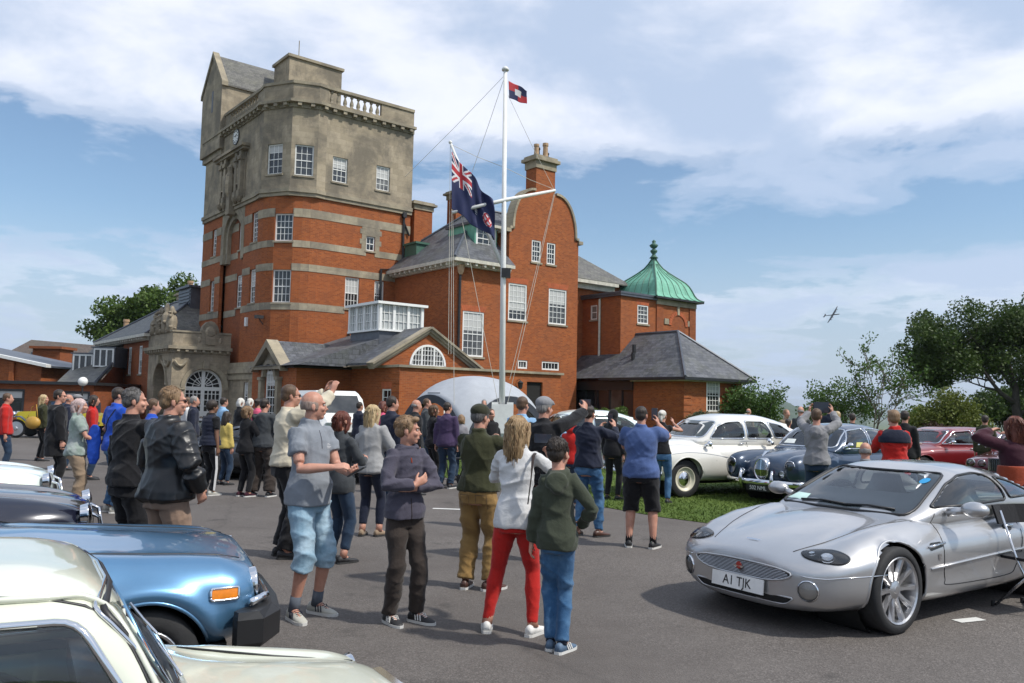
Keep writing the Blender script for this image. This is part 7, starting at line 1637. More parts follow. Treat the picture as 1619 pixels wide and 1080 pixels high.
simple('leather_jacket', (.010, .010, .011), .38, 0, .2, 8, .3, 25); simple('leather_brown', (.07, .03, .02), .45); simple('shoe_white', (.66, .65, .62), .6); simple('shoe_black', (.02, .02, .022), .6); simple('shoe_grey', (.42, .41, .36), .65); simple('shoe_blue', (.08, .13, .20), .6); simple('sole_white', (.62, .61, .58), .6); simple('sole_dark', (.03, .03, .03), .7); simple('mustard', (.42, .24, .04), .5); simple('phone_black', (.012, .012, .013), .25); simple('screen', (.05, .06, .08), .1); simple('lens_dark', (.01, .01, .012), .08); simple('sock_grey', (.09, .105, .13), .9); simple('sock_blue', (.13, .14, .22), .9); simple('eye_white', (.5, .48, .45), .3); simple('metal_grey', (.25, .25, .26), .35, .9); simple('lip', (.36, .14, .12), .5)
TMPSC = COL
def remesh(m, vox, smooth=3, amp=0.0, seed=0, kvec=None, freq=1.0):
 me = bpy.data.meshes.new('tmp'); me.from_pydata(m.v, [], m.f); ob = bpy.data.objects.new('tmp', me); COL.objects.link(ob)
 r = ob.modifiers.new('r', 'REMESH'); r.mode = 'VOXEL'; r.voxel_size = vox
 if smooth: q = ob.modifiers.new('s', 'SMOOTH'); q.iterations = smooth; q.factor = .5
 dg = bpy.context.evaluated_depsgraph_get(); ev = ob.evaluated_get(dg); em = ev.to_mesh()
 nv, npoly = len(em.vertices), len(em.polygons)
 co = np.empty(nv * 3, 'f'); em.vertices.foreach_get('co', co); co = co.reshape(-1, 3)
 nr = np.empty(nv * 3, 'f'); em.vertices.foreach_get('normal', nr); nr = nr.reshape(-1, 3)
 fs = np.empty(len(em.loops), 'i'); em.loops.foreach_get('vertex_index', fs); lt = np.empty(npoly, 'i'); em.polygons.foreach_get('loop_total', lt)
 ev.to_mesh_clear(); bpy.data.objects.remove(ob); bpy.data.meshes.remove(me)
 if not (lt == 4).all():
  return None
 return co.copy(), nr.copy(), fs.reshape(-1, 4).copy()
def folds(co, nr, amp, seed, f=1.0, horiz=.6):
 r = np.random.default_rng(seed); d = np.zeros(len(co))
 for _ in range(7):
  k = r.normal(size=3); k[2] = k[2] * 1.0 + np.sign(k[2]) * horiz; k *= r.uniform(10, 26) * f / np.linalg.norm(k)
  w = r.normal(size=3) * 7 * f; ph = r.random(2) * 6.28
  s = np.sin(co @ k + 1.6 * np.sin(co @ w + ph[0]) + ph[1]); env = .5 + .5 * np.sin(co @ (r.normal(size=3) * 5) + ph[1])
  d += (1 - np.abs(s)) ** 2 * env
 d -= d.mean(); return co + nr * (amp * d)[:, None]
def skinmesh(m, name, mat, parent, vox, smooth=3, amp=0, seed=0, f=1.0, horiz=.6):
 r = remesh(m, vox, smooth)
 if r is None: return m.build(name, mat, parent, True)
 co, nr, fs = r
 if amp: co = folds(co, nr, amp, seed, f, horiz)
 return np_mesh(name, co, fs, mat, parent, True)
def ik(a, t, l1, l2, pole):
 a, t = Vector(a), Vector(t); d = t - a; L = d.length
 if L > (l1 + l2) * .999: d = d * ((l1 + l2) * .999 / L); L = d.length; t = a + d
 if L < abs(l1 - l2) * 1.05 + 1e-4: L = abs(l1 - l2) * 1.05 + 1e-4
 x = (l1 * l1 - l2 * l2 + L * L) / (2 * L); h = math.sqrt(max(0, l1 * l1 - x * x)); u = d.normalized(); p = Vector(pole); p = p - u * p.dot(u)
 p = p.normalized() if p.length > 1e-5 else Vector((0, 0, -1))
 return a + u * x + p * h, t
def ring_loft(m, rings, n=18):     # rings: (centre, rx, ry, R) with R a rotation for the plane
 m.loft([[Vector(c) + (R @ Vector((rx * math.copysign(abs(math.cos(2 * PI * k / n)) ** .85, math.cos(2 * PI * k / n)), ry * math.copysign(abs(math.sin(2 * PI * k / n)) ** .9, math.sin(2 * PI * k / n)), 0))) for k in range(n)] for c, rx, ry, R in rings])
def hand(m, w, d, nrm, side, curl=.5, s=1.0, spread=.06):
 # w wrist, d direction of the hand, nrm palm normal, side +1 when the thumb lies towards cross(d,nrm)
 d = Vector(d).normalized(); nrm = Vector(nrm); nrm = (nrm - d * nrm.dot(d)).normalized(); x = d.cross(nrm) * side
 P = lambda a, b, c=0: Vector(w) + (d * a + x * b + nrm * c) * s
 m.loft([[P(a, hw * math.cos(q) + off, th * math.sin(q)) for q in [2 * PI * k / 10 for k in range(10)]] for a, hw, th, off in ((-.03, .026, .022, 0), (.0, .028, .02, 0), (.04, .038, .019, .0), (.08, .041, .016, 0), (.092, .036, .012, 0))])
 for i, (b, L) in enumerate(((.030, .072), (.010, .080), (-.011, .075), (-.031, .058))):
  p = P(.082, b); ang = 0; pts = [P(.06, b * .95), p]; rad = [.0098 * s, .0095 * s]; dd = (d + x * (b * spread / .03)).normalized()
  for j, f in enumerate((.46, .31, .23)):
   ang += curl * (1.0 if j else .8); q = dd * math.cos(ang) + nrm * math.sin(ang); pts.append(pts[-1] + q * L * f * s); rad.append((.0092, .0086, .0068)[j] * s)
  m.tube(pts, rad, 7)
 t0 = P(.018, .030, .006); a1 = (d * .72 + x * .62 + nrm * .32).normalized(); a2 = (d * (.9 - .2 * curl) + x * (.25 - .3 * curl) + nrm * (.35 + .3 * curl)).normalized()
 m.tube([P(.0, .016), t0, t0 + a1 * .036 * s, t0 + a1 * .036 * s + a2 * .03 * s, t0 + a1 * .036 * s + a2 * .052 * s], [.013 * s, .0135 * s, .0115 * s, .010 * s, .0075 * s], 7)
PEOPLE = []
def person(label, pos, face, H=1.75, wd=1.0, fem=False, lh=None, rh=None, lpole=None, rpole=None, lf=(-.11, 0), rf=(.11, 0), hyaw=0, hpitch=0, lean=(0, 0), top=('f_grey', 1.0, .90), bot=('f_denim', 'trousers'), shoes=('shoe_black', 'sole_dark'), hair=('short', 'hair_dark'), lod=1, group=None, hood=False, cap=None, collar=True, jacket=False, belly=0.0, skin='skin', sit=0, lhd=None, rhd=None, curl=.5, glasses=False, face_parts=False, belt=None, vest=None, lpn=None, rpn=None, twist=0, kid=1.0, bust=0):
 vox = (.0082, .012, .020)[lod]; k = H / 1.75; seed = (hash(label) if 0 else sum(ord(c) * (i + 1) for i, c in enumerate(label))) % 100000; rg = random.Random(seed)
 S = lambda v: Vector(v) * k
 wd = wd * .93; sw = (.158 if fem else .170) * wd; hw = (.088 if fem else .085) * wd
 lx, ly = lean; leanR = Matrix.Rotation(-ly, 3, 'X') @ Matrix.Rotation(lx, 3, 'Y'); piv = Vector((0, 0, .95))
 LT = lambda p: piv + leanR @ (Vector(p) - piv)
 dz = -sit
 up = Vector((0, 0, dz))
 m = MB()
 # torso
 I = leanR
 tz = [(.80, .145, .108), (.88, .168, .118), (.95, .165, .116), (1.03, .148, .105), (1.12, .142, .102), (1.22, .154, .110), (1.32, .166, .114), (1.39, .162, .10), (1.44, .130, .082)]
 if fem: tz = [(.80, .150, .112), (.88, .172, .122), (.95, .160, .112), (1.03, .132, .096), (1.12, .126, .092), (1.22, .138, .100), (1.32, .148, .104), (1.39, .145, .092), (1.44, .115, .076)]
 def torso(m, inf, z0, z1=1.47, cols=1.0, flare=0):
  rings = []
  zs = [z0] + [t[0] for t in tz if z0 + .02 < t[0] < z1]; low = 1.0 if inf > 0 else 0
  for z in zs:
   rx, ry = np.interp(z, [t[0] for t in tz], [t[1] for t in tz]), np.interp(z, [t[0] for t in tz], [t[2] for t in tz])
   b = belly * math.exp(-((z - 1.08) / .14) ** 2); bb = bust * math.exp(-((z - 1.27) / .07) ** 2); e = inf + flare * max(0, (1.05 - z) / .2) + low * .027 * min(1, max(0, (1.10 - z) / .08)); b *= 1 if inf < 0 or z > 1.0 else .6
   rings.append((S(LT((0, (b + bb) * .55 + .005, z)) + up), (rx * wd + e) * k, (ry * wd ** .5 + e + (b + bb) * .6) * k, I))
  rings.append((S(LT((0, -.005, 1.475)) + up), (.075 + inf * .5) * k, (.066 + inf * .5) * k, I)); rings.append((S(LT((0, .0, 1.50)) + up), (.058 + inf * .3) * k, (.058 + inf * .3) * k, I)); ring_loft(m, rings)
 torso(m, -.012, .80)
 sh = {s: LT((s * sw, -.005, 1.405)) + up for s in (-1, 1)}
 arms = {}
 for s, tgt, pole, hd_, pn in ((-1, lh, lpole, lhd, lpn), (1, rh, rpole, rhd, rpn)):
  if tgt is None: tgt = (s * (sw + .07 * wd), .03 + rg.uniform(-.03, .05), .84 + dz); pole = pole or (s * .5, -1, 0)
  pole = pole or (s * .8, -.35, -.8)
  e, w = ik(sh[s], tgt, .285, .255, pole); arms[s] = (sh[s], e, w, hd_, pn)
 for s in (-1, 1):
  d_ = Vector(arms[s][1]) - Vector(sh[s]); sh[s] = sh[s] + Vector((0, .05 * max(0, d_.y) / .285, .03 * max(0, d_.z + .1) / .285)); arms[s] = (sh[s],) + arms[s][1:]
 aw = (.84 if fem else 1.0) * wd ** .7
 def arm(m, s, inf, frac=1.0, gap=.0, cuff=0):
  a, e, w = [Vector(q) for q in arms[s][:3]]; inn = a + Vector((-s * .085, -.012, -.035))
  pts = [inn, a, a.lerp(e, .35), a.lerp(e, .8), e, e.lerp(w, .28), e.lerp(w, .7), w]; rad = [.060, .055, .051, .045, .043, .044, .035, .027]
  L = [0];
  for i in range(1, len(pts)): L.append(L[-1] + (pts[i] - pts[i - 1]).length)
  end = (L[1] + (L[-1] - L[1]) * frac); P, R = [], []
  for i, p in enumerate(pts):
   if L[i] < end - 1e-6: P.append(p); R.append(rad[i])
   else:
    f = (end - L[i - 1]) / max(1e-6, L[i] - L[i - 1]); P.append(pts[i - 1].lerp(p, f)); R.append(rad[i - 1] + (rad[i] - rad[i - 1]) * f); break
  m.tube([S(p) for p in P], [(r * aw + inf) * k for r in R], 12)
  m.ellip(S(a + Vector((-s * .02, 0, -.008))), [(.056 * aw + inf * .75) * k] * 3, 10, 8)
 for s in (-1, 1):
  arm(m, s, 0, 1.0); a, e, w, hd_, pn = arms[s]; d = Vector(hd_) if hd_ else (Vector(w) - Vector(e)).normalized(); pn = Vector(pn) if pn else Vector((-s, .2, 0))
  x = d.normalized().cross((pn - d * pn.dot(d)).normalized()); fwd = Vector((0, 1, .3)) if hd_ is None else Vector((0, 0, 1))
  side = 1 if x.dot(fwd) > 0 else -1
  hand(m, S(Vector(w)), d, pn, side, curl, k * (.9 if fem else 1.0))
 # legs
 legs = {}
 for s, ft in ((-1, lf), (1, rf)):
  hip = Vector((s * hw, 0, .90 + dz)); an = Vector((ft[0], ft[1], .085 + (ft[3] if len(ft) > 3 else 0))); yaw = ft[2] if len(ft) > 2 else s * .18
  kn, an = ik(hip, an, .425, .415, (s * .12, 1, 0)); legs[s] = (hip, kn, an, yaw)
 lw = wd ** .6 * (1.04 if fem else 1.0)
 def leg(m, s, inf, frac=1.0, wide=0, skinny=0):
  h, kn, an, yaw = legs[s]; pts = [h + Vector((-s * .01, 0, .05)), h, h.lerp(kn, .4), h.lerp(kn, .85), kn, kn.lerp(an, .3), kn.lerp(an, .75), an]; rad = [.088, .092, .083, .062, .058, .058, .042, .037]
  n = len(pts); L = [0]
  for i in range(1, n): L.append(L[-1] + (pts[i] - pts[i - 1]).length)
  end = L[-1] * frac; P, R = [], []
  for i, p in enumerate(pts):
   t = L[i] / L[-1]; w_ = inf + wide * max(0, t - .25)
   if L[i] <= end + 1e-6: P.append(p); R.append(rad[i] * lw + w_)
   else:
    f = (end - L[i - 1]) / (L[i] - L[i - 1]); P.append(pts[i - 1].lerp(p, f)); R.append((rad[i - 1] + (rad[i] - rad[i - 1]) * f) * lw + inf + wide * max(0, frac - .25)); break
  m.tube([S(p) for p in P], [r * k for r in R], 14, (0, 1, 0))
 for s in (-1, 1):
  leg(m, s, 0); h, kn, an, yaw = legs[s]; fd = Vector((math.sin(yaw), math.cos(yaw), 0)); m.tube([S(an + Vector((0, 0, -.0))), S(an + fd * .06 + Vector((0, 0, -.045))), S(an + fd * .14 + Vector((0, 0, -.06)))], [.036 * k, .033 * k, .022 * k], 8)
 # neck and head
 hc = LT((0, .028, 1.632)) + up; HR = leanR @ Matrix.Rotation(-math.radians(hyaw), 3, 'Z') @ Matrix.Rotation(math.radians(hpitch), 3, 'X'); hs = k ** .55 * kid * .935
 HP = lambda p: S(hc) + (HR @ Vector(p)) * hs * 1.0
 m.tube([S(LT((0, -.012, 1.43)) + up), S(LT((0, .004, 1.50)) + up), HP((0, -.012, -.06))], [.064 * k, .056 * k, .054 * k], 12)
 fw_ = .93 if fem else 1.0
 def E(m, c, r): m.ellip(HP(c), [q * hs for q in r], 14, 10, HR)
 E(m, (0, -.012, .034), (.076, .096, .088)); E(m, (0, .026, -.038), (.060 * fw_, .068, .082)); E(m, (0, .060, -.098), (.030 * fw_, .028, .024)); E(m, (0, .0, -.06), (.060 * fw_, .062, .055))
 m.tube([HP((0, .086, .012)), HP((0, .100, -.012)), HP((0, .116, -.034)), HP((0, .098, -.046))], [.009 * hs, .011 * hs, .0145 * hs, .010 * hs], 8)
 E(m, (0, .083, .022), (.048, .018, .012)); E(m, (0, .090, -.066), (.024, .012, .0065)); E(m, (0, .088, -.076), (.021, .012, .006))
 for s in (-1, 1): E(m, (s * .036, .068, -.03), (.024, .026, .022)); E(m, (s * .077, -.012, -.012), (.010, .021, .032)); E(m, (s * .074, -.006, -.036), (.009, .012, .012))
 root = skinmesh(m, 'person', skin, None, vox if lod else .0075, 2)
 tag(root, label, 'person', group)
 root.location = (pos[0], pos[1], 0); root.rotation_euler = (0, 0, -math.radians(face))
 # clothes
 cv = (.0095, .014, .022)[lod]; am = (.0075, .0075, .005)[lod]
 if bot:
  bm_, kind = bot[:2]; m = MB(); infl = max(.009, bot[2]) if len(bot) > 2 else .012; wide = bot[3] if len(bot) > 3 else .01
  ring_loft(m, [(S((0, 0, z + dz)), (np.interp(z, [t[0] for t in tz], [t[1] for t in tz]) * wd + infl * .7 + .009) * k, (np.interp(z, [t[0] for t in tz], [t[2] for t in tz]) * wd ** .5 + infl * .7 + .009) * k, Matrix.Identity(3)) for z in (.81, .88, .95, 1.0)])
  fr = {'trousers': .99, 'shorts': .60, 'longshorts': .66, 'crop': .92, 'skirt': .6}[kind]
  for s in (-1, 1): leg(m, s, infl, fr, wide)
  skinmesh(m, 'shorts' if 'shorts' in kind else 'trousers', bm_, root, cv, 4, am * (1.3 if infl > .01 else .5), seed + 1, .9, .8)
 if belt:
  m = MB(); ring_loft(m, [(S(LT((0, 0, z)) + up), (.168 * wd + .022) * k, (.118 * wd ** .5 + .022) * k, I) for z in (.955, .99)]); m.build('belt', belt, root, True)
 if top:
  tm, sl, hem = top[:3]; inf = top[3] * .85 if len(top) > 3 else (.024 if jacket else .015); m = MB()
  torso(m, inf, hem + 0.0, flare=.004 if jacket else .0)
  for s in (-1, 1): arm(m, s, (inf + .002 if sl > .5 else inf + .010), sl if sl < .9 else .97)
  if hood:
   for a in np.linspace(-2.3, 2.3, 13): m.ellip(S(LT((.076 * math.sin(a), -.012 - .07 * math.cos(a), 1.475 - .022 * math.cos(a))) + up), [.027 * k] * 3, 8, 6)
   m.ellip(S(LT((0, -.105, 1.405)) + up), (.10 * k, .040 * k, .085 * k), 12, 8); m.ellip(S(LT((0, -.122, 1.36)) + up), (.055 * k, .034 * k, .07 * k), 10, 8)
  elif collar:
   ring_loft(m, [(S(LT((0, -.004 + o, z)) + up), r * k, r * 1.03 * k, I) for z, r, o in ((1.45, .085, 0), (1.49, .069, .0), (1.525, .068, -.004))])
  if jacket: ring_loft(m, [(S(LT((0, 0, z)) + up), (np.interp(z, [t[0] for t in tz], [t[1] for t in tz]) * wd + inf + .004) * k, (np.interp(z, [t[0] for t in tz], [t[2] for t in tz]) * wd ** .5 + inf + .004) * k, I) for z in (hem - .02, hem + .05)])
  skinmesh(m, {'leather_jacket': 'jacket'}.get(tm, 'jacket' if jacket else ('hoodie' if hood else 'shirt')), tm, root, cv, 6, am * (1.3 if sl > .5 else 1.1), seed + 2, .85, .4)
 if vest:
  m = MB(); torso(m, .034, .92); v_ = skinmesh(m, 'gilet', vest, root, cv, 3);
  co = np.empty(len(v_.data.vertices) * 3, 'f'); v_.data.vertices.foreach_get('co', co); co = co.reshape(-1, 3); r_ = np.hypot(co[:, 0], co[:, 1]); q = 1 + .05 * np.abs(np.sin(co[:, 2] * PI / .07)); co[:, 0] *= q; co[:, 1] *= q; v_.data.vertices.foreach_set('co', co.ravel()); v_.data.update()
 # shoes
 sm, so_ = shoes[:2]
 for s in (-1, 1):
  h, kn, an, yaw = legs[s]; fd = Vector((math.sin(yaw), math.cos(yaw), 0)); sd = Vector((fd.y, -fd.x, 0)); m = MB(); zb = an.z - .085
  Q = lambda a, b, z: S(an + fd * a + sd * b + Vector((0, 0, z - .085)))
  prof = [(-.075, .024, .072), (-.06, .036, .088), (-.01, .039, .10), (.05, .042, .078), (.10, .047, .058), (.15, .044, .045), (.185, .030, .035), (.20, .012, .026)]
  m.loft([[Q(a, w * math.cos(t), max(.012, .018 + (h_ - .018) * max(0, math.sin(t)) ** .7 if math.sin(t) > 0 else .018)) for t in [2 * PI * i / 14 for i in range(14)]] for a, w, h_ in prof]); sh_ = m.build('shoe', sm, root, True)
  m = MB(); m.loft([[Q(a, w * 1.08 * c, z) for c, z in ((-1, .0), (1, .0), (1.0, .022), (-1.0, .022))] for a, w, _ in [(-.082, .022, 0)] + prof[1:-1] + [(.206, .014, 0)]]); m.build('sole', so_, sh_)
  if len(shoes) > 2: m = MB(); m.tube([S(an + Vector((0, 0, -.02))), S(an + (kn - an) * .24)], [.044 * k, .043 * k], 12); m.build('sock', shoes[2], root, True)
  if len(shoes) > 3 and lod == 0:
   m = MB()
   for i in range(3): a = .02 + .026 * i; m.tube([Q(a + .012, -.046, .028), Q(a - .004, -.034, .075)], .0055, 4); m.tube([Q(a + .012, .046, .028), Q(a - .004, .034, .075)], .0055, 4)
   for i in range(5): a = .035 + .017 * i; m.tube([Q(a, -.02, .089 - .0085 * i), Q(a + .006, .02, .089 - .0085 * i)], .003, 4)
   m.build('shoe_trim', shoes[3], sh_)
 # hair
 if hair:
  st, hm = hair[:2]; m = MB(); hv = (.0075, .011, .018)[lod]
  if st in ('short', 'quiff', 'bald', 'crop', 'afro'):
   if st == 'bald':
    for a in np.linspace(-2.0, 2.0, 23): E(m, (.069 * math.sin(a), -.014 - .086 * math.cos(a), -.002 + .008 * math.cos(a)), (.012, .014, .042))
   else:
    t = {'short': .010, 'crop': .005, 'quiff': .013, 'afro': .028}[st]
    E(m, (0, -.026, .048 - (.02 if cap else 0)), (.076 + t, .086 + t, .076 + t - (.012 if cap else 0))); E(m, (0, -.058, .0), (.070 + t * .6, .052 + t, .070))
    for s in (-1, 1): E(m, (s * .068, .012, .018), (.014, .026, .042))
    if st == 'quiff':
     for i in range(7): E(m, (-.045 + .015 * i, .062, .098 + .006 * math.sin(i * 2)), (.022, .036, .022))
  elif st in ('long', 'bob', 'wavy'):
   L = {'long': .36, 'bob': .16, 'wavy': .30}[st]
   E(m, (0, -.020, .044), (.086, .100, .084)); wdt = .088
   rings = []
   for i, f in enumerate(np.linspace(0, 1, 7)):
    z = .03 - L * f; y = -.058 - .030 * math.sin(PI * f * .9); ww = wdt * (1.0 + .12 * math.sin(PI * f) - .42 * max(0, f - .6)); th = .055 - .022 * f
    rings.append((HP((0, y, z)), ww * hs, th * hs, HR))
   ring_loft(m, rings)
   for s in (-1, 1): m.tube([HP((s * .072, .045, .06)), HP((s * .082, .025, -.02)), HP((s * .085, -.005, -.10)), HP((s * .075, -.02, -.10 - L * .35))], [.022 * hs, .026 * hs, .026 * hs, .014 * hs], 8)
  elif st == 'bun':
   E(m, (0, -.022, .046), (.084, .096, .080)); E(m, (0, -.112, .06), (.040, .038, .040)); E(m, (0, -.05, -.01), (.07, .05, .06))
   m.tube([HP((.0, -.095, .0)), HP((.01, -.10, -.07)), HP((.02, -.09, -.13))], [.03 * hs, .026 * hs, .01 * hs], 8)
  h_ = skinmesh(m, 'hair', hm, root, hv, 2, .0012 if st not in ('long', 'bob', 'wavy') else .0016, seed + 5, 2.2, 0)
  if st in ('long', 'wavy', 'bob') and lod < 2:      # separate locks over the mass
   m = MB(); rr = np.random.default_rng(seed); L = {'long': .39, 'bob': .18, 'wavy': .32}[st]
   for i in range(150 if lod == 0 else 60):
    a = rr.uniform(-1.75, 1.75); x0, y0 = .080 * math.sin(a), -.022 - .092 * math.cos(a); Ll = L * rr.uniform(.75, 1.04) * (.8 if abs(a) > 1.3 else 1); wob = rr.normal(0, .006, 8); r0 = rr.uniform(.003, .0065); amp_ = .012 if st == 'wavy' else .004
    pts = [HP((x0 * .35, y0 * .45 - .008, .122)), HP((x0 * .8, y0 * .82, .098))]
    for j, f in enumerate(np.linspace(.06, 1, 8)): pts.append(HP((x0 * (1.07 + .10 * math.sin(PI * f) - .34 * max(0, f - .55)) + wob[j] + amp_ * math.sin(f * 14 + i), (y0 - .012) * (1.06 - .02 * f) - .012 * math.sin(PI * f) + wob[(j + 3) % 8], .06 - Ll * f)))
    m.tube(pts, [r0 * hs] * 2 + [r0 * hs * q for q in np.linspace(1.1, .3, 8)], 4)
   m.build('hair_locks', hm, h_, True)
  elif lod == 0 and not cap and st in ('short', 'quiff', 'crop'):
   m = MB(); rr = np.random.default_rng(seed)
   for i in range(420):
    v = rr.normal(size=3); v /= np.linalg.norm(v)
    if v[2] < -.35 or (v[1] > .35 and v[2] < .45): continue
    t = {'short': .010, 'crop': .005, 'quiff': .013}[st]; b = Vector((v[0] * (.076 + t), -.026 + v[1] * (.086 + t), .048 + v[2] * (.076 + t))); dn = Vector((v[0] * .4 + rr.normal(0, .15), -.3 + rr.normal(0, .15) + (1.2 if st == 'quiff' and v[1] > .1 else 0), .1 - .9 * (v[2] < .6) + rr.normal(0, .15))); dn = (dn - Vector(v) * dn.dot(Vector(v))).normalized() + Vector(v) * (.22 if st == 'quiff' else .10)
    l_ = rr.uniform(.012, .026) * (.5 if st == 'crop' else 1); m.tube([HP(b - Vector(v) * .004), HP(b + dn * l_ * .6), HP(b + dn * l_ + Vector((0, 0, -.004)))], [.0032 * hs, .0026 * hs, .0008 * hs], 4)
   m.build('hair_locks', hm, h_, True)
 if cap:
  m = MB(); E(m, (0, -.018, .060), (.094, .114, .080));
  if cap[1] == 'cap': m.loft([[HP((x, y, z)) for x, y, z in ((-w_, y_, .05 + dz_), (w_, y_, .05 + dz_), (w_, y_, .058 + dz_), (-w_, y_, .058 + dz_))] for y_, w_, dz_ in ((.05, .078, 0), (.10, .074, -.004), (.145, .055, -.016), (.165, .02, -.022))])
  elif cap[1] == 'flat': E(m, (0, .03, .060), (.085, .10, .045)); m.loft([[HP((x, y, z)) for x, y, z in ((-w_, y_, .036), (w_, y_, .036), (w_, y_, .046), (-w_, y_, .046))] for y_, w_ in ((.06, .07), (.11, .062), (.14, .03))])
  elif cap[1] == 'hood': E(m, (0, -.03, .02), (.105, .115, .125)); E(m, (0, -.06, -.10), (.11, .09, .08))
  skinmesh(m, 'cap' if cap[1] != 'hood' else 'raised_hood', cap[0], root, max(.009, vox), 2, 0)
 if glasses:
  m = MB()
  for s in (-1, 1): m.ellip(HP((s * .033, .093, .004)), (.025 * hs, .006 * hs, .017 * hs), 10, 6, HR); m.tube([HP((s * .056, .088, .008)), HP((s * .076, .04, .008)), HP((s * .080, -.015, .0))], .003 * hs, 5)
  m.tube([HP((-.012, .098, .008)), HP((.012, .098, .008))], .003 * hs, 5); m.build('sunglasses', 'lens_dark', root, True)
 elif face_parts:
  m = MB()
  for s in (-1, 1): E(m, (s * .031, .083, .003), (.0115, .010, .0075))
  e_ = m.build('eye', 'eye_white', root, True); m = MB()
  for s in (-1, 1): E(m, (s * .031, .0905, .003), (.005, .004, .0055))
  m.build('iris', 'hair_dark', e_, True); m = MB()
  for s in (-1, 1): m.tube([HP((s * .014, .099, .021)), HP((s * .032, .097, .026)), HP((s * .05, .085, .020))], [.004 * hs, .0045 * hs, .002 * hs], 5)
  m.build('eyebrow', hair[1] if hair else 'hair_dark', root, True)
  m = MB(); m.tube([HP((-.022, .094, -.071)), HP((0, .1015, -.0705)), HP((.022, .094, -.071))], [.002 * hs, .004 * hs, .002 * hs], 5); m.build('mouth', 'lip', root, True)
 info = dict(root=root, k=k, arms={s: [S(Vector(q)) for q in arms[s][:3]] for s in arms}, HP=HP, S=S)
 PEOPLE.append(info); return info
def world_of(info, p):
 r = info['root']; return Vector(r.location) + Matrix.Rotation(r.rotation_euler[2], 3, 'Z') @ Vector(p)
def held(info, name, p, label, cat, size=(.074, .010, .15), tilt=0.0, rz=0.0, rx=0.0, mat='phone_black', screen=True, group=None):
 r = info['root']; q = world_of(info, p); m = MB(); a, b, c = size; ol = [(x, z) for x, z in round_poly([(-a / 2, -c / 2), (a / 2, -c / 2), (a / 2, c / 2), (-a / 2, c / 2)], min(a, c) * .12, 3)]
 m.loft([[(x * s_, y, z * s_) for x, z in ol] for y, s_ in ((-b / 2, .97), (-b / 2 * .6, 1), (b / 2 * .6, 1), (b / 2, .97))]); o = m.build(name, mat, None); tag(o, label, cat, group)
 o.location = q; o.rotation_euler = (rx, tilt, r.rotation_euler[2] + rz)
 m = MB(); m.poly([(x * .93, -b / 2 - .0008, z * .95) for x, z in ol]); m.build('screen', 'screen', o); return o
# ---------------------------------------------------------------- the crowd, nearest first
def gp(px, py): p = G(px, py); return (p.x, p.y)
def dp(px, Y): p = D(px, 700, Y); return (p.x, Y)
def front_line(info, name, x0, x1, z0, z1, mat, r=.004, n=14, child='hoodie', back=False):   # a zip or seam laid on the cloth
 o = [c for c in info['root'].children if c.name.split('.')[0] == child][0]; me = o.data; bv = BVHTree.FromPolygons([v.co for v in me.vertices], [tuple(p.vertices) for p in me.polygons]); k = info['k']; pts = []
 for i in range(n):
  f = i / (n - 1); p, nn, _, _ = bv.ray_cast(Vector(((x0 + (x1 - x0) * f) * k, (-1 if back else 1) * .8, (z0 + (z1 - z0) * f) * k)), Vector((0, 1 if back else -1, 0)))
  if p is not None and abs(p.y) < .3: pts.append(p)
 if len(pts) > 2: m = MB(); m.tube(pts, r, 5); return m.build(name, mat, info['root'])
UP2 = lambda x, y, z: dict(lh=(-x, y, z), rh=(x, y, z), lpole=(-.9, -.2, -.6), rpole=(.9, -.2, -.6), lhd=(.15, .25, 1), rhd=(-.15, .25, 1), lpn=(.5, -.8, 0), rpn=(-.5, -.8, 0))
A = person('man in a grey polo shirt and pale denim shorts tapping at a phone', gp(479, 974), 122, 1.79, .98, hyaw=-52, hpitch=2, lh=(-.06, .37, 1.12), rh=(.07, .33, 1.17), lpole=(-.6, -.5, -1), rpole=(.7, -.5, -.8), lhd=(.35, .9, .15), rhd=(-.6, .75, .15), lpn=(.3, -.2, .9), rpn=(-.4, -.3, -.8), lf=(-.12, .02, -.1), rf=(.13, .03, .35), top=('f_greypolo', .30, .86, .020), bot=('f_denim_light', 'longshorts', .018, .036), shoes=('shoe_grey', 'sole_white', 'sock_grey', 'f_navy'), hair=('bald', 'hair_stubble'), lod=0, belly=.035, face_parts=True, curl=.75)
held(A, 'phone', (-.035, .485, 1.165), 'black phone in a case held by the man in the grey polo shirt', 'phone', (.078, .012, .155), 0, .5, -1.05)
B_ = person('boy in a grey-blue zip hoodie with folded arms', gp(634, 984), 148, 1.60, .86, hyaw=-62, lh=(.0, .18, 1.15), rh=(.0, .215, 1.185), lpole=(-.9, .2, -.7), rpole=(.9, .2, -.7), lhd=(.95, -.05, .1), rhd=(-.85, -.12, .42), lpn=(0, -1, -.2), rpn=(0, -1, .2), lf=(-.12, .04, -.45), rf=(.10, -.02, -.1), top=('f_hoodie', 1, .88, .026), bot=('f_trouser_brown', 'trousers', .016, .03), shoes=('shoe_black', 'sole_white', 'f_black', 'shoe_white'), hair=('quiff', 'hair_fair'), hood=True, lod=0, face_parts=True, curl=.35)
front_line(B_, 'zip', 0, 0, .89, 1.06, 'f_bagbrown'); front_line(B_, 'zip_pull', 0, .005, 1.36, 1.40, 'f_orange', .006, 4)
for z_, w_ in ((1.335, .012), (1.325, .026), (1.312, .03), (1.302, .022)): front_line(A, 'shirt_emblem', -.075 - w_, -.075 + w_, z_, z_, 'f_white', .0025, 5, 'shirt')
front_line(A, 'placket', 0, 0, 1.30, 1.44, 'f_navy', .003, 6, 'shirt')
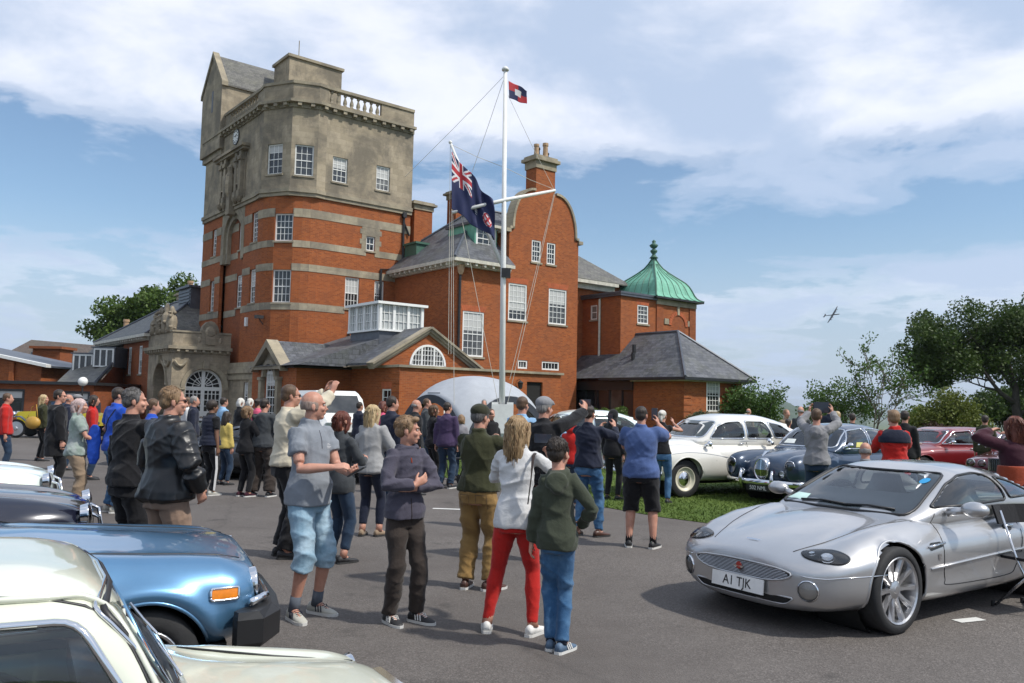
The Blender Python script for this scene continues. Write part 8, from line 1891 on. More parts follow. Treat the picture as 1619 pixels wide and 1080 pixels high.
K_ = person('man in an olive jumper, khaki trousers and green cap seen from behind', gp(752, 932), 22, 1.70, 1.10, hyaw=18, hpitch=-4, lh=(-.02, .30, 1.36), rh=(.20, .42, 1.40), lpole=(-.9, .1, -.8), rpole=(.9, -.1, -.7), lhd=(.3, .3, .9), rhd=(-.1, .4, .9), lf=(-.11, 0), rf=(.13, .02, .55), top=('f_olive', 1, .93, .020), bot=('f_khaki', 'trousers', .018, .03), shoes=('leather_brown', 'sole_white'), hair=('short', 'hair_salt'), cap=('f_cap', 'cap'), lod=0, belly=.05, belt='leather_brown', curl=.7)
held(K_, 'phone', (.20, .50, 1.50), 'phone raised by the man in the green cap', 'phone', tilt=0.2)
L_ = person('woman with long fair hair, white jacket and bright red trousers', gp(812, 1001), 14, 1.63, .96, True, hyaw=14, lh=(-.06, .34, 1.30), rh=(.20, .40, 1.37), lpole=(-.9, 0, -.8), rpole=(.9, .0, -.7), lhd=(.3, .3, .8), rhd=(-.35, .3, .9), rpn=(-.5, -.8, 0), lf=(-.22, -.02, -.25), rf=(.16, -.02, .35), top=('f_white', 1, .84, .018), bot=('f_red', 'trousers', .004, .0), shoes=('shoe_white', 'sole_white', 'skin'), hair=('long', 'hair_bronde'), lod=0, curl=.6)
held(L_, 'phone', (.10, .47, 1.44), 'dark phone held sideways by the woman in red trousers', 'phone', (.150, .010, .075))
m = MB(); S_ = L_['S']; m.tube([S_((.13, -.145, 1.05)), S_((.15, -.135, 1.25)), S_((.155, -.09, 1.43)), S_((.15, .05, 1.46)), S_((.17, .14, 1.25)), S_((.2, .13, 1.05))], [(.014, .004)] * 6, 6); m.ellip(S_((.23, -.05, .98)), (.07, .13, .11), 10, 8)
o = m.build('shoulder_bag', 'f_bagbrown', None, True); o.location = L_['root'].location; o.rotation_euler = L_['root'].rotation_euler; tag(o, 'dark shoulder bag hanging from the woman in red trousers', 'bag')
for x_ in (-.085, .085): front_line(K_, 'pocket_seam', x_ - .05, x_ + .05, .90, .90, 'f_bagbrown', .002, 6, 'trousers', True); front_line(K_, 'pocket_seam', x_ - .05, x_ - .05, .90, .77, 'f_bagbrown', .0018, 6, 'trousers', True); front_line(K_, 'pocket_seam', x_ + .05, x_ + .05, .90, .77, 'f_bagbrown', .0018, 6, 'trousers', True)
C_ = person('boy in a dark green hoodie and blue jeans seen from behind', gp(878, 1028), 8, 1.47, .80, hyaw=22, lh=(-.22, .02, .86), rh=(.19, .15, 1.02), rpole=(.9, -.6, -.2), lf=(-.04, .02, .1), rf=(.06, -.06, .5), top=('f_green', 1, .83, .028), bot=('f_denim', 'trousers', .012, .02), shoes=('shoe_blue', 'sole_white', 'f_navy', 'shoe_white'), hair=('short', 'hair_dark'), hood=True, lod=0, kid=1.06)
J1 = person('older man in a black leather jacket and tan trousers with dark glasses', dp(266, 6.7), 36, 1.80, 1.16, hyaw=24, lh=(-.24, .12, .92), rh=(.26, .12, .95), lpole=(-.9, -.7, -.1), rpole=(.9, -.7, -.1), top=('leather_jacket', 1, .88, .044), bot=('f_tan', 'trousers', .02, .03), hair=('short', 'hair_fair'), jacket=True, glasses=True, lod=0, belly=.05)
J2 = person('dark-haired man in a plain black sweater and black trousers', dp(205, 7.5), 38, 1.79, 1.06, hyaw=26, lh=(-.24, .1, .9), rh=(.10, .30, 1.50), rpole=(.9, .3, -.6), rhd=(.1, .6, .6), top=('f_black', 1, .90, .026), bot=('f_black', 'trousers', .02, .03), hair=('short', 'hair_salt'), lod=0)
D1 = person('tall man in cream shirt and black trousers photographing with both hands raised', gp(446, 881), 62, 1.88, 1.04, hyaw=4, lh=(-.05, .40, 1.68), rh=(.12, .42, 1.68), lpole=(-.9, 0, -.7), rpole=(.9, 0, -.7), lhd=(.1, .3, 1), rhd=(-.1, .3, 1), lpn=(.6, .6, 0), rpn=(-.6, .6, 0), top=('f_cream', 1, .92, .030), bot=('f_black', 'trousers', .022, .04), hair=('short', 'hair_brown'), glasses=True, lod=1)
held(D1, 'phone', (.035, .44, 1.80), 'black phone held up in both hands of the man in the cream shirt', 'phone', (.15, .012, .076))
D2 = person('woman with short dark red hair and a charcoal jacket', gp(532, 889), 38, 1.60, 1.02, True, hyaw=10, lh=(-.03, .30, 1.18), rh=(.10, .30, 1.18), top=('f_charcoal', 1, .80, .024), bot=('f_denim_dark', 'crop', .008), shoes=('shoe_black', 'sole_dark', 'skin'), hair=('bob', 'hair_red'), lod=1)
D3 = person('blonde woman in a loose pale grey shawl and navy trousers', gp(583, 848), 15, 1.67, .98, True, hyaw=20, lh=(-.06, .26, 1.15), rh=(.12, .26, 1.15), top=('f_shawl', .8, .84, .045), bot=('f_navy', 'crop', .004), shoes=('f_beige', 'sole_dark', 'skin'), hair=('long', 'hair_blonde'), lod=1, lf=(-.1, 0), rf=(.12, .05, .4))
E1 = person('man in a navy sweater and jeans filming with a phone', gp(928, 848), 26, 1.72, 1.06, hyaw=6, lh=(.02, .36, 1.42), rh=(.24, .38, 1.45), lhd=(.4, .3, .8), rhd=(-.2, .3, .9), lf=(-.13, 0), rf=(.15, .03, .5), top=('f_navy', 1, .92, .022), bot=('f_denim', 'trousers', .012, .012), shoes=('leather_brown', 'sole_dark'), hair=('short', 'hair_dark'), lod=1, belly=.03)
held(E1, 'phone', (.15, .44, 1.54), 'black phone held upright by the man in the navy sweater', 'phone')
E2 = person('stocky man in a blue polo shirt and black shorts holding up a phone', gp(1012, 866), 16, 1.72, 1.22, hyaw=6, lh=(-.03, .34, 1.30), rh=(.17, .40, 1.52), lpole=(-.9, .2, -.7), rpole=(.9, .1, -.7), rhd=(-.2, .3, .9), lf=(-.14, 0), rf=(.16, .0, .3), top=('f_bluepolo', .34, .86, .028), bot=('f_black', 'shorts', .03, .03), shoes=('shoe_black', 'sole_white', 'f_black'), hair=('crop', 'hair_dark'), lod=1, belly=.07)
held(E2, 'phone', (.11, .47, 1.62), 'black phone held upright by the man in the blue polo shirt', 'phone', (.078, .011, .16))
E3 = person('woman with pinned white hair in a sleeveless black top', gp(1046, 796), 20, 1.66, .98, True, hyaw=10, lh=(-.05, .32, 1.45), rh=(.16, .32, 1.50), lhd=(.2, .3, .9), rhd=(-.2, .3, .9), rpole=(1, .2, -.5), top=('f_black', .06, .92, .012), bot=('f_denim', 'trousers', .006), hair=('bun', 'hair_white'), lod=1)
E4 = person('person in black with a raised hood behind the man in the navy sweater', gp(968, 790), 30, 1.64, 1.0, top=('f_black', 1, .84, .028), bot=('f_black', 'trousers', .008), hair=None, cap=('f_black', 'hood'), lod=1)
E5 = person('man in a flat cap and black jacket reaching up with a phone', dp(858, 9.2), 40, 1.80, 1.10, hyaw=4, lh=(-.16, .28, 1.25), rh=(.20, .52, 1.62), rpole=(.6, -.2, -.9), rhd=(-.2, .4, .9), top=('f_black', 1, .86, .034), bot=('f_black', 'trousers', .02), hair=('short', 'hair_grey'), cap=('f_grey', 'flat'), jacket=True, lod=1)
held(E5, 'phone', (.16, .58, 1.745), 'black phone held sideways by the man in the flat cap', 'phone', (.155, .011, .078))
E6 = person('balding man in a bright blue tee shirt beside the flagpole', dp(824, 11.5), 30, 1.82, 1.05, top=('f_sky', .3, .9, .02), bot=('f_denim_dark', 'trousers'), hair=('short', 'hair_brown'), lod=1)
F1 = person('man in a grey hooded sweatshirt holding a tablet over his head', dp(1291, 12.6), 30, 1.74, 1.02, hyaw=0, lh=(-.17, .38, 1.70), rh=(.17, .38, 1.70), lpole=(-.9, -.1, -.5), rpole=(.9, -.1, -.5), lhd=(.1, .2, 1), rhd=(-.1, .2, 1), lpn=(1, 0, 0), rpn=(-1, 0, 0), top=('f_grey', 1, .90, .026), bot=('f_denim_dark', 'trousers'), hair=('short', 'hair_brown'), hood=True, lod=1)
held(F1, 'tablet', (0, .44, 1.76), 'black tablet held up by the man in the grey sweatshirt', 'tablet', (.25, .012, .17))
F2 = person('young person in a red jumper with a navy yoke', dp(1414, 11.4), 8, 1.74, 1.0, lh=(-.10, .3, 1.38), rh=(.12, .3, 1.46), lpole=(-.5, 0, -1), rpole=(.5, 0, -1), top=('f_red', 1, .86, .030), bot=('f_denim_dark', 'trousers'), hair=('quiff', 'hair_fair'), lod=1)
m = MB(); S_ = F2['S']; I3 = Matrix.Identity(3); ring_loft(m, [(S_((0, .0, z)), a, b, I3) for z, a, b in ((1.30, .208, .155), (1.38, .212, .146), (1.44, .176, .122), (1.485, .10, .095))]); skinmesh(m, 'navy_yoke', 'f_navy', F2['root'], .014, 3)
F3 = person('bald man in a navy body warmer sitting behind the silver coupe', dp(1368, 11.0), 25, 1.72, 1.08, sit=.42, lf=(-.12, .35), rf=(.12, .35), top=('f_grey', 1, .9, .02), vest='f_navy', bot=('f_black', 'trousers'), hair=('bald', 'hair_grey'), lod=1)
F4 = person('woman with long auburn hair in a maroon and orange jacket', dp(1606, 9.0), -8, 1.70, 1.08, True, lh=(-.17, .16, 1.58), rh=(.12, .2, 1.55), lpole=(-1, .1, 0), rpole=(1, .1, 0), top=('f_maroon', 1, .84, .034), bot=('f_navy', 'trousers'), hair=('wavy', 'hair_red'), lod=1)
m = MB(); S_ = F4['S']; ring_loft(m, [(S_((0, .006, z)), a, b, I3) for z, a, b in ((.83, .225, .175), (.95, .215, .168), (1.05, .195, .155), (1.16, .190, .150), (1.20, .186, .146))]); skinmesh(m, 'orange_panel', 'f_orange', F4['root'], .014, 3)
G1 = person('man in a royal blue tee shirt with a strap across his back', gp(176, 810), 40, 1.84, 1.06, hyaw=22, top=('f_royal', .36, .86, .028), bot=('f_denim', 'trousers', .018, .03), shoes=('shoe_grey', 'sole_white'), hair=('short', 'hair_dark'), lod=1, belly=.05, lh=(-.22, .15, 1.0), rh=(.1, .3, 1.2))
front_line(G1, 'strap', -.14, .12, .95, 1.44, 'f_navy', .012, 14, 'shirt', True)
G2 = person('woman with pinkish grey hair, sage patterned top and beige trousers', dp(121, 12.4), 62, 1.66, 1.06, True, hyaw=12, lh=(.0, .32, 1.08), rh=(.12, .34, 1.08), top=('f_sage', .36, .86, .03), bot=('f_beige', 'trousers', .02, .03), hair=('bob', 'hair_pink'), lod=1, bust=.04)
m = MB(); m.loft([[(x * w, .02 * y + .0, z) for x, y in ((-1, -1), (1, -1), (1, 1), (-1, 1))] for z, w in ((0, .05), (.1, .09), (.35, .10), (.52, .08), (.58, .03))]); p = G2['root'].location; o = skinmesh(m, 'folded_anorak', 'f_royal', None, .014, 3, .006, 5); o.location = (p.x + .30, p.y - .08, .70); tag(o, 'bright blue anorak hanging from the arm of the woman in the sage top', 'coat')
G3 = person('man in a long black hooded coat', dp(88, 14.6), 50, 1.80, 1.12, hyaw=30, top=('f_black', 1, .62, .04), bot=('f_black', 'trousers', .01), hair=('short', 'hair_dark'), hood=True, glasses=True, lod=1)
G4 = person('fair-haired woman in an olive coat standing behind the man in the black coat', gp(62, 729), 40, 1.70, 1.0, True, hyaw=30, top=('f_olive', 1, .86, .04), bot=('f_black', 'trousers', .004), hair=('long', 'hair_blonde'), lod=1)
m = MB(); m.ellip((0, 0, 0), (.20, .10, .16), 12, 8); m.tube([(-.15, 0, .1), (-.06, .04, .40), (.04, .04, .46), (.12, 0, .1)], .012, 5); o = m.build('shoulder_bag', 'mustard', None, True); p = G4['root'].location; o.location = (p.x - .10, p.y - .22, .98); tag(o, 'mustard yellow bag worn by the fair-haired woman in the olive coat', 'bag')
G5 = person('boy in a quilted black gilet with white striped track trousers', gp(328, 783), 32, 1.66, .96, hyaw=16, top=('f_black', .34, .92, .02), vest='f_navy', bot=('f_black', 'trousers', .012, .01), shoes=('shoe_grey', 'sole_white'), hair=('afro', 'hair_dark'), skin='skin_brown', lod=1)
for s in (1,):
 q = G5['S']; m = MB(); m.tube([q((.185, .0, .88)), q((.185, .03, .50)), q((.175, .0, .10))], [(.006, .03), (.006, .028), (.006, .024)], 6, (0, 1, 0)); m.build('stripe', 'f_white', G5['root'])
G6 = person('girl with fair hair in a black top and leggings', gp(385, 785), 30, 1.58, .96, True, hyaw=10, lh=(-.03, .28, 1.2), rh=(.1, .28, 1.2), top=('f_black', 1, .84, .026), bot=('f_black', 'trousers', .003), shoes=('f_maroon', 'sole_white'), hair=('bob', 'hair_fair'), lod=1)
G7 = person('man in a dark grey hooded top and baggy brown trousers', gp(412, 785), 12, 1.72, 1.06, hyaw=16, lh=(-.2, .1, .9), rh=(.16, .24, 1.1), top=('f_charcoal', 1, .88, .034), bot=('f_trouser_brown', 'trousers', .03, .06), shoes=('shoe_black', 'sole_white'), hair=('short', 'hair_dark'), hood=True, lod=1, lf=(-.16, 0), rf=(.16, 0))
H1 = person('man in a purple-navy jacket standing by the lawn edge', gp(704, 772), 18, 1.72, 1.08, top=('f_purple', 1, .86, .034), bot=('f_denim_dark', 'trousers', .014, .02), shoes=('shoe_black', 'sole_white'), hair=('short', 'hair_dark'), jacket=True, lod=1, hyaw=25)
H2 = person('woman in black carrying a small black bag near the tent', gp(682, 768), 60, 1.66, 1.02, True, lh=(-.0, .25, 1.25), rh=(.1, .25, 1.3), top=('f_black', 1, .86, .03), bot=('f_black', 'trousers', .004), shoes=('shoe_black', 'sole_white'), hair=('bob', 'hair_brown'), lod=1)
# farther back
def far(label, px, Y, face, top, bot='f_denim_dark', hair=('short', 'hair_dark'), H=1.72, fem=False, lod=2, **k):
 return person(label, dp(px, Y), face, H, k.pop('wd', 1.0), fem, top=(top, k.pop('sl', 1), .86, .026), bot=(bot, 'trousers'), hair=hair, lod=lod, **k)
far('person in a bright red jacket near the forecourt edge', 6, 17.5, 60, 'f_red', wd=1.08, hair=('short', 'hair_brown'))
far('bald man in a navy jacket behind the man in the black coat', 103, 19, 50, 'f_navy', hair=('bald', 'hair_grey'))
far('man in a grey cap behind the woman in the sage top', 117, 22, 60, 'f_charcoal', cap=('f_grey', 'flat'))
far('woman in a dark red jumper behind the man in royal blue', 143, 17, 60, 'f_red', hair=('bob', 'hair_dark'), fem=True)
far('person in light blue beside the leather jacket', 238, 12.5, 60, 'f_royal', hair=('short', 'hair_brown'), H=1.68)
far('grey-haired man in a dark jacket in front of the fanlight door', 303, 18.5, 70, 'f_navy', hair=('short', 'hair_grey'), H=1.74)
far('woman in white in front of the fanlight door', 292, 20, 60, 'f_white', hair=('bob', 'hair_brown'), fem=True)
far('person in pale blue behind the boy in the gilet', 350, 20, 40, 'f_sky', hair=('short', 'hair_dark'))
far('girl in a yellow top with dark hair beside the black coupe', 356, 16.5, 30, 'f_yellow', hair=('long', 'hair_dark'), H=1.45, fem=True)
far('white-haired woman in black near the stone tower base', 377, 21, 40, 'f_black', hair=('bob', 'hair_white'), fem=True)
far('second white-haired woman close to the stone tower base', 392, 23.5, 40, 'f_grey', hair=('bob', 'hair_white'), fem=True)
far('person in a pink top behind the man in baggy trousers', 405, 19, 30, 'f_pink', hair=('bun', 'hair_dark'), fem=True)
far('man with dark hair looking over the shoulder of the boy with folded arms', 617, 13.2, 40, 'f_navy', hair=('short', 'hair_dark'), H=1.80, hyaw=20)
far('balding grey man in a black coat near the tent', 655, 15.5, 60, 'f_black', hair=('bald', 'hair_grey'), H=1.76)
far('woman in pink near the boy with folded arms', 603, 17, 40, 'f_pink', hair=('bob', 'hair_red'), fem=True)
far('man with brown hair under the left arch of the tent', 672, 20, 80, 'f_charcoal', hair=('short', 'hair_brown'), H=1.80)
far('girl in a grey striped top under the tent', 728, 18.5, 10, 'f_greyplaid', hair=('bob', 'hair_fair'), H=1.45, fem=True)
far('man with glasses and pale shirt inside the tent', 764, 24, 180, 'f_grey', hair=('short', 'hair_grey'), H=1.82)
far('person in dark clothes beside the flagpole base', 775, 17, 150, 'f_black', 'f_black', hair=('short', 'hair_brown'), H=1.6)
far('child in a red hooded top with a black rucksack', 903, 14, 30, 'f_red', hair=None, cap=('f_red', 'hood'), H=1.48)
far('woman in pale blue sitting near the tent', 892, 18, 160, 'f_sky', hair=('short', 'hair_dark'), H=1.4, fem=True)
far('girl in a red dress waving beside the white saloon', 1246, 19, 20, 'f_red', 'f_white', hair=('bun', 'hair_dark'), H=1.50, fem=True, lh=(-.3, .15, 1.45))
far('fair-haired person behind the girl in red', 1243, 22, 160, 'f_beige', hair=('short', 'hair_fair'), H=1.72)
far('bald man in a dark waistcoat behind the man with the tablet', 1266, 20, 30, 'f_charcoal', hair=('bald', 'hair_grey'), H=1.80)
far('blonde woman in pale blue beyond the blue saloon', 1324, 19.5, 30, 'f_sky', hair=('short', 'hair_blonde'), fem=True, H=1.70)
far('person with dark hair standing taller behind the blonde woman in pale blue', 1312, 24, 30, 'f_navy', hair=('short', 'hair_dark'), H=1.86)
far('man in a black jacket beyond the blue saloon roof', 1348, 19.5, 30, 'f_black', hair=('short', 'hair_dark'), H=1.66, wd=1.15)
far('dark-clothed man behind the young person in the red jumper', 1431, 15.5, 40, 'f_black', hair=('short', 'hair_dark'), H=1.74)
far('person in dark camouflage by the rounded shrub', 1558, 19, 30, 'f_olive', 'f_olive', hair=('short', 'hair_dark'), H=1.68)
far('balding man near the terrace balustrade by the clipped bush', 1183, 30, 60, 'f_beige', hair=('bald', 'hair_grey'))
far('bald person beside the woman in charcoal near the dark coupe', 566, 21, 40, 'f_navy', hair=('short', 'hair_dark'), H=1.68)
# ---------------------------------------------------------------- flagpole, flags, tent, aircraft and small things
def flagpole():
 Y = 21.5; b = D(794, 672, Y); t_ = D(799, 112, Y); root = empty('flagpole', (b.x, b.y, 0), 0, 'tall white flagpole with a cross yard and gaff standing on the lawn', 'flagpole')
 R = Vector(root.location); top = Vector((t_.x, Y, t_.z)); base = Vector((b.x, Y, 0)); P = lambda f: base.lerp(top, f) - R
 m = MB(); m.tube([P(0), P(.5), P(1)], [.085, .07, .05], 14); m.lathe(P(1), [(0, .09), (.05, .10), (.1, .06), (.13, .01)], 12); m.build('pole', 'white_paint', root, True)
 m = MB(); q = P(0); m.box(q.x - .28, q.x - .11, -.12, .12, .0, 1.75); m.box(q.x + .11, q.x + .28, -.12, .12, 0, 1.75); m.box(q.x - .28, q.x + .28, -.14, -.10, .95, 1.7); m.build('tabernacle', 'white_paint', root)
 h = lambda px, py, dy=0: D(px, py, Y + dy) - R
 m = MB(); m.tube([h(715, 336, -.6), h(800, 316), h(878, 301, .5)], [.04, .055, .035], 8); m.build('yard', 'white_paint', root, True)
 m = MB(); m.tube([h(800, 432), h(758, 340, .2), h(713, 228, .4)], [.06, .05, .035], 8); m.ellip(h(712, 225, .4), (.05, .05, .05), 8, 6); m.build('gaff', 'white_paint', root, True)
 m = MB(); m.box(h(800, 432).x - .12, h(800, 432).x + .12, -.12, .12, h(800, 432).z - .12, h(800, 432).z + .12); m.build('gooseneck', 'iron', root)
 m = MB()
 for a, c in ((h(799, 118), h(746, 273, .3)), (h(712, 228, .4), h(709, 560, .4)), (h(715, 240, .4), h(713, 560, .3)), (h(716, 300, -.5), h(718, 640, -.5)), (h(712, 228, .4), h(798, 265)), (h(798, 265), h(878, 300, .5)), (h(803, 150), h(876, 300, .5)), (h(877, 302, .5), h(806, 600, .2)), (h(878, 303, .5), h(802, 640, .2)), (h(728, 335, -.5), h(788, 640)), (h(799, 118), h(640, 280, 1))):
  m.tube([a, a.lerp(c, .5) + Vector((0, 0, -.03)), c], .0065, 4)
 m.build('halyard', 'old_white', root)
 return h, root, R
FH, FROOT, FR_ = flagpole()
for k, c in (('flag_blue', (.011, .018, .075)), ('flag_red', (.42, .025, .035)), ('flag_white', (.66, .66, .68))): simple(k, c, .75, 0, .06, 20, .1, 200)
def flag(name, label, corners, nu, nv, paintfn, wave, extra=None, thick=.006):
 # corners: hoist top, hoist bottom, fly top, fly bottom (world); a cloth grid with real folds, one sheet of colour per region
 A, B, C, Dd = [Vector(c) for c in corners]; o0 = (A + B) / 2; nrm = (C - A).cross(B - A).normalized()
 pt = lambda u, v, off=0: A.lerp(C, u).lerp(B.lerp(Dd, u), v) + nrm * (wave(u, v) + off) - o0
 cols = {};
 for i in range(nu):
  for j in range(nv):
   c = paintfn((i + .5) / nu, (j + .5) / nv); cols.setdefault(c, []).append((i, j))
 names = list(cols); V = [pt(i / nu, j / nv) for j in range(nv + 1) for i in range(nu + 1)]; F = []; MI = []
 for k, c in enumerate(names):
  for i, j in cols[c]: a = j * (nu + 1) + i; F.append((a, a + 1, a + nu + 2, a + nu + 1)); MI.append(k)
 me = bpy.data.meshes.new(name); me.from_pydata([tuple(v) for v in V], [], F); me.polygons.foreach_set('material_index', MI); me.update()
 o = link(name, me, names, None, True, tuple(o0)); s = o.modifiers.new('cloth', 'SOLIDIFY'); s.thickness = thick; tag(o, label, 'flag'); return o, pt
def ensign(u, v):
 if u < .46 and v < .5:
  a, b = u / .46, v / .5; x, y = a - .5, b - .5
  if abs(x) < .065 or abs(y) < .11: return 'flag_red'
  if abs(x) < .11 or abs(y) < .185: return 'flag_white'
  for s in (1, -1):
   d = abs(y - s * x) / 1.414
   if d < .035: return 'flag_red'
   if d < .09: return 'flag_white'
  return 'flag_blue'
 # ship emblem and ring in the fly
 x, y = (u - .60) / .05, (v - .60) / .10
 if abs(x) < 1 and -1 < y < 1 and (abs(x) + .35 * abs(y) < .8) and int((y + 1) * 6) % 2 == 0: return 'flag_white'
 r = math.hypot((u - .82) / .085, (v - .68) / .17)
 if r < 1:
  w = abs((u - .82) * 2.2 - (v - .68)) < .05 or abs((u - .82) * 1.8 + (v - .68)) < .04
  return 'flag_red' if .72 < r < .95 or (r < .72 and w) else 'flag_white'
 return 'flag_blue'
Yf = 20.9; wv = lambda u, v: .13 * math.sin(u * 10 + v * 2.8) * min(1, u * 2.2) + .05 * math.sin(u * 19 - v * 6) * u
flag('ensign_flag', 'large dark blue ensign hanging in folds from the gaff', (D(714, 240, Yf), D(714, 330, Yf), D(778, 316, Yf + .3), D(783, 380, Yf + .4)), 110, 70, ensign, wv)
def pennant(u, v):
 x, y = u - .5, v - .5
 if abs(x) < .17 and abs(y) < .2: return 'flag_white'
 return 'flag_red' if (x < 0) == (y < 0) else 'flag_blue'
flag('quartered_flag', 'small red, white and blue quartered flag at the masthead', (D(804, 128, 21.5), D(805, 155, 21.5), D(834, 143, 21.7), D(832, 165, 21.8)), 40, 26, pennant, lambda u, v: .05 * math.sin(u * 8 + v * 3) * u)
# dome tent
simple('tent_cloth', (.36, .38, .41), .7, 0, .08, 3, .15, 40); simple('tent_edge', (.035, .04, .055), .7)
def tent():
 Y = 29.0; c = D(748, 690, Y); root = empty('event_shelter', (c.x, Y, 0), math.radians(-48), 'pale grey domed event shelter with dark arched openings', 'tent'); W = 1.9; H = 2.65; Ha = 1.95
 V = []; F = []; N = 24                                  # groined dome: four arches rising to a crown
 def zz(x, y):
  r2 = (x * x + y * y) / (2 * W * W); a = max(abs(x), abs(y)) / W
  arch_ = lambda t: Ha * math.sqrt(max(0, 1 - (t / W) ** 2))
  edge = arch_(min(abs(x), abs(y))); top = H - .28 * (x * x + y * y) / (W * W); return top * (1 - a ** 2.4) + edge * a ** 2.4
 G_ = [-W + 2 * W * i / N for i in range(N + 1)]
 for y in G_:
  for x in G_: V.append((x, y, zz(x, y)))
 F = [(j * (N + 1) + i, j * (N + 1) + i + 1, (j + 1) * (N + 1) + i + 1, (j + 1) * (N + 1) + i) for j in range(N) for i in range(N)]
 me = bpy.data.meshes.new('canopy'); me.from_pydata(V, [], F); me.update(); o = link('canopy', me, 'tent_cloth', root, True); s = o.modifiers.new('cloth', 'SOLIDIFY'); s.thickness = .015
 for k in range(4):
  R = Matrix.Rotation(k * PI / 2, 3, 'Z'); m = MB(); n = 26; ring = []
  for i in range(n + 1):
   a = PI * i / n; x0, z0 = W * math.cos(a), Ha * math.sin(a); x1, z1 = (W - .24) * math.cos(a), (Ha - .24) * math.sin(a); ring.append([R @ Vector(p) for p in ((x0, -W - .015, max(z0, 0) + .012), (x1, -W - .015, max(z1, 0)), (x1, -W + .03, max(z1, 0)), (x0, -W + .06, max(z0, 0) + .012))])
  m.loft(ring); m.build('arch_band', 'tent_edge', root, False, True)
 bv = BVHTree.FromPolygons(V, F)
 for y, s_, tx in ((-1.7, .09, 'EVENT SHELTER'), (-1.84, .07, 'CLASSIC')):
  pass
 m = MB()
 for i, (x0, x1, z) in enumerate(((-.34, .34, 2.02), (-.2, .2, 1.92), (-.12, .12, 1.80))):
  pts = []
  for x in np.linspace(x0, x1, 9):
   p, n_, _, _ = bv.ray_cast(Vector((x, -6, z)), Vector((0, 1, 0)))
   if p is not None: pts.append(p + Vector((0, -.02, 0)))
  if len(pts) > 1: m.tube(pts, .014, 4)
 if m.v: m.build('printed_lettering', 'tent_edge', root)
tent()
# four-engined bomber passing over the valley
simple('bomber_grey', (.014, .016, .02), .6)
def bomber():
 p = D(1316, 498, 560); sc = 18 / 31; root = empty('bomber_aircraft', p, 0, 'four engined propeller bomber banking low over the valley', 'aircraft')
 m = MB(); L = 21 * sc; W = 31 * sc
 m.tube([(L * .45, 0, 0), (L * .40, 0, 0), (L * .2, 0, 0), (-L * .3, 0, .02), (-L * .5, 0, .1)], [.04, .28, .34, .22, .08], 12); m.build('fuselage', 'bomber_grey', root, True)
 for s in (-1, 1):
  m = MB(); m.loft([[(x0, s * y, z), (x1, s * y, z - t), (x2, s * y, z), (x1, s * y, z + t)] for y, x0, x1, x2, z, t in ((.2, 1.25, .5, -.5, 0, .18), (W * .25, 1.1, .5, -.35, .08, .12), (W * .5, .55, .3, .0, .3, .03))]); m.build('wing', 'bomber_grey', root, False, True)
  for f in (.16, .30):
   m = MB(); m.tube([(-.1, s * W * f, .05), (.9, s * W * f, .02), (1.75, s * W * f, .0), (1.85, s * W * f, 0)], [.05, .2, .16, .03], 8); e = m.build('engine', 'bomber_grey', root, True)
   m = MB()
   for q in range(3): a = 2 * PI * q / 3 + f * 9; m.loft([[(1.82, s * W * f + r * math.cos(a) - w * math.sin(a), r * math.sin(a) + w * math.cos(a)), (1.82, s * W * f + r * math.cos(a) + w * math.sin(a), r * math.sin(a) - w * math.cos(a)), (1.85, s * W * f + r * math.cos(a), r * math.sin(a))] for r, w in ((.02, .05), (.35, .05), (.6, .02))])
   m.build('propeller', 'bomber_grey', e)
  m = MB(); m.loft([[(x0, s * y, .15), (x1, s * y, .17), (x1, s * y, .13)] for y, x0, x1 in ((0, -L * .40, -L * .5), (1.35, -L * .42, -L * .5))]); m.ellip((-L * .47, s * 1.4, .2), (.38, .04, .5), 10, 8); m.build('tailplane', 'bomber_grey', root)
 # nose to the right, wings banked steeply towards the viewer
 sr, sd_ = Vector((.93, -.36, 0)), Vector((.36, .93, 0)); fwd = (sr - sd_ * .6 + Vector((0, 0, .05))).normalized(); span = sr * .45 + sd_ * .83 + Vector((0, 0, .9)); span = (span - fwd * span.dot(fwd)).normalized(); upv = fwd.cross(span); root.rotation_euler = Matrix((fwd, span, upv)).transposed().to_euler()
bomber()
# folding chair at the edge of the frame
def chair():
 p = G(1594, 968); root = empty('camping_chair', (p.x + .28, p.y + .05, 0), math.radians(24), 'folding chair with black back and steel legs next to the silver coupe', 'chair')
 for x in (-.22, .22):
  m = MB(); m.tube([(x, -.22, .0), (x, .02, .46), (x, .16, .86)], .012, 8); m.build('leg', 'chrome', root, True); m = MB(); m.tube([(x * .9, .26, 0), (x * .9, -.2, .46)], .012, 8); m.build('leg', 'chrome', root, True)
  for q in ((x, -.225, .0), (x * .9, .265, 0)): m = MB(); m.lathe(q, [(0, .018), (.05, .018)], 8); m.build('foot', 'rubber', root)
 m = MB(); m.box(-.23, .23, -.22, .2, .45, .475); m.build('seat', 'f_black', root); m = MB(); m.loft([[(x, .12 + (z - .62) * .35 + c, z) for z in (.74, .90)] + [(x, .14 + (z - .62) * .35 + c, z) for z in (.90, .74)] for x, c in ((-.235, 0), (-.1, .035), (.1, .035), (.235, 0))]); m.build('backrest', 'f_black', root, False, True)
chair()
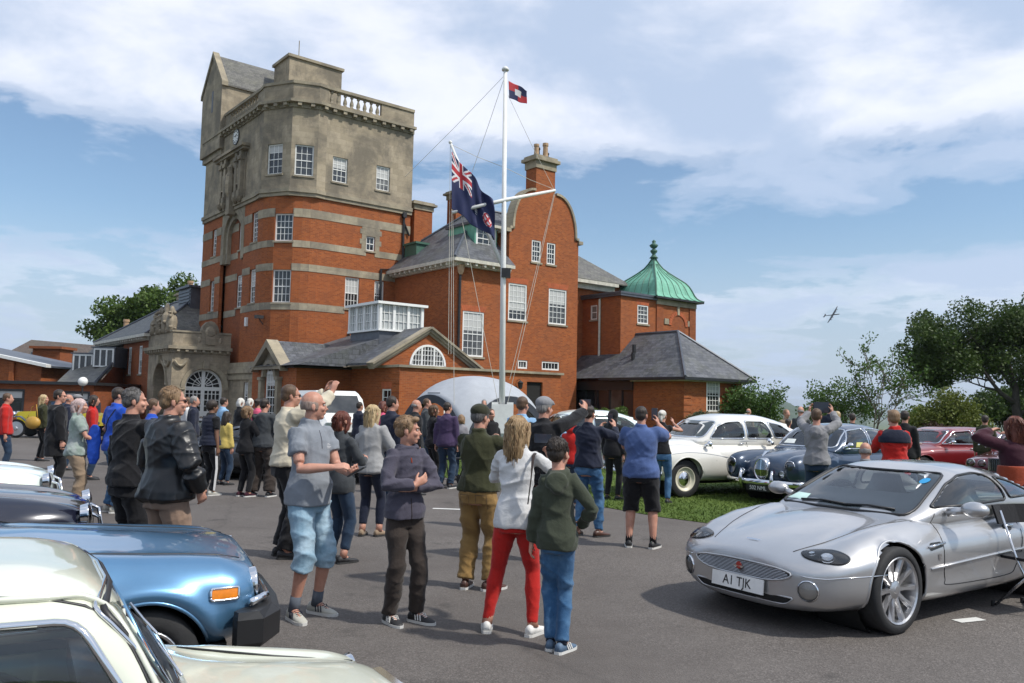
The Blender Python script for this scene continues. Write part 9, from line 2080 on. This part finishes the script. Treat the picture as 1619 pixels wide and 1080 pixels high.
def rollator():
 p = G(718, 768); root = empty('wheeled_walker', (p.x, p.y, 0), math.radians(30), 'black wheeled walking frame at the kerb beside the man in the purple-navy jacket', 'walker')
 m = MB()
 for s in (-1, 1): m.tube([(s * .26, -.3, .1), (s * .25, -.12, .5), (s * .24, .05, .92), (s * .24, .2, .95)], .014, 6); m.tube([(s * .26, .3, .1), (s * .25, -.05, .6)], .014, 6)
 m.tube([(-.25, -.1, .55), (.25, -.1, .55)], .014, 6); m.build('frame', 'iron', root, True); m = MB(); m.box(-.22, .22, -.12, .16, .54, .57); m.build('seat', 'black_trim', root)
 for s in (-1, 1):
  for y in (-.3, .3): m = MB(); m.lathe((s * .26, y, .1), [(-.02, .06), (-.018, .1), (.018, .1), (.02, .06)], 16, (1, 0, 0)); m.build('wheel', 'rubber', root)
rollator()
# stone urn finial on the terrace corner, lantern on the low wing, wall light
p = D(1180, 676, 36); root = empty('stone_finial', (p.x, p.y, 0), 0, 'turned stone finial on a pier beside the brick extension corner', 'finial')
m = MB((p.x, p.y, 0)); m.box(p.x - .22, p.x + .22, p.y - .22, p.y + .22, 0, .85); m.build('pier', 'stone', root); m = MB((p.x, p.y, 0)); m.lathe((p.x, p.y, .85), [(0, .22), (.06, .22), (.1, .1), (.25, .2), (.38, .22), (.45, .1), (.5, .17), (.58, .17), (.66, .04)], 14); m.build('urn', 'stone_trim', root, True)
q = uvw(-1.2 + 1.4, -5.0, 2.65); root = empty('wall_lantern', q, BA, 'black wall lantern on the low brick wing beside the dark doorway', 'lantern'); m = MB(); m.tube([(0, 0, .2), (0, -.22, .24), (0, -.25, .15)], .015, 6); m.build('bracket', 'iron', root); m = MB(); m.lathe((0, -.25, -.22), [(0, .06), (.02, .09), (.28, .13), (.3, .16), (.4, .03)], 8); m.build('lamp_housing', 'iron', root)
# rope barrier on the lawn by the shrubs
P1, P2 = D(1452, 702, 21), D(1600, 690, 24)
rb = empty('rope_barrier', (P1.x, P1.y, 0), 0, 'white rope strung between low posts in front of the rounded shrub', 'barrier'); dv = Vector((P2.x - P1.x, P2.y - P1.y, 0))
m = MB(); m.tube([dv * f + Vector((0, 0, .95 - .12 * math.sin(PI * (f * 2 % 1)))) for f in np.linspace(0, 1, 25)], .014, 5); m.build('rope', 'old_white', rb)
for f in (0, .5, 1): m = MB(); q = dv * f; m.tube([(q.x, q.y, 0), (q.x, q.y, 1.0)], .025, 6); m.build('post', 'iron', rb)
# globe lamp by the brick block
p = D(127, 672, 36); gl_ = empty('globe_lamp', (p.x, p.y, 0), 0, 'garden lamp post with a pale globe in front of the brick block', 'lamp'); m = MB((p.x, p.y, 0)); m.tube([(p.x, p.y, 0), (p.x, p.y, 2.1)], .04, 8); m.build('post', 'iron', gl_); m = MB((p.x, p.y, 0)); m.ellip((p.x, p.y, 2.28), (.2, .2, .2), 14, 10); m.build('globe', 'white_paint', gl_, True)
# ---------------------------------------------------------------- the air: pale haze between here and the hills
def haze(den):
 m = MB(); m.box(-21000, 21000, -21000, 21000, -61.2, 90); t = NT('haze_air'); v = t.new('ShaderNodeVolumePrincipled'); v.inputs['Density'].default_value = den; v.inputs['Color'].default_value = (.78, .86, .95, 1); v.inputs['Anisotropy'].default_value = .2
 for l in list(t.out.inputs['Surface'].links): t.l.remove(l)
 t.n.remove(t.b); t.l.new(v.outputs[0], t.out.inputs['Volume']); MATS['haze_air'] = t.m
 o = m.build('haze', 'haze_air'); tag(o, kind='stuff')
haze(1.0e-4)
